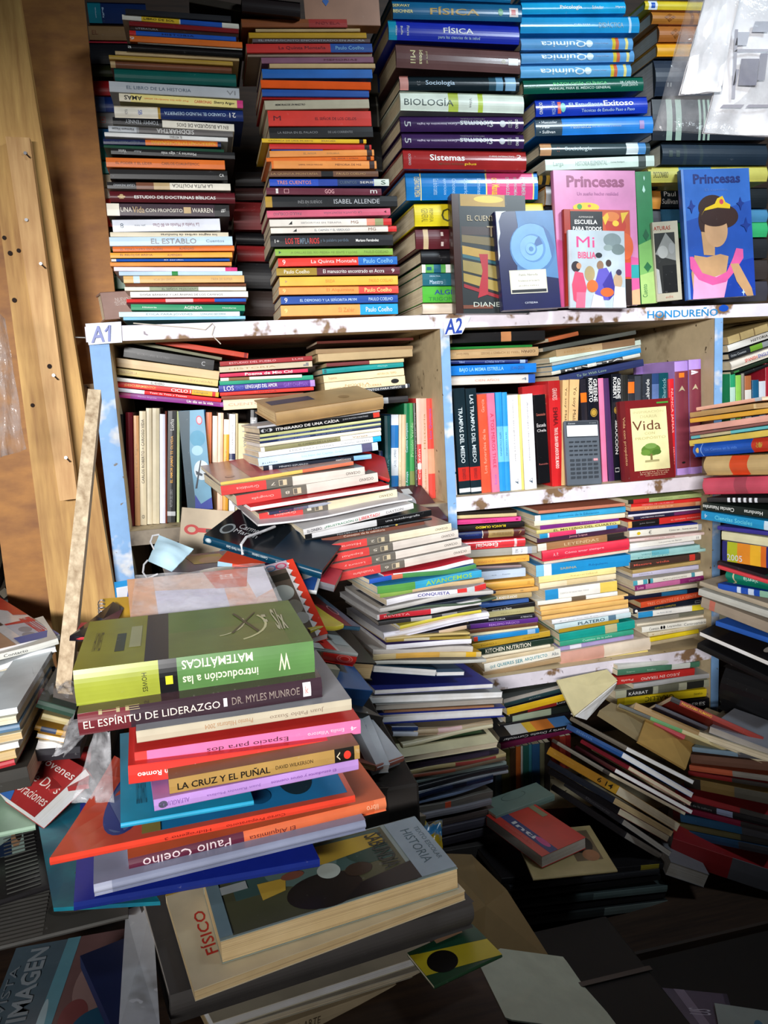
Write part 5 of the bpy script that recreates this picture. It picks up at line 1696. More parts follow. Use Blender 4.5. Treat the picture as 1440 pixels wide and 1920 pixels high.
stack('''
1305 764 1428 744 7|e8b098|thin pink paperback|.9-1 lgr||
1293 774 1412 757 10|b8925c|tan worn paperback|||p=old
1293 785 1452 764 9|e0a83c|yellow-orange paperback|||p=old
1293 800 1440 778 12|e4a898|pale pink paperback|||
1293 813 1440 791 5|8a5a54|thin maroon booklet|||
1295 818 1452 796 6|6ac0c4|thin aqua and beige booklet|.12-.5 c8bc90||
1292 826 1452 804 12|d8bc54|straw yellow paperback|||
1298 833 1452 818 27|1f54b0|round-backed blue hardcover with red right end|.0-.02 2a6ac8,.73-1 c03a24,.1-.11 8ab0e8|.16-.56:.2:5a8ad8=Un Camino en la vida;;.04-.08:.4:d8b860=●;;.78-.86:.4:gold=❧|hc rnd=.008
1318 856 1452 851 39|c8ac78|thick tan hardcover with orange band|.38-.63 d85028||hc rnd=.01
1316 897 1452 892 33|c85064|rose hardcover with dark stain|.45-.62 a84858||hc rnd=.006
1325 933 1452 934 9|2a2a2c|black and white spiral-spine notebook|.32-.36 e4e8f0,.4-.44 e4e8f0,.48-.52 e4e8f0,.56-.6 e4e8f0,.64-.68 e4e8f0,.72-.76 e4e8f0||
1318 942 1452 958 16|182420|black-green science textbook with upside-down title||.0-.46:.5:dce0dc:fb=Ciencias Naturales;;.6-.85:.45:dce0dc:fb=Honduras|
1315 958 1452 980 17|1f90c4|cyan social studies textbook|.87-1 c8dce8|.2-.72:.5:6ad0e8:b=Ciencias Sociales;;.05-.09:.5:pbl:f=4|
1345 986 1452 998 8|3a3490|dark violet thin book|||
1353 996 1452 1010 17|dcd8b0|cream thick paperback|||
1354 1014 1452 1028 40|26286c|navy yearbook with orange pictures|.1-.3 b0b828,.3-.55 e08a28,.55-.75 e8b02c,.75-.85 d86a20|.1-.4:.3:d8dce8=2005:.24|
1345 1052 1452 1084 8|2a2026|dark thin paperback|||
1346 1060 1452 1092 7|d04048|red thin booklet|||
1360 1066 1452 1082 27|0f8068|rolled green notebook with white word|.15-.18 e0c8a8|.38-.68:.4:c8e8dc:f=alegría|rnd=.01
1346 1094 1452 1112 12|1c4cb0|blue paperback with white clouds|.35-.42 c8d8f0,.55-.65 c8d8f0,.75-1 8ab8a0||
1312 1090 1452 1136 9|a89c88|spiral-bound notebook edge|||
1310 1104 1452 1150 13|b8b8b0|grey-white magazine|||
1316 1120 1452 1172 20|9a8c7c|grey-brown folder with red mark|.12-.2 b86a5a||p=gry
1342 1164 1452 1200 10|2458b0|blue paperback with pale lower edge|||
''', (0, 0, 1), 1.27, 'pile at the right edge', B5, W=0.16, jit=0.005, Y1=1.11)
one((1312, 1184, 1470, 1252, 9), 1.24, 1.09, 0.2, '1a1614', 'black magazine with white page edge in the right edge pile', up=(0, -.2, 1), fore=True, pages='whi', name='magazine', cat='magazine',
    art=[('e', .75, .78, .1, .05, 'b87a60'), ('e', .8, .7, .08, .04, 'a09890')], gloss=0.2)
one((1308, 1206, 1470, 1284, 12), 1.24, 1.09, 0.2, '121214', 'plain black folder under the black magazine at right edge', up=(0, -.2, 1), pages='gry')
one((1345, 1230, 1470, 1284, 4), 1.22, 1.10, 0.2, 'a8862c', 'thin ochre folder under the black folder at right edge', up=(0, -.2, 1), pages='gry')
one((1355, 1250, 1500, 1300, 85), 1.24, 1.12, 0.09, '18181a', 'black garbage bag bundle below the right edge pile', name='bag', cat='bag', nopages=True, gloss=0.25, rnd=.02)

# ---------------------------------------------------------------- heap in front of bay A1
G1 = 'books heaped in front of bay A1'
CP = (380, 720, 3.13)


def cp(*a, s=3.13, ox=380, oy=720):
    return (ox + a[0] / s, oy + a[1] / s, ox + a[2] / s, oy + a[3] / s, a[4] / s)


one(cp(430, 165, 1062, 70, 82), 1.235, 1.285, 0.10, 'a8885c', 'worn tan hardcover with dark blue label on the heap', up=(0, -.22, 1), hc=True, pages='old', group=G1,
    art=[('r', .45, .55, .75, .95, '26304a'), ('e', .35, .3, .1, .05, '8a6a40')])
stack('''
320 250 1040 152 12|c8cad0|grey grid-ruled notebook|||W=.16
332 262 1036 162 34|16181c|black paperback with bold white title|.945-1 e84838|.13-.65:.62:whi:b=ITINERARIO DE UNA CAÍDA;;.68-.9:.4:lgr=JUAN RAMÓN MARTÍNEZ;;.01-.1:.6:lgr=◐◑|
335 297 1045 200 17|c8cc90|upper pale green and navy paperback||| cv=1c2c50
335 312 1046 216 12|22305c|upper navy striped paperback|.14-.4 3a4a7a|.15-.4:.5:8a9ac0=Cuentos y relatos;;.45-.75:.5:8a9ac0=De las mejores plumas|
335 324 1045 228 14|ccd09a|lower pale green and navy paperback|||cv=1c2c50
335 338 1045 240 14|22305c|lower navy striped paperback|.14-.4 3a4a7a|.15-.4:.5:8a9ac0=Cuentos y relatos;;.45-.75:.5:8a9ac0=De las mejores plumas|
335 352 1046 256 20|e8e0cc|thin cream booklet|||p=whi
340 374 1046 276 28|e4e2da|white paperback with olive stripe|.03-.65 8a8660|.3-.62:.4:4a4830=EL CAMINO DE LA SALUD;;.75-.88:.4:kra=Varios|
328 400 1045 304 34|eef0f2|white ethics paperback with cyan right end|.93-1 2aa8e0|.24-.6:.44:gry=ÉTICA PARA JÓVENES;;.66-.9:.36:gry=LONGINO BECERRA|
325 436 1026 342 50|c4dcf4|pale blue paperback with elephant picture|.86-.95 5a5878|.35-.7:.32:9ab8d8=Los hijos del Capitán Grant;;.02-.15:.2:slt=Julio:.3|
355 482 990 412 28|161c2c|navy paperback with pale blue right end|.83-1 90c4f0,.05-.08 lgr|.14-.4:.4:lgr=MÍNIMO ESFUERZO;;.66-.8:.5:whi:f=Romeo y Julieta|
''', CP, 1.27, 'bundle topping the heap', G1, W=0.13, jit=0.003, Y1=1.30)
one(cp(105, 578, 885, 455, 22), 1.225, 1.265, 0.17, 'e8c468', 'pinkish brown magazine with yellow spine under the white bundle', up=(0, -.1, 1), cover='b08a7c', group=G1, bands=[(.6, 1, 'e07858')],
    art=[('r', .0, .55, 1, .78, 'b85a5c'), ('e', .2, .9, .05, .035, '8a7068'), ('e', .2, .9, .04, .028, 'b08a7c'), ('r', 0, .3, 1, .5, 'a0786c')], gloss=0.3)
one(cp(800, 455, 1100, 560, 22), 1.285, 1.28, 0.12, 'b81c1c', 'red cover sticking out right of the encyclopedia volumes', up=(0, -.25, 1), group=G1)
OB = [(0.0, .3, 'd84a48'), (.3, .48, '6f6a62')]


def oceano(co, lab, n, word, Y0=1.215, Y1=1.255, base='dcd2c8', **kw):
    one(co, Y0, Y1, 0.15, base, lab, bands=OB, group=G1, cover='8c8680', gloss=0.25,
        texts=[(.1, .25, .3, 'f0b8b0', word, 'f', .5), (.33, .36, .3, 'd8d0c0', n, 'f', .5), (.385, .44, .6, 'd0c0a0', '◧', 'f', .5), (.86, .965, .3, '4a4440', 'OCEANO', 'f', .5)], up=kw.get('up', (0, -.06, 1)))


oceano(cp(105, 600, 950, 486, 56), 'red, grey and white encyclopedia volume, topmost of the upper pair', '7', 'Gramática')
oceano(cp(195, 658, 1026, 520, 58), 'red, grey and white encyclopedia volume over the white page block', '8', 'Ortografía')
one(cp(280, 722, 1096, 590, 26), 1.195, 1.245, 0.19, 'f0eef2', 'white page block with red cover under two encyclopedia volumes', up=(0, -.08, 1), cover='c01c24', fore=True, pages='whi', group=G1)
one(cp(390, 752, 945, 655, 18), 1.21, 1.25, 0.14, '6a7084', 'grey-blue thin magazine in the heap', bands=[(0, .25, '3a3a58'), (.4, .7, 'a8b0c0')], texts=[(.1, .35, .5, 'c04858', 'Pasaje')], group=G1)
oceano(cp(330, 762, 1140, 618, 52), 'cream encyclopedia volume with red first-aid emblem', '1', 'Gramática', base='e4d8b8')
one(cp(325, 838, 1232, 682, 12), 1.185, 1.235, 0.17, 'c0bcc0', 'large white curled magazine lying under the cream volume', up=(0, -.12, 1), fore=True, pages='whi', warp=make_wave(5, .004), name='magazine', cat='magazine', group=G1)
one(cp(590, 855, 1236, 700, 34), 1.195, 1.235, 0.16, 'e0dede', 'white money guide with green and red title', up=(0, -.08, 1), texts=[(.03, .16, .5, '3a3a4a', 'SU DINERO:', 'b'), (.18, .48, .55, '2a7a58', '¿FRUSTRACIÓN O', 'b'), (.49, .68, .55, 'd84848', 'LIBERTAD?', 'b'), (.74, .9, .4, '6a6a6e', 'DAYTON')], group=G1)
one(cp(600, 876, 1342, 738, 38), 1.20, 1.245, 0.17, '1a1a1c', 'black and white paperback with torn paper spine', up=(0, -.08, 1), bands=[(.05, .55, 'd4d4d6')], texts=[(.62, .9, .4, 'c0c0c4', 'una autobiografía')], group=G1, gloss=0.25)
one(cp(590, 912, 1345, 785, 14), 1.20, 1.245, 0.17, '121214', 'thin black paperback with gold dot under the torn spine', texts=[(.25, .65, .6, '9a9a9c', 'MISTERIOS DE UN LECTOR'), (.7, .72, .6, 'd8b848', '●')], group=G1)
one(cp(1010, 850, 1440, 790, 30), 1.29, 1.31, 0.13, '4a2a34', 'maroon folder with white shapes pressed against the blue upright', up=(0, -.45, 1), group=G1,
    art=[('e', .6, .35, .2, .12, 'c8ccd4'), ('e', .3, .6, .2, .1, 'c0c0c8'), ('r', .75, .2, .9, .32, 'd8d8dc')], gloss=0.2)
one(cp(700, 905, 1300, 805, 24), 1.21, 1.25, 0.15, '7a4a3c', 'brown paperback of advice with white lettering', texts=[(.2, .6, .6, 'e0d0c0', 'Consejos de la sabiduría')], group=G1)
ze = dict(s=4.0, ox=600, oy=940)
oceano(cp(60, 330, 985, 165, 58, **ze), 'cream-white encyclopedia volume, top of the lower four', '2', 'Historia', 1.195, 1.235, base='e8dcc0')
oceano(cp(60, 405, 1036, 213, 62, **ze), 'encyclopedia volume second of the lower four', '5', 'Español', 1.19, 1.232)
oceano(cp(75, 478, 1060, 278, 60, **ze), 'encyclopedia volume third of the lower four', '3', 'Lectura y', 1.185, 1.23)
oceano(cp(140, 540, 1130, 334, 62, **ze), 'encyclopedia volume lowest of the lower four', '6', 'Vocabulario', 1.18, 1.225)
# magazines of the column
G2 = 'magazines in the column before the middle upright'
MZ = (600, 940, 4.0)
stack('''
480 556 1150 436 34|d83040|red and white crumpled magazine|.1-1 ecebee||mag wave=.005 p=whi
370 590 1172 478 36|4a8a50|green comic magazine with blue corner|.0-.2 2a5ab8,.2-.3 c86a50||mag wave=.004 cv=3a7ac0
430 640 1212 520 58|3aa0c8|aqua magazine with yellow-green letters|.0-.35 5a9a48|.45-.9:.6:98c850:b=AVANCEMOS|mag wave=.003
450 695 1230 578 34|d0b48c|beige plain magazine|.0-.3 88a850||mag wave=.004
500 735 1245 616 46|e4e2e8|flag-striped white magazine with blue lettering|.62-.7 e8e4ea,.7-.8 d83838,.8-.88 c8ccd0,.88-1 d83838|.3-.62:.6:2c2c8c:b=CONQUISTA|mag wave=.005
450 790 1300 660 30|c8c4c0|grey curled magazine|||mag wave=.006 p=whi
480 815 1320 690 22|222838|navy-black curled magazine|||mag wave=.006 p=gry
500 835 1325 715 18|4a5a48|dark green thin magazine|||mag wave=.005
430 862 1210 745 40|d8d4d4|white magazine with red strip|.02-.5 c82c38|.06-.3:.4:e8a8a8=REVISTA|mag wave=.004 p=whi
440 905 1215 785 30|3a3838|black speckled magazine|.3-.5 b8b4b0,.6-.75 8a8684||mag wave=.005 p=gry
600 925 1210 812 26|d4c448|yellow-topped paper bundle|||mag wave=.004 p=whi
600 950 1200 838 26|d8c4b4|pale pink paper bundle|||mag wave=.004
480 982 1270 838 52|e6e4ee|fat rolled white catalogue|||mag wave=.005 rnd=.012 p=whi
520 1018 1130 925 30|2a2430|dark plum torn magazine|.6-.95 c0a890||mag wave=.004 p=gry
500 1030 1125 990 16|c8b070|thin ochre magazine|||mag wave=.003
500 1046 1130 1010 22|b09848|mustard thin magazine|.2-.5 e0d8c0||mag wave=.003
500 1068 1138 1036 36|eceaf2|white magazine with violet line|||mag wave=.003 p=whi cv=5a4a9a
400 1108 1150 1084 44|c8c0b8|grey bundle of loose pages|||mag wave=.004 p=whi
400 1160 1212 1130 40|d0bc8c|cream and yellow bundle of magazines|.2-.6 d8a850,.85-.95 e0b030||mag wave=.004 p=whi cv=c89a20
400 1200 1250 1172 26|c4c4bc|pale grey-green curved magazine|||mag wave=.004 p=whi
''', MZ, 1.175, 'column of magazines', G2, W=0.17, jit=0.006, Y1=1.215)
ZF = (660, 1210, 4.5)
stack('''
190 168 715 205 60|eceef4|white-paged booklet lying crookedly|||fore p=whi cv=26445a W=.12
720 225 950 220 36|f0eef0|short white booklet with blue-grey cover|||fore p=whi cv=5a7088 W=.12
195 375 1192 322 42|e4e6f2|white-paged notebook with blue-violet cover|||fore p=whi cv=30388c W=.2
130 430 1272 392 62|c8cac8|thick grey-white page block|||fore p=whi cv=9ca2a4 W=.19
205 505 1276 448 44|a8a298|grey tattered page block|||fore p=gry cv=8a8680 W=.19
275 552 1200 506 22|a87c5c|brown thin booklet|||W=.18
215 580 1292 520 90|dfe4ee|thick white book with navy cover|||fore p=whi cv=1c2c80 W=.19 hc
''', ZF, 1.165, 'column under the magazines', G2, W=0.18, jit=0.004, Y1=1.20)
stack('''
340 690 560 690 36|dfe2ea|short blue-striped pad|.0-1 26386a||mag
350 735 560 735 36|c8ccd8|short white-striped pad|||mag p=whi
525 720 1192 640 60|b8a488|tan rolled magazine|.3-.6 d8b8b8||mag wave=.004 rnd=.008
430 830 1190 662 30|d4ccae|cream thin book|||mag wave=.002
''', ZF, 1.165, 'column middle part', G2, W=0.16, jit=0.003, Y1=1.20)
one(cp(420, 945, 1236, 812, 58, s=4.5, ox=660, oy=1210), 1.145, 1.19, 0.16, 'd0caa8', 'pale green book with forest picture on its cover in the column', up=(0, -.3, 1), fore=True, group=G2,
    art=[('r', .3, .25, .85, .95, '22301f'), ('r', .33, .28, .82, .92, '4a6a48'), ('e', .6, .45, .12, .15, '2c4a34'), ('e', .6, .7, .15, .12, '5a7a8a'), ('r', .3, .06, .8, .2, '8a8a78')])
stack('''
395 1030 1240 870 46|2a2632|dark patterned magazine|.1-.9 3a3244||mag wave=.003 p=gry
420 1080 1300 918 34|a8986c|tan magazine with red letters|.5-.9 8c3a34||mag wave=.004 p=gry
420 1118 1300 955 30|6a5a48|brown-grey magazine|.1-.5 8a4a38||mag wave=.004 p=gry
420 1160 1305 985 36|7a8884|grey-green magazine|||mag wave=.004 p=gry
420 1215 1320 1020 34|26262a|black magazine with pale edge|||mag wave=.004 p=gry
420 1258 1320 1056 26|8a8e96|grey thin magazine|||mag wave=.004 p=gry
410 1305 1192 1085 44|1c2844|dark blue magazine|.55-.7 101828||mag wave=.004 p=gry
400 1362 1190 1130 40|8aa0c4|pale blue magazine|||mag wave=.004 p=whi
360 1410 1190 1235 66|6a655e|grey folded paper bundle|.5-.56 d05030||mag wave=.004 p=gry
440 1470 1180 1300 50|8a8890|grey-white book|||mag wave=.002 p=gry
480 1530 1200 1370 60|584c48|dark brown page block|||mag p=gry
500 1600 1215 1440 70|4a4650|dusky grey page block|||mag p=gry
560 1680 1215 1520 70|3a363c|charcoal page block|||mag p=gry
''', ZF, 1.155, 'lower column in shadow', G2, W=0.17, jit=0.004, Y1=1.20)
one((770, 1606, 935, 1580, 110), 1.155, 1.19, 0.16, '3c3836', 'dark cardboard box carrying the magazine column', cat='box', name='cardboard_box', nopages=True)
# ---------------------------------------------------------------- front pile on the table
G3 = 'books in the big front pile'


def math_art():
    return [('r', 0, .0, 1, .62, '5f7a34'), ('r', 0, .62, 1, .72, '1c1c1c'), ('r', 0, .72, 1, 1, '8c8c20'), ('r', 0, .1, .5, .62, '6a7a3c'),
            ('t', .3, .7, .93, .035, 'HOWES', '4a4a18', 270), ('r', .25, .81, .62, .85, '2c3a1a'), ('r', .3, .74, .75, .79, 'a8a878'),
            ('o', .52, .36, .36, .2, .022, 200, 300, 'd0d0a0'), ('o', .6, .42, .3, .16, .016, 190, 280, 'c8c8a0'), ('p', [(.75, .2), (.78, .2), (.35, .34), (.33, .33)], '3a4420'), ('p', [(.3, .22), (.33, .21), (.8, .3), (.78, .31)], '3a4420'),
            ('t', .3, .8, .1, .05, 'S/x', 'c0c0a0', 270, .02), ('r', .5, .155, .56, .175, 'c0c0a0'), ('r', .62, .155, .68, .175, 'c0c0a0')]


one((136, 1258, 588, 1202, 66), .72, .73, 0.165, '557d46', 'thick yellow and green mathematics textbook topping the front pile', hc=True, pages='old', group=G3, cover='8a8a26',
    bands=[(0, .335, '969e38'), (.335, .41, '18181a'), (.41, 1, '557d46'), (.345, .375, '18181a')], art=math_art(), gloss=0.3, rnd=.003,
    texts=[(.265, .285, .55, '2a2a18', 'HOWES', 'v', .42), (.43, .73, .3, 'd4dcc0', 'MATEMÁTICAS', 'fb', .74), (.43, .75, .26, 'd4dcc0', 'introducción a las', 'fb', .32), (.84, .89, .5, 'd8d8b8', 'W', 'fb', .5), (.36, .39, .25, 'c8c830', '▮', '', .4)])
one((144, 1340, 603, 1270, 40), .70, .715, 0.16, '4a3038', 'dark maroon leadership paperback in shiny film', group=G3, gloss=0.15, pages='whi',
    bands=[(0, .2, '6a2a30'), (.2, 1, '3a2a32')], rnd=.003,
    texts=[(.02, .56, .44, 'e0d4c8', 'EL ESPÍRITU DE LIDERAZGO'), (.61, .9, .36, '8a7c74', 'DR. MYLES MUNROE'), (.575, .59, .4, 'e8e8e8', '■'), (.915, .95, .7, 'e0dce0', '■'), (.925, .94, .4, 'c86a5a', 'k'), (.08, .24, .2, '8a7a48', 'HE', '', .92)],
    art=[('t', .2, .6, .84, .1, 'HE', 'c8b888', 270)])
one((255, 1372, 659, 1311, 22), .69, .705, 0.16, 'b8ae98', 'grey-covered paperback with beige spine under the leadership book', group=G3, cover='8e9096', pages='whi',
    texts=[(.3, .52, .4, 'b08a68', 'Premio Hilaturas 2004', 'f'), (.6, .86, .45, '8a7a6a', 'Juan Pablo Suazo', 'f')], art=[('e', .3, .7, .02, .02, 'c02838'), ('t', .1, .3, .6, .08, 'lectura', '4a4a50', 270)])
one((252, 1412, 676, 1350, 28), .685, .70, 0.16, 'd870a0', 'pink-spined paperback with red cover', group=G3, cover='c8302a', pages='whi',
    texts=[(.3, .66, .4, '4a2838', 'Espacio para dos', 'f'), (.75, .92, .25, 'f0c8d8', 'Emilia Villatoro', 'f'), (.95, .98, .3, 'f0c8d8', '4', 'f')], bands=[(0, .05, 'd83a34')],
    art=[('t', .2, .55, .9, .09, 'Julie', 'e8d8d0', 270)])
one((240, 1437, 640, 1386, 34), .675, .69, 0.165, 'd8352c', 'bright red paperback about a girl without her lover', group=G3, cover='d02c26', pages='whi',
    texts=[(.04, .3, .36, 'f4e4dc', 'Julieta sin Romeo', 'fb', .5)], art=[('e', .2, .86, .09, .06, 'e8cc28'), ('t', .5, .95, .94, .06, 'Julie', 'e8d8d0', 270), ('t', .45, .7, .8, .03, 'sin', 'e8d8d0', 270)])
one((316, 1463, 674, 1398, 27), .655, .67, 0.13, 'a88448', 'tan paperback with black title about cross and dagger', group=G3, cover='7a5a3a', pages='old',
    bands=[(.86, .97, '18140f')], texts=[(.04, .51, .56, '18140f', 'LA CRUZ Y EL PUÑAL', 'b'), (.54, .74, .26, '3a2a18', 'DAVID WILKERSON'), (.91, .95, .6, 'd83a2c', '●'), (.87, .89, .6, 'd8c8a8', 'V', 'v')])
one((288, 1501, 672, 1424, 21), .65, .672, 0.145, 'b088c8', 'lilac paperback under the tan one', group=G3, cover='a878b8', pages='whi',
    texts=[(.02, .16, .4, '8a64a8', 'ALFAGUARA', 'f'), (.24, .5, .28, '8a64a8', 'Juan Ramón Molina', 'f'), (.55, .88, .34, '7a4a98', 'El estudiante y otros cuentos', 'f'), (.02, .06, .6, '4a4a5a', '●')])
one((226, 1545, 476, 1502, 9), .668, .68, 0.20, '22a0c8', 'cyan paperback sticking out left of the red one', group=G3, cover='1f94b8', pages='whi',
    art=[('t', .15, .5, .84, .08, 'LUIS E. CERVANTES', '14607a', 270), ('t', .12, .22, .35, .4, 'Ju', 'd8ecf0', 270)])
def curl(p, L, W, T):
    t = max(0.0, (-p.x / L - .22) / .28)
    q = p.y / W
    return Vector((p.x + .05 * t * q, p.y, p.z + .012 * t * t * q * q + .004 * t * q))


one((92, 1610, 666, 1492, 14), .662, .682, 0.15, 'e04430', 'large red-edged picture book with blue cover art', group=G3, warp=curl, cover='c8503c', pages='whi', gloss=0.15,
    texts=[(.35, .5, .5, '8a2018', 'Hidrogeno 3', 'f'), (.55, .75, .5, '8a2018', 'Curso Preparatorio', 'f')], name='magazine', cat='magazine',
    art=[('r', .06, .02, .93, .72, '1f74a8'), ('e', .5, .8, .4, .09, '2c3c80'), ('e', .5, .8, .37, .08, '5a6a98'), ('e', .35, .82, .12, .04, '8ab0d8'), ('e', .5, .55, .22, .06, '14303c'), ('e', .35, .4, .16, .08, '101c24'), ('e', .6, .3, .22, .07, '2a5a68'), ('e', .35, .18, .2, .06, '16303a'),
         ('e', .4, .54, .1, .035, 'b89a48'), ('e', .55, .42, .06, .05, 'a83a3a'), ('e', .66, .2, .12, .05, '6a8a58'), ('e', .45, .28, .09, .03, '8ab0c0'), ('e', .22, .32, .1, .04, '0e4a70'), ('r', .05, .66, .6, .72, '8a7a3c'), ('r', .3, .59, .7, .64, 'b84a68')])
one((240, 1612, 724, 1496, 27), .665, .695, 0.13, 'd86a40', 'orange paperback with plum left end and white script', group=G3, cover='c8603c', pages='whi', rnd=.003,
    bands=[(0, .42, '5a1c34'), (.95, 1, 'e07a50')], texts=[(.05, .37, .6, 'e0ccd0', 'Paulo Coelho', 'f'), (.44, .62, .4, '6a2a28', 'El Alquimista', 'f'), (.915, .965, .4, 'f0b898', 'libro', 'f')])
one((175, 1660, 686, 1538, 22), .65, .68, 0.15, '8a90a8', 'grey-blue folded magazine with rounded spine', group=G3, pages='whi', rnd=.006, name='magazine', cat='magazine', bands=[(0, .06, 'b0b4c8')])
one((138, 1694, 600, 1612, 15), .655, .68, 0.18, '1c2c78', 'navy book with big pale lettering sticking out left', group=G3, cover='1c2f9c', pages='whi', gloss=0.25,
    art=[('t', .05, .8, .8, .09, 'poéticas', 'a8a4c0', 0), ('e', .2, .9, .05, .02, '2a4ab8')])
sheet('picture_book', [(62, 1490, .98), (160, 1470, .97), (300, 1690, .70), (100, 1702, .715)], 0.004, patchy('teal_watercolour', '14607a', '1c8a9c', 14, .4, .62, '3a5a38', 0.35),
      'teal watercolour cover lying lowest left in the front pile', 'book', G3)
# lower pile
lying([(413, 1765), (858, 1628), (341, 1650)], .934, .022, '8a9890', 'worn old paperback with painted scene cover, lower front pile',
      [('r', 0, 0, 1, 1, '7f8c8a'), ('r', .02, .05, .98, .82, '4a4a34'), ('r', .04, .1, .55, .8, '3c5450'), ('e', .3, .4, .3, .16, '5a706a'), ('e', .75, .45, .25, .16, '26201c'), ('e', .35, .7, .2, .1, '2a4038'),
       ('p', [(.05, .3), (.3, .28), (.38, .5), (.3, .8), (.1, .78)], 'a88c34'), ('p', [(.4, .2), (.65, .2), (.6, .3), (.42, .32)], 'b8963a'), ('e', .5, .5, .12, .05, 'a8b0a8'), ('e', .6, .62, .1, .06, '34281e'), ('e', .42, .35, .06, .05, '7a4a3a'), ('p', [(.7, .84), (.98, .84), (.98, .5), (.8, .6)], '1c1a1a'),
       ('r', .02, .84, .98, 1, '8494a0'), ('r', .3, .05, .42, .16, '9aa0a0'), ('t', .12, .72, .76, .08, 'SABUNDIA', '1c2622', 0, .01), ('t', .2, .8, .91, .045, 'HISTORIA', '3a5460', 0), ('t', .2, .8, .965, .022, 'TEXTO ESCOLAR', '4a606c', 0), ('r', .02, .0, .98, .05, '6a8088')],
      fore=True, group=G3, pages='old', gloss=0.45)
lying([(364, 1858), (872, 1670), (281, 1686)], .911, .010, 'cfc0a0', 'cream physics paperback with red vertical lettering',
      [('t', .3, .75, .085, .05, 'FÍSICO', 'c03428', 180, .01), ('t', .2, .75, .15, .035, 'fundamental', 'c8584a', 180), ('r', 0, 0, .03, 1, 'b8963c')], fore=True, group=G3, pages='old')
one((320, 1868, 890, 1692, 52), .622, .69, 0.18, '4a4644', 'thick dark grey clothbound volume under the physics paperback', group=G3, hc=True, pages='gry', gloss=0.7, rnd=.006)
sheet('folder', [(236, 1706, .80), (285, 1690, .80), (300, 1930, .60), (222, 1935, .60)], 0.004, patchy('grey_white_card', 'd4d6dc', '7a7068', 8, .6, .75, 'e4e4ea', 0.5),
      'stained grey-white folder under the dark volume', 'folder', G3)
stack('''
400 1918 822 1782 16|d8cdb4|cream-edged paper bundle|||fore p=whi
450 1922 818 1808 12|c8c0b0|pale grey paper bundle|||fore p=crm
420 1962 815 1822 26|d0bc98|tan old book with dark lettering||.3-.42:.5:5a4a38=EL ARTE|p=old
''', (0, 0, 1), .635, 'under the dark clothbound volume', G3, W=0.16, jit=0.002, Y1=.715)
lying([(815, 1850), (942, 1790), (800, 1770)], .835, .004, '2a4a30', 'green, yellow and black striped magazine corner beside the front pile',
      [('p', [(0, 0), (.5, 0), (.9, 1), (.3, 1)], 'c8b428'), ('e', .45, .7, .28, .2, '14100e'), ('p', [(.5, 0), (.85, 0), (1, .6), (.85, .9)], '1c4a34'), ('r', .9, .2, 1, .6, 'b89070')], cat='magazine', name='magazine')
# white and brown paper at lower right of the table
WP = plain('pale_paper', 'c8ccb8', 0.7)
sheet('paper_sheet', [(884, 1812, .86), (938, 1778, .90), (1072, 1796, .92), (1102, 1850, .86), (1170, 1940, .77), (960, 1912, .77), (908, 1893, .79)], 0.002, WP,
      'crumpled off-white paper sheet below the front pile, lower centre', 'paper', sag=.006)
sheet('cardboard_sheet', [(820, 1600, .98), (884, 1602, .99), (950, 1668, .98), (1038, 1806, .92), (905, 1800, .90), (868, 1722, .92)], 0.003, plain('kraft_board', '9a7c50', 0.7),
      'bent brown cardboard sheet behind the front pile', 'cardboard')
sheet('paper_sheet', [(1088, 1816, .93), (1102, 1812, .93), (1205, 1925, .84), (1165, 1935, .80)], 0.004, plain('dim_pink_paper', '9a8480', 0.7),
      'narrow pinkish paper strip right of the off-white sheet', 'paper')
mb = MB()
mb.box((-.13, -.12, 0), (.13, .12, .585), plain('dim_carton', '1e1814', 0.8), .004)  # carton colour darkened to stand in for the deep shade down here
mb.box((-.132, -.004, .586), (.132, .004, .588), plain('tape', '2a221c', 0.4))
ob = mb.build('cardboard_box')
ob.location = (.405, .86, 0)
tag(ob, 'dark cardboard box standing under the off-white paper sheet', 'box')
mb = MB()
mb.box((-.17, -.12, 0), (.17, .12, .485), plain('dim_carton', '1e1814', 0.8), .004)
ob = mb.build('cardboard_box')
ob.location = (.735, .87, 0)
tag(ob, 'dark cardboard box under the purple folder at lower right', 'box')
lying([(1180, 1960), (1400, 1985), (1222, 1850)], .51, .02, '5a5064', 'purple-grey folder with white lettering at bottom right corner',
      [('p', [(0, .1), (1, .4), (1, .5), (0, .2)], '8a7c90'), ('t', .6, .7, .3, .2, 'US', 'c8c0d0', 0), ('r', .0, .0, 1, .04, '3a3448')], cat='folder', name='folder', gloss=0.25)
lying([(1360, 1990), (1480, 2010), (1376, 1886)], .515, .025, '9aa4a0', 'pale book with blue print right of the purple folder',
      [('e', .6, .3, .2, .1, '4a7a98'), ('e', .4, .6, .2, .1, '6a94a8')])
sheet('bottle_cap', [(1166, 1896, .86), (1196, 1900, .86), (1198, 1935, .82), (1160, 1935, .82)], 0.01, plain('green_plastic', '128a60', 0.3), 'green plastic scrap beside the purple folder', 'plastic scrap')

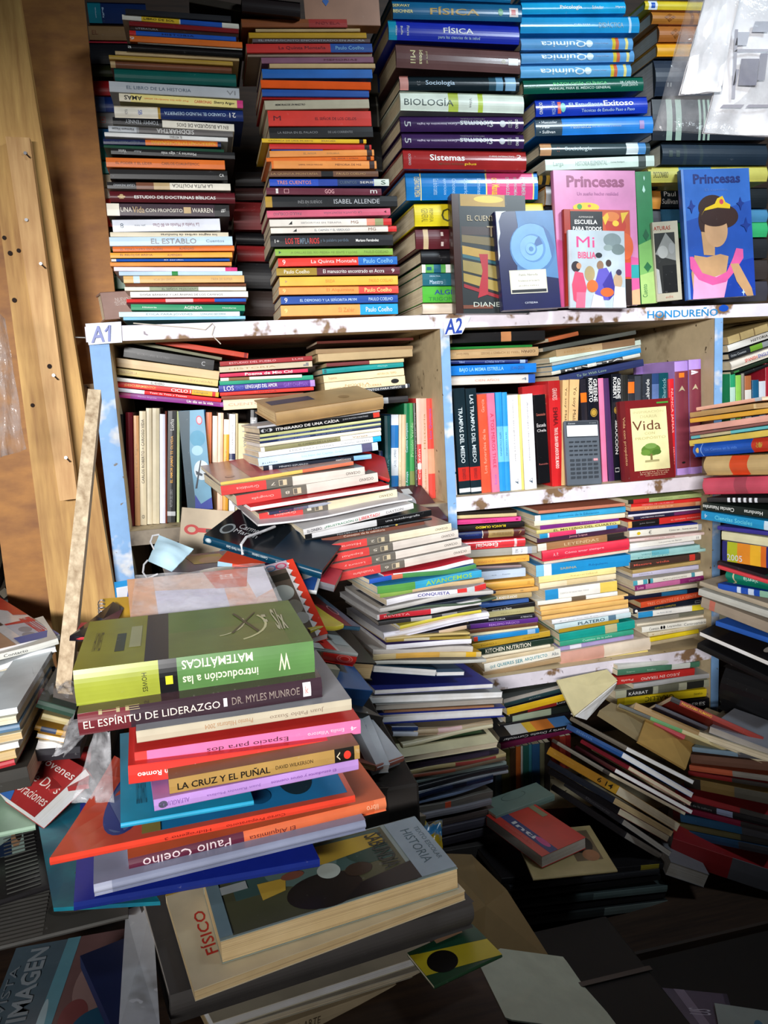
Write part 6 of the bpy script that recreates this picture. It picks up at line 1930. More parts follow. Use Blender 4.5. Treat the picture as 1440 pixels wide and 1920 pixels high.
# ---------------------------------------------------------------- between front pile and column
one((382, 1003, 604, 1070, 18), 1.17, 1.10, 0.135, '0f3c54', 'dark teal hardcover with white cord, lying across the heap', up=(-.1, -.1, 1), hc=True, pages='old', cover='10181f', gloss=0.2,
    texts=[(.02, .07, .5, 'b8c8d0', '◉'), (.2, .35, .3, 'c8d4d8', 'Carmen Martín Gaite', 'f'), (.42, .55, .3, 'c8d4d8', 'Cuentos rodantes', 'f'), (.62, .78, .3, 'c8d4d8', 'Lector viajero', 'f')],
    art=[('e', .35, .9, .17, .05, '9aa4a8'), ('e', .35, .9, .12, .036, '2a3238'), ('t', .45, .6, .74, .2, 'Carmen', 'd0d4d8', 270), ('t', .3, .42, .74, .2, 'Martín', 'd0d4d8', 270), ('r', 0, .0, 1, .45, '14283a')])
cordp = [(455, 1042, 1.132), (452, 1024, 1.13), (462, 1010, 1.15), (490, 1000, 1.19), (515, 990, 1.22)]
m = MB()
q = [PY(*p) for p in cordp]
m.tube([p - q[0] + Vector((0, -.004, .003)) for p in q], 0.0022, plain('white_cord', 'e4e4e8', 0.7), 6)
ob = m.build('cord')
ob.location = q[0]
tag(ob, 'white elastic cord around the dark teal hardcover', 'cord')
facing([(341, 951), (446, 968), (332, 1058)], 1.30, 0.006, 'c8b8a0', 'beige folder with red emblem leaning behind the dark teal hardcover',
       [('e', .2, .62, .13, .09, 'c84a48'), ('e', .2, .62, .07, .05, 'c8b8a0'), ('r', .3, .58, .75, .66, 'c84a48'), ('r', .45, .59, .6, .65, '4a4a44'), ('r', .6, .08, .9, .26, '9ac0d8'), ('e', .8, .24, .1, .08, '2a7aa8')], Yt=1.33, cat='folder', name='folder')
one((408, 1053, 545, 1076, 16), 1.16, 1.12, 0.12, 'd8482c', 'orange-red paperback peeking under the dark teal hardcover', up=(0, -.2, 1), bands=[(0, .2, '9ac0d8')], texts=[(.3, .8, .6, 'a02818', 'antología')])
lying([(318, 1098), (556, 1066), (340, 1042)], (1.150, 1.150, 1.16), .006, '34284a', 'dark violet magazine with gold ornaments behind the plastic-wrapped one',
      [('e', .3, .6, .1, .14, 'a88c50'), ('p', [(.55, .45), (.9, .5), (.95, .8), (.6, .75)], 'a89048'), ('e', .7, .6, .12, .1, 'b08a68'), ('e', .5, .3, .14, .1, 'c89878'), ('e', .25, .85, .08, .06, '8a5a28')], cat='magazine', name='magazine', gloss=0.25)
# face mask
mp = [PY(*p) for p in ((298, 1004, 1.19), (363, 1030, 1.17), (322, 1072, 1.13), (277, 1052, 1.15))]
o = sum(mp, Vector()) / 4
nr = (mp[1] - mp[0]).cross(mp[3] - mp[0]).normalized()
nr = nr if nr.dot(EYE - o) > 0 else -nr
root = empty('face_mask', Matrix.Translation(o), 'pale blue surgical face mask lying left of the dark violet magazine', 'face mask')
m = MB()
n = 9
vs, fs = [], []
for s in (0, 1):
    for i in range(n + 1):
        for j in range(n + 1):
            a, b = i / n, j / n
            p = (mp[0].lerp(mp[1], a)).lerp(mp[3].lerp(mp[2], a), b) - o
            vs.append(p + nr * (0.010 * math.sin(math.pi * a) * math.sin(math.pi * b) + 0.0012 * (j % 3 == 0) - s * 0.0012))
N = (n + 1) ** 2
for i in range(n):
    for j in range(n):
        a = i * (n + 1) + j
        fs += [(a, a + n + 1, a + n + 2, a + 1), (N + a, N + a + 1, N + a + n + 2, N + a + n + 1)]
m.mesh(vs, fs, plain('mask_cloth', 'bcdcec', 0.85))
m.build('cloth', root, True)
for lp in (((298, 1004, 1.19), (286, 1006, 1.185), (282, 1018, 1.18), (288, 1030, 1.17), (292, 1036, 1.165)), ((277, 1052, 1.15), (270, 1060, 1.145), (268, 1075, 1.14), (276, 1086, 1.13), (296, 1078, 1.13))):
    m = MB()
    m.tube([PY(*p) - o + nr * .002 for p in lp], 0.0014, plain('white_cord', 'e4e4e8', 0.7), 6)
    m.build('ear_loop', root)

# magazine in clear film leaning on the mathematics book
one((247, 1183, 531, 1150, 9), .885, .905, 0.122, 'd8b8a8', 'orange and white magazine in clear plastic, lying behind the mathematics textbook', up=(-.04, -.3, 1), name='magazine', cat='magazine', pages='whi', gloss=0.2,
    art=[('r', 0, .82, 1, 1, 'dca884'), ('p', [(0, .34), (.62, .34), (.7, .82), (0, .82)], 'd0cce0'), ('p', [(0, .0), (.5, .0), (.62, .34), (0, .34)], 'e4b098'), ('p', [(.5, 0), (1, 0), (1, .18), (.35, .14)], 'd4d0dc'), ('p', [(.6, .18), (1, .12), (1, .46), (.62, .4)], 'c86a50'), ('t', .8, .9, .3, .2, 'prueba', 'e8d8d4', 0), ('p', [(.0, .1), (.3, .0), (.34, .12), (.0, .24)], 'f0c8b0')])
draped('plastic_film', [(254, 1082, 1.0), (496, 1054, 1.02), (538, 1148, .893), (240, 1184, .876)], film('glare_film', .17, body=.8), 'clear plastic film over the orange and white magazine', 'plastic film', seed=3, amp=.0022)
facing([(214, 1092), (262, 1087), (224, 1190)], .93, .008, 'e4e8f2', 'white activity book with blue edge left of the plastic-wrapped magazine',
       [('r', 0, .88, 1, 1, '2a90d0'), ('r', 0, 0, .05, 1, '2a90d0'), ('p', [(.4, .6), (.8, .5), (.9, .75), (.5, .8)], '3a5aa8'), ('e', .75, .55, .12, .06, 'd05a88'), ('e', .4, .2, .05, .03, '4ab070'), ('r', .3, .05, .9, .4, 'c8dcf0'), ('p', [(.5, .1), (.95, .2), (.9, .35), (.6, .3)], 'e0b098')], Yt=1.02, gloss=0.25)
sp = one((196, 1190, 262, 1184, 8), .90, .905, 0.09, 'd0a428', 'mustard spiral notebook behind the mathematics textbook', up=(0, -.25, 1), name='notebook', cat='notebook', pages='whi', nopages=False)
m = MB()
for k in range(9):
    y = .005 + k * .0095
    m.tube([Vector((-.021 + .004 * math.cos(a), y, .002 + .006 * math.sin(a))) for a in [i * 6.283 / 10 for i in range(11)]], .0007, plain('wire', 'c0c0c8', 0.3, 0.9), 5)
m.build('spiral_wire', sp)
sheet('magazine', [(131, 1192, .86), (180, 1155, .93), (212, 1128, .97), (232, 1140, .96), (205, 1195, .87)], 0.006, plain('glossy_black', '1a1820', 0.12),
      'glossy black magazine tip left of the mathematics textbook', 'magazine')
one((136, 1196, 178, 1194, 5), .862, .862, 0.06, 'b83038', 'thin red booklet under the glossy black magazine', pages='whi')
# cartoon book and the jumble right of the front pile
facing([(484, 1064), (553, 1056), (545, 1208)], .99, .012, 'd83c28', 'red activity book with white zigzag border, behind the mathematics textbook',
       [('r', 0, .0, .78, 1, '6a5c50'), ('p', [(.7, 1)] + [(.86 if k % 2 else .72, 1 - k * .05) for k in range(20)] + [(.7, 0)], 'e8e0e0'), ('r', 0, .9, .8, 1, 'b8a4b0'), ('o', .3, .94, .16, .04, .05, 0, 360, '4a7aa0'), ('o', .6, .94, .16, .04, .05, 0, 360, 'c04868'), ('e', .35, .6, .3, .1, 'c0c4bc'), ('e', .5, .4, .2, .09, 'a09888'), ('r', .1, .75, .7, .84, '3c382e'), ('e', .55, .25, .18, .07, 'b8b4ac')], Yt=1.11, gloss=0.3)
JB = 'books jumbled between the front pile and the magazine column'


def jum(co, Y0, Y1, W, base, label, **kw):
    kw.setdefault('up', (0, -.16, 1))
    return one(co, Y0, Y1, W, base, label, group=JB, **kw)


jum((540, 1100, 594, 1108, 8), 1.09, 1.08, .12, 'd8dce0', 'white booklet with blue patch under the dark teal hardcover', art=[('p', [(.0, .1), (.5, .1), (.2, .7), (0, .6)], '2a5aa8')])
jum((590, 1088, 628, 1098, 14), 1.12, 1.11, .06, '6a6a70', 'grey and red booklet left of the lowest encyclopedia volume', cover='b83040')
jum((572, 1166, 676, 1176, 8), 1.03, 1.06, .16, '3a5a70', 'magazine with dark red photograph in the jumble', name='magazine', cat='magazine', gloss=0.2,
    art=[('r', 0, 0, 1, 1, '6a3a3c'), ('e', .5, .6, .3, .22, 'a08878'), ('e', .3, .3, .25, .12, '8a2a34'), ('p', [(.0, .0), (1, 0), (1, .1), (0, .16)], '4a6a80'), ('o', .4, .15, .12, .06, .02, 0, 360, 'c8a0a0')])
jum((583, 1180, 645, 1170, 9), 1.00, 1.02, .10, 'c8b83c', 'torn yellow pamphlet in the jumble', name='pamphlet', cat='pamphlet', pages='whi', warp=make_wave(11, .003))
jum((585, 1214, 672, 1226, 7), .98, 1.00, .12, 'a8aca8', 'grey sheet with red lettering in the jumble', name='pamphlet', cat='pamphlet', art=[('r', 0, .4, 1, 1, 'c8ccc8'), ('t', .6, .9, .8, .3, 'GUÍAS', 'c03030', 90), ('t', .3, .55, .8, .3, 'LIBRO', 'c03030', 90), ('r', .2, .05, .8, .35, 'b0b8b8')])
jum((610, 1216, 672, 1228, 25), .985, 1.00, .10, 'c8281f', 'small red book with pale ring emblem in the jumble', texts=[(.4, .9, .6, 'e07068', '◎')], hc=True)
jum((640, 1240, 706, 1244, 36), 1.03, 1.04, .12, '14110f', 'black hardcover with tan page edges in the jumble', hc=True, fore=True, pages='old')
jum((596, 1250, 638, 1256, 44), .97, .98, .08, 'c8bfa4', 'cream pamphlet upright in the jumble', pages='crm')
jum((648, 1282, 686, 1286, 28), 1.0, 1.01, .10, 'b8a888', 'buff old book low in the jumble', pages='old')
jum((640, 1290, 700, 1296, 40), .96, .99, .12, '2a5a98', 'blue booklet low in the jumble', up=(0, -.5, 1))
jum((650, 1330, 720, 1345, 60), .93, .97, .12, '2c2a28', 'black folder low in the jumble')
facing([(668, 1336), (690, 1336), (708, 1436)], .86, .012, 'b8c0c8', 'pale blue-white paperback slanting right of the front pile',
       [('t', .2, .4, .5, .5, 'Yo tu personaje', '4a5a6a', 270)], Yt=.96)
sheet('paperback', [(690, 1338, .97), (758, 1420, .90), (708, 1440, .85), (664, 1352, .93)], .012, plain('pale_blue_card', 'b4bec8', 0.4), 'grey-white slanting paperback with brown edge right of the front pile', 'book')
one((706, 1436, 758, 1418, 10), .85, .90, .08, '9a5a4c', 'rust-edged notebook under the slanting paperback', pages='old')
draped('wrapper', [(722, 1442, .93), (748, 1436, .95), (756, 1500, .93), (736, 1496, .90)], plain('foil_green', '6a9a80', 0.25), 'crumpled green and white foil beside the slanting paperback', 'wrapper', amp=.004, seed=4)
draped('wrapper', [(762, 1548, .98), (826, 1536, 1.0), (832, 1590, .96), (786, 1586, .94)], patchy('snack_wrapper', '3a8ac0', 'd8b428', 22, .45, .52, 'd8dce4', 0.25), 'yellow and blue snack wrapper right of the front pile', 'wrapper', amp=.005, seed=6)
one((640, 1480, 742, 1476, 90), .80, .86, .10, '2a2624', 'dark box beneath the jumble right of the front pile', name='box', cat='box', nopages=True)
one((700, 1540, 800, 1530, 70), .86, .90, .12, '6a6250', 'olive-grey book under the wrappers', pages='gry')

# ---------------------------------------------------------------- left heap on the table
G4 = 'books heaped at the left edge'
lying([(-40, 1226), (112, 1190), (-40, 1122)], 1.092, .008, 'd8d4d4', 'glossy magazine with two faces and red title, top of left heap',
      [('r', 0, .55, 1, 1, 'b89478'), ('r', 0, .86, 1, 1, 'c8ccc8'), ('p', [(.5, .0), (1, 0), (1, .3), (.7, .28)], 'c0402c'), ('p', [(.45, 0), (1, 0), (1, .1), (.5, .16)], 'c0402c'), ('e', .62, .62, .05, .06, '5a3a30'), ('e', .42, .62, .05, .06, '5a3a30'), ('r', .35, .42, .46, .56, '4a3a30'),
       ('r', 0, .02, .36, .4, 'b8bcc8'), ('e', .2, .26, .05, .08, '8a8e98'), ('e', .1, .3, .05, .08, '8a8e98'), ('p', [(.3, .02), (.36, .02), (.36, .4), (.33, .4)], 'c0282c'), ('t', .05, .4, .1, .14, 'RUT', 'c8303c', 270, .03), ('r', .0, .0, .1, .5, '4a68b0')], cat='magazine', name='magazine', gloss=0.15, group=G4)
stack('''
-40 1240 108 1196 12|d8d8d0|white curled magazine||.3-.6:.5:4a4a4a=Contacto|mag wave=.003 p=whi
-40 1256 104 1212 10|c8ccd0|grey-white page bundle|||mag wave=.004 p=whi fore
-40 1268 84 1226 14|d8ccb0|cream page bundle|||fore p=crm
-40 1284 100 1238 12|c4b898|buff page bundle|||fore p=crm
-40 1296 104 1250 12|2a3a5a|dark blue booklet|||
-40 1310 90 1264 30|5a5048|dim brown book|||
''', (0, 0, 1), 1.05, 'under the glossy magazine in left heap', G4, W=0.15, jit=0.004, Y1=1.08)
lying([(-40, 1322), (22, 1313), (-22, 1230)], 1.065, .012, 'd0d8dc', 'pale blue-white notebook topping the nearer left stack', [('t', .2, .5, .9, .05, 'cuaderno', '7a8a90')], fore=True, pages='whi', group=G4)
stack('''
-50 1340 32 1326 12|d8d4c4|white-paged book with pale grey-blue cover|||fore p=whi cv=ccd4d8
-50 1356 30 1342 14|e0dcc8|cream-paged book|||fore p=crm
-50 1374 36 1358 12|5a7a98|blue-grey book|||
-50 1390 40 1372 14|d8ccac|yellowed page block|||fore p=old
-50 1408 34 1390 12|e4e0d8|white page block|||fore p=whi
-50 1424 28 1406 16|d8b878|amber-edged book|||fore p=old
-50 1444 26 1424 12|b83038|red-covered book|||
-50 1460 50 1438 40|3a3834|dark box book|||
''', (0, 0, 1), .88, 'in the nearer left stack', G4, W=0.2, jit=0.003)
sheet('booklet', [(45, 1280, 1.0), (64, 1276, 1.0), (50, 1330, .94), (36, 1336, .94)], .006, plain('red_card', 'c03038', 0.4), 'red booklet edge slanting in the left heap', 'booklet')
sheet('booklet', [(62, 1296, .99), (82, 1290, .99), (64, 1330, .95), (52, 1332, .95)], .006, plain('pink_red_card', 'd06068', 0.4), 'pinkish red booklet right of the red booklet edge', 'booklet')
draped('plastic_bag', [(58, 1255, .99), (84, 1262, .99), (104, 1300, .95), (66, 1312, .95)], film('clear_film', .12), 'scrap of clear plastic beside the red booklets', 'plastic bag', amp=.005, seed=8)
draped('plastic_bag', [(104, 1282, .86), (150, 1276, .86), (140, 1302, .84), (106, 1300, .84)], film('clear_film', .12), 'clear plastic under the leaning plywood strip', 'plastic bag', amp=.003, seed=9)
stack('''
72 1312 142 1332 16|2c4438|dark green folder|||
80 1338 130 1350 12|b8a878|cream torn book|||p=old
66 1360 124 1372 10|c8983c|amber book with dark picture|.2-.7 3a4a68||
70 1374 122 1384 10|e0b050|light amber book|||fore p=whi
72 1386 118 1396 18|d8d4c8|torn white page bundle|||fore p=whi wave=.002
-20 1412 150 1400 24|26242a|black wide magazine|||mag p=gry
''', (0, 0, 1), .93, 'in the dim gap left of the front pile', G4, W=0.14, jit=0.004)
one((100, 1290, 160, 1290, 40), .95, .95, .14, '4a423c', 'dim brown box under the leaning plywood strip', name='box', cat='box', nopages=True)
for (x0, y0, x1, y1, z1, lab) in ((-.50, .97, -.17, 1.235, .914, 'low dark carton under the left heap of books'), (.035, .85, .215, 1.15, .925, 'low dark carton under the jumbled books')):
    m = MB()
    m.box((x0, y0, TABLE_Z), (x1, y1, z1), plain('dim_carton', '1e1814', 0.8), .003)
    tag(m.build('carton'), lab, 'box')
# red book, plastic, black magazine ...
lying([(-8, 1482), (64, 1532), (100, 1404)], (.955, .95, .985), .022, 'a03030', 'red youth handbook with white lettering at left edge',
      [('t', .66, .82, .62, .7, 'Oraciones', 'e8d8d0', 90), ('t', .42, .58, .62, .7, 'de Dios', 'e8d8d0', 90), ('t', .15, .33, .6, .76, 'Jóvenes', 'f0e4e0', 90), ('p', [(.9, .0), (1, 0), (1, .4), (.85, .3)], '3a6ab0')], fore=True, pages='whi', gloss=0.15, group=G4)
sheet('magazine', [(108, 1410, .98), (172, 1398, .98), (166, 1470, .90), (92, 1480, .90)], .006, plain('red_print', '9c2c2c', 0.3), 'dark red booklet with lettering under the clear sleeve', 'magazine')
draped('plastic_sleeve', [(176, 1372, .80), (206, 1370, .80), (214, 1504, .735), (134, 1506, .75)], film('milky_film', .24, body=.85), 'clear plastic sleeve hanging out left of the cyan paperback', 'plastic sleeve', amp=.0025, seed=12)
draped('plastic_sleeve', [(138, 1338, .74), (160, 1376, .74), (120, 1420, .78), (98, 1410, .80)], film('milky_film', .24, body=.85), 'curled clear film left of the leadership paperback', 'plastic sleeve', amp=.003, seed=14)
lying([(-40, 1570), (66, 1548), (-30, 1478)], .93, .006, '9ab8a0', 'pale green folder under the red youth handbook', cat='folder', name='folder', group=G4)
lying([(-50, 1705), (92, 1660), (-50, 1560)], .905, .006, '201e20', 'black magazine with small portrait of a man at left edge',
      [('r', .52, .26, .95, .62, '9ab0a8'), ('e', .72, .38, .12, .07, 'b08868'), ('e', .78, .33, .1, .05, '2a201c'), ('p', [(.52, .45), (.75, .45), (.68, .62), (.52, .62)], '1c2c4a')] +
      [('r', .04 + .05 * k, .1, .055 + .05 * k, .56, '6a6a66') for k in range(18)], cat='magazine', name='magazine', group=G4, gloss=0.3)
lying([(-60, 1790), (240, 1716), (-50, 1672)], .88, .005, '4a4844', 'dim grey newspaper under the black magazine',
      [('r', .02 + .06 * k, .55, .06 + .06 * k, .9, '6a6864') for k in range(15)] + [('e', .35, .3, .16, .24, '3a3a36'), ('e', .35, .3, .12, .18, '5a5852'), ('r', .7, .1, .9, .5, '7a8078'), ('r', .9, .3, 1, .9, 'a8583c')], cat='newspaper', name='newspaper', group=G4)
lying([(-60, 2010), (236, 1950), (-40, 1790)], .845, .006, '5a6c78', 'blue-grey magazine with big grey title at bottom left',
      [('r', 0, 0, 1, .55, '7a5a58'), ('e', .5, .25, .3, .2, 'a0807c'), ('e', .25, .4, .15, .1, '8a4a4a'), ('e', .15, .2, .15, .2, '2a5a78'), ('p', [(0, .55), (1, .5), (1, .6), (0, .66)], '6aa0b0'), ('e', .2, .62, .25, .03, 'b8d0d8'), ('e', .6, .12, .25, .08, '8a5038'),
       ('t', .05, .95, .8, .14, 'LA IMAGEN', '9aa4ac', 0, .03), ('t', .2, .8, .94, .06, 'REVISTA', '8a949c', 0)], cat='magazine', name='magazine', group=G4, gloss=0.2)
lying([(222, 1932), (262, 1925), (152, 1790)], (.85, .86, .875), .015, '141f4c', 'dark navy notebook at lower left beside the folder', cat='notebook', name='notebook', group=G4) if False else None
sheet('notebook', [(150, 1792, .725), (236, 1758, .745), (240, 1935, .60), (216, 1940, .60)], .012, plain('navy_cloth', '141f4c', 0.6), 'dark navy notebook between blue-grey magazine and folder', 'notebook')
# ---------------------------------------------------------------- lower right
LZ = (900, 1230, 2.667)
G5 = 'books in the lowest bay and on the bench'
stack('''
118 215 415 140 26|4a4e4c|grey-green book|||fore p=gry
122 238 418 160 20|203c40|dark teal paperback||.4-.6:.4:gry=guía|
135 262 462 180 36|e0b420|bright yellow paperback|||cv=1c2438
150 280 440 212 26|201618|black and red paperback|.3-.8 8a2420|.8-.95:.4:lgr=Luis|
130 306 450 245 42|1e2420|black paperback with pale stripe|.1-.7 9aa890||
100 345 455 280 26|121216|plain black thin paperback|||
''', LZ, 1.33, 'left stack of the lowest bay', G5, W=0.14, Y1=1.36)
one((100 / 2.667 + 900, 408 / 2.667 + 1230, 462 / 2.667 + 900, 342 / 2.667 + 1230, 12), 1.30, 1.33, .15, '141316', 'black design textbook with coloured cover and white spine title', up=(0, -.3, 1), group=G5,
    texts=[(.05, .95, .6, 'd8d8d8', 'Teoría y Diseño Curricular', 'f')], art=[('r', 0, 0, 1, .25, '4a80c0'), ('r', 0, .25, 1, .5, 'd07a30'), ('r', 0, .5, 1, .62, 'd0a830'), ('r', 0, .62, 1, .85, 'b8b8b8')])
stack('''
105 440 462 358 28|6a1c44|plum paperback|||
''', LZ, 1.32, 'under the black design textbook', G5, W=0.14, Y1=1.35)
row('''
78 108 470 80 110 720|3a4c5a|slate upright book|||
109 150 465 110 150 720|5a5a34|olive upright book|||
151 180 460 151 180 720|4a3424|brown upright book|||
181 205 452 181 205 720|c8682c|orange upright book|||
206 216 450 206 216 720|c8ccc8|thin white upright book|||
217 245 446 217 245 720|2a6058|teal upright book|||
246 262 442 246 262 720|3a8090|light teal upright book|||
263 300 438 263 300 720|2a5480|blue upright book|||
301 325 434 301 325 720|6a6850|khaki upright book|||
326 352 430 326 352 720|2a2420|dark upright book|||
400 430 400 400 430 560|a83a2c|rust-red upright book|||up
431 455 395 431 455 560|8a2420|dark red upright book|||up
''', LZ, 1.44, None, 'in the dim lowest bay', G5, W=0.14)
lying([(1086, 1338), (1157, 1272), (1066, 1296)], (.80, .815, .84), .012, 'd8cc9c', 'cream book standing open with fanned pages under the low shelf',
      [('t', .4, .6, .8, .12, 'DON', '5a7a70', 0)], up=None) if False else None
sheet('open_book', [(1044, 1275, 1.30), (1138, 1255, 1.33), (1158, 1276, 1.30), (1077, 1342, 1.24)], .004, plain('cream_cover', 'dccf9e', 0.5), 'cream covered book opened below the low shelf, pages fanned', 'book')
stp = sheet('page_fan', [(1157, 1280, 1.30), (1152, 1292, 1.31), (1100, 1350, 1.26), (1080, 1344, 1.245)], .012, pagem('whi'), 'fanned white pages of the opened cream book', 'book')
stp.parent = bpy.data.objects['open_book']
stp.matrix_parent_inverse = Matrix.Translation(-Vector(bpy.data.objects['open_book'].location))
for kk in ('label', 'category'):
    del stp[kk]
stp.name = 'pages'
stack('''
690 48 1128 0 22|d8d8d0|white thin magazine|||
690 72 1100 28 28|4a7a60|green paperback with white label|.65-.88 d8dcd4|.1-.2:.3:a8c8b0=Sapo;;.35-.45:.3:a8c8b0=Indio|
686 110 1075 62 36|c4302c|red paperback with white upside-down title||.3-.8:.5:f0d8d0:f=JUEGO EN TERAPIO;;.05-.2:.3:f0d8d0:f=Paola|
770 138 1182 82 24|b0b0b0|grey-white curled booklet|||wave=.002
680 178 1195 112 38|a8a890|patterned pale book|.1-.35 2a2a26,.4-.6 6a6a5a,.68-.85 2a2a26|.12-.3:.5:whi=KÁRBAT|
688 212 1135 165 40|e4c820|bright yellow paperback with black letters|.0-.08 c8a818|.3-.62:.6:3a3418:f=ORALLIC;;.85-.95:.3:3a3418=texto|
960 232 1190 205 50|1c1a1e|black thriller with white capital letters||.0-.3:.4:e8e8e8:b=TOM:.4;;.35-.72:.4:e8e8e8:b=BERES:.5|
''', LZ, 1.33, 'right stack of the lowest bay', G5, W=0.16, Y1=1.36)
G6 = 'books toppled in the lower right heap'


def cr(A, B, C, t, base, label, **kw):
    corner(A, B, C, t, base, label, LZ, group=G6, **kw)


sheet('open_book', [(1124, 1332, 1.22), (1146, 1317, 1.25), (1215, 1342, 1.23), (1200, 1380, 1.16)], .012, plain('brown_page', '8a7a58', 0.7), 'brown-covered worn book lying open on the toppled heap', 'book', sag=.006)
sheet('paper_cover', [(1214, 1340, 1.22), (1302, 1392, 1.19), (1286, 1442, 1.13), (1196, 1390, 1.13)], .004, plain('manila', 'b08c4c', 0.6), 'yellowish manila cover folded over the toppled heap', 'folder', sag=.012)
cr((455, 302), (735, 452), (1010, 590), 30, '7c7468', 'grey-brown book on the blue one in the toppled heap', pages='whi')
cr((440, 338), (716, 480), (1000, 648), 40, '2058a0', 'blue-spined book with white page block in the toppled heap', pages='whi', texts=[(.2, .5, .4, '6a98d0', 'Biblia', '', .5)])
cr((508, 415), (746, 548), (975, 684), 30, 'a02838', 'crimson book with tan pages in the toppled heap', pages='crm')
cr((560, 460), (868, 640), (972, 700), 18, 'd8c898', 'thin cream book in the toppled heap', pages='crm')
cr((480, 445), (678, 560), (968, 716), 30, '5a1c28', 'plum book with bluish white pages in the toppled heap', pages='whi')
cr((364, 412), (650, 580), (980, 752), 26, '4a4440', 'grey labelled book above the mustard one', pages='crm', bands=[(.1, .9, '8a867c')])
cr((350, 452), (697, 650), (1000, 838), 62, 'b8842c', 'thick mustard book with numbers on its spine', pages='crm', texts=[(.74, .94, .55, '1c1810', '6 14', 'b', .5), (.1, .4, .2, 'd0a050', 'geografía')], bands=[(.86, 1, 'c89a30')])
cr((348, 518), (676, 706), (940, 860), 46, '262c3a', 'dark slate book with tan carton edge', pages='old')
cr((352, 560), (700, 760), (930, 890), 46, '1c1a1e', 'black book with red carton edge low in the heap', pages='crm', cover='8a2a24')
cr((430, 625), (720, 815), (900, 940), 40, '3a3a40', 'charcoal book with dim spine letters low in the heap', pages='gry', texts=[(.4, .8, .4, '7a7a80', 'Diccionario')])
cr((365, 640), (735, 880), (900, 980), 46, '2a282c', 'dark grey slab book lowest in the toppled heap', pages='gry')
stack('''
960 200 1420 405 28|8c2a20|long red and black paperback with yellow letters|.0-.1 1a1412|.12-.45:.5:d8a030:b=PANORAMA HUMANO|
880 238 1140 352 18|2a2430|dark thin paperback|||
780 232 1100 372 34|9a7c50|tan long paperback|||p=crm
700 236 1340 500 20|b8a878|yellow-cream thin book|.0-.25 2a2a20,.25-.5 4a8a48||p=crm
880 316 1030 392 26|b84a54|dull pink book|||
''', LZ, 1.22, 'sloping atop the toppled heap', G6, W=0.13, jit=0.003, Y1=1.10, up=Vector((.1, .6, 1)))
stack('''
1150 352 1460 470 34|8a8e98|grey-white page block|||fore p=gry
1080 372 1460 500 34|a09880|buff page block|||fore p=crm
1010 352 1440 520 26|c8bc90|cream curled booklet|||fore p=crm
1060 455 1450 500 24|7a94a8|pale blue book|.6-1 5a5a60||
1050 492 1450 530 44|6a4a3c|brown book|||
1045 545 1450 600 28|b85a3c|salmon paperback|.55-1 8a847c||
1040 575 1450 640 22|8a2424|dark red thin book|.55-1 3a3634||
1020 605 1450 690 52|7a6238|brown-gold book|.0-.2 2a2420,.6-1 5a564c||
975 672 1450 800 40|a02c30|crimson paperback|.7-1 4a4644||
980 712 1450 830 28|1c1a1c|black paperback with small lettering|.45-.62 8a94b0|.05-.4:.4:gry=historia de la cultura|
985 748 1450 862 28|8a2040|magenta-red paperback|.7-1 3a3638||
1000 790 1450 880 40|2a5a80|blue worn paperback|.7-1 4a4a50||
980 832 1450 922 28|6a6440|olive thin book|.7-1 3c3a38||
950 858 1450 960 36|24486a|dull blue book|.7-1 3a3a40||
''', LZ, 1.20, 'right part of the toppled heap', G6, W=0.15, jit=0.004, Y1=1.06, up=Vector((.05, .12, 1)))
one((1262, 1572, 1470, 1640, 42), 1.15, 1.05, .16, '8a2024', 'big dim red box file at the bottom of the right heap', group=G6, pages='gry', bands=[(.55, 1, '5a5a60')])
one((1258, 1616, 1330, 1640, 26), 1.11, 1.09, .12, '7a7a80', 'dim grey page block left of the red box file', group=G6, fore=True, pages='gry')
# dark pile on the bench
G7 = 'magazines and books on the dark bench'
lying([(1016, 1606), (1098, 1570), (952, 1512)], .655, .02, 'b83028', 'red paperback with blue band lying on the dark pile',
      [('r', 0, .18, 1, .36, '28346a'), ('t', .3, .7, .27, .1, 'Inti', 'c8ccd0', 0, .02), ('e', .8, .3, .12, .06, 'b83a78'), ('r', .1, .82, .42, .94, '7a7a5c'), ('t', .3, .8, .1, .04, 'CUENTOS DEL SOL', 'c86a58', 0)], fore=True, pages='gry', group=G7, gloss=0.3)
lying([(1000, 1648), (1158, 1632), (978, 1560)], .632, .004, 'a8986c', 'cream magazine with dark pictures under the red paperback',
      [('r', .25, .08, .9, .4, '6a5a44'), ('e', .6, .25, .2, .14, '2a2420'), ('e', .35, .2, .12, .1, '9a6a4a')], cat='magazine', name='magazine', group=G7)
lying([(930, 1530), (1040, 1490), (925, 1495)], .66, .012, '6a8078', 'grey-green notebook behind the red paperback', group=G7, cat='notebook', name='notebook', art=[('o', .7, .5, .2, .2, .01, 0, 300, '3a4a48')])
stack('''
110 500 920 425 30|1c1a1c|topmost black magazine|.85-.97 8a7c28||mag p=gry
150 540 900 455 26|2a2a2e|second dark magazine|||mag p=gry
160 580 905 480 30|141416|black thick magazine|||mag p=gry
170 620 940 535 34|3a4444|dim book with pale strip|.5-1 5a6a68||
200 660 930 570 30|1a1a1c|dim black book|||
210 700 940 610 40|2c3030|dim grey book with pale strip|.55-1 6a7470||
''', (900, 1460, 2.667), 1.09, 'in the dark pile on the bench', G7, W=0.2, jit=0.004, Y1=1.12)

# ---------------------------------------------------------------- hanging plastic
# bag with white papers, upper right
root = empty('plastic_bag', Matrix.Translation(PY(1330, 130, .76)), 'clear plastic bag of white papers hanging at the upper right', 'plastic bag')
o = Vector(root.location)


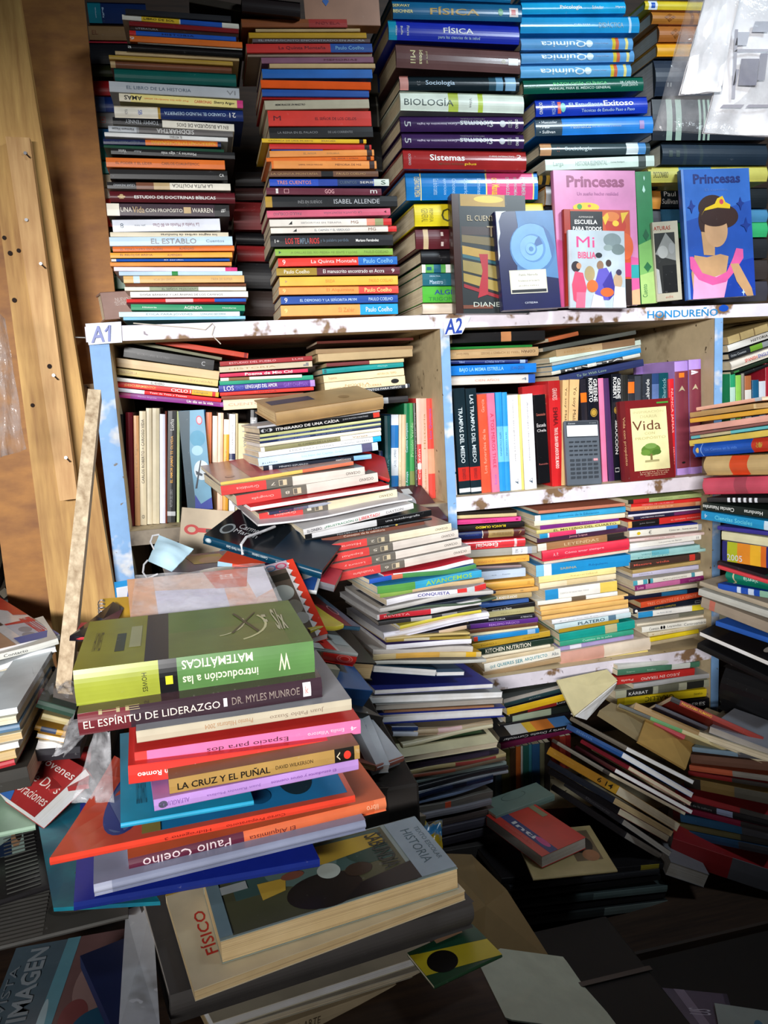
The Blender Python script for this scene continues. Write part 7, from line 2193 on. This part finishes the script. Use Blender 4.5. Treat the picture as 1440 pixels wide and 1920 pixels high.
def bag_part(pts, mat, name, th, n=10, bulge=0.0, seed=1, ripple=0.002):
    P = [PY(*p) - o for p in pts]
    rr = random.Random(seed)
    ph = rr.uniform(0, 6)
    vs, fs = [], []
    for s in (0, 1):
        for i in range(n + 1):
            for j in range(n + 1):
                a, b = i / n, j / n
                p = (P[0].lerp(P[1], a)).lerp(P[3].lerp(P[2], a), b)
                k = math.sin(math.pi * a) * math.sin(math.pi * min(1, b * .9 + .1))
                d = bulge * k + ripple * math.sin(a * 11 + b * 6 + ph) + ripple * .6 * math.sin(b * 17 - a * 5 + ph)
                vs.append(p + Vector((0, (-d - th / 2) if s == 0 else (d * .6 + th / 2), 0)))
    N = (n + 1) ** 2
    for i in range(n):
        for j in range(n):
            a = i * (n + 1) + j
            fs += [(a, a + n + 1, a + n + 2, a + 1), (N + a, N + a + 1, N + a + n + 2, N + a + n + 1)]
    edge = [i * (n + 1) for i in range(n + 1)] + [n * (n + 1) + j for j in range(1, n + 1)] + [i * (n + 1) + n for i in range(n - 1, -1, -1)] + [j for j in range(n - 1, 0, -1)]
    for i in range(len(edge)):
        a, b = edge[i], edge[(i + 1) % len(edge)]
        fs.append((a, b, N + b, N + a))
    m = MB()
    m.mesh(vs, fs, mat)
    ob = m.build(name, root, True)
    return ob


bag_part([(1308, -60, .76), (1500, -60, .76), (1500, 262, .76), (1226, 244, .76)], film('bag_film', .22), 'film', .001, bulge=.012, seed=2)
bag_part([(1336, -60, .757), (1392, -60, .757), (1352, 172, .757), (1274, 178, .757)], plain('white_sheet', 'f4f4f8', 0.5), 'folded_sheet', .002, ripple=.002, seed=3)
pp = bag_part([(1400, -60, .765), (1500, -60, .765), (1500, 258, .765), (1318, 250, .765)], plain('white_sheet', 'f4f4f8', 0.5), 'printed_sheet', .002, ripple=.001, seed=4)
m = MB()
for (x0, y0, x1, y1, c) in ((1372, 55, 1378, 185, 'a8a8b4'), (1350, 196, 1390, 202, '9a98a4'), (1398, 196, 1440, 201, '9a98a4'), (1376, 92, 1440, 97, 'b0b0bc'), (1384, 110, 1418, 160, '7c7c8c'), (1420, 100, 1434, 150, '8a8a98'), (1410, 40, 1440, 60, 'b4b8c4'), (1378, 60, 1400, 85, 'c0c4d0'), (1374, 130, 1380, 160, '9a9aa8')):
    m.poly([PY(x, y, .7605) - o for x, y in ((x0, y1), (x1, y1), (x1 + 6, y0), (x0 + 6, y0))], cov(c))
m.build('print', pp)
# bag at the left edge
draped('plastic_bag', [(-30, 560, 1.20), (8, 596, 1.20), (50, 842, 1.18), (-10, 862, 1.18)], film('left_film', .22), 'crumpled clear plastic bag hanging at the left edge', 'plastic bag', amp=.008, seed=21, n=14)

# ---------------------------------------------------------------- next stall seen at the left edge
slab('floor_stall', (-2.2, 1.9, 0.93), (-.38, 3.6, 0.97), wood('grey_planks', '2c2a2a', '55504c', (12, 1, 12)))
root = empty('toy_shelf', Matrix.Translation((-1.2, 2.6, 1.12)), 'blue topped shelf of the next stall at the left edge', 'shelf')
m = MB()
m.box((-.6, -.1, .19), (.55, .25, .21), plain('blue_shelf', '1c3a88', 0.4))
m.build('shelf_board', root)
m = MB()
m.box((-.6, .24, -.15), (.55, .26, .9), plain('dark_wall', '2a2624', 0.8))
m.build('back_panel', root)


def toy(px, py, Y, r, c, lab, kind):
    p = PY(px, py, Y)
    m = MB()
    mat = plain('toy_' + c, c, 0.8)
    if kind == 'plush':
        m.ball((0, 0, 0), (r, r * .8, r * .9), mat)
        m.ball((0, -.1 * r, r * 1.2), r * .7, mat)
        for s in (-1, 1):
            m.ball((s * r * .55, 0, r * 1.8), r * .28, mat)
            m.ball((s * r * .9, -.3 * r, .1 * r), (r * .35, r * .35, r * .5), mat)
            m.ball((s * r * .5, -.6 * r, -r * .8), (r * .4, r * .5, r * .35), mat)
    else:
        m.box((-r, -r * .5, -r), (r, r * .5, r), mat, r * .3)
        m.tube([(-r * .4, 0, r), (-r * .3, 0, r * 1.5), (r * .3, 0, r * 1.5), (r * .4, 0, r)], r * .1, mat)
    ob = m.build('plush_toy' if kind == 'plush' else 'toy_bag', smooth=kind == 'plush')
    ob.location = p
    tag(ob, uniq(lab, []), 'toy' if kind == 'plush' else 'bag')


toy(8, 905, 2.5, .05, '6a5038', 'brown plush toy on the next stall at left edge', 'plush')
toy(25, 925, 2.45, .04, '4a3a30', 'dark brown plush toy beside the brown one', 'plush')
toy(50, 925, 2.5, .055, 'a01c58', 'magenta bag on the next stall at left edge', 'bag')
toy(40, 940, 2.4, .025, 'a83028', 'small red toy in front of the magenta bag', 'plush')
toy(18, 850, 2.6, .04, 'b0b89c', 'pale toy on the blue shelf at the left edge', 'plush')
toy(4, 835, 2.6, .06, '26384a', 'dark blue bundle on the blue shelf at left edge', 'bag')
m = MB()
c = PZ(70, 1080, .97) + Vector((0, 0, .056))
m.tube([Vector((0, 0, -.055)), Vector((0, 0, .0)), Vector((.002, 0, .004)), Vector((.004, .0, .05))], [.028, .03, .025, .024], plain('grey_metal', '6a6e74', 0.35, .4), 14)
m.tube([Vector((.003, 0, .046)), Vector((.004, 0, .068))], [.03, .03], plain('black_rubber', '1a1a1c', 0.5), 14)
ob = m.build('flashlight')
ob.location = c
tag(ob, 'grey metal flashlight standing left of the yellow plank', 'flashlight')
for k, (a, b) in enumerate((((-10, 1110), (12, 1030)), ((8, 1112), (44, 1024)))):
    m = MB()
    p, q = PZ(*a, .986), PZ(*b, .986)
    d = q - p
    m.tube([Vector(), d], .013, wood('grey_batten', '4a4438', '7a705c', (10, 10, 1)), 4)
    ob = m.build('wooden_stick')
    ob.location = p
    tag(ob, ['short greyish stick at the left edge behind the glossy magazine', 'longer greyish stick lying right of the short one'][k], 'stick')
bpy.context.view_layer.update()
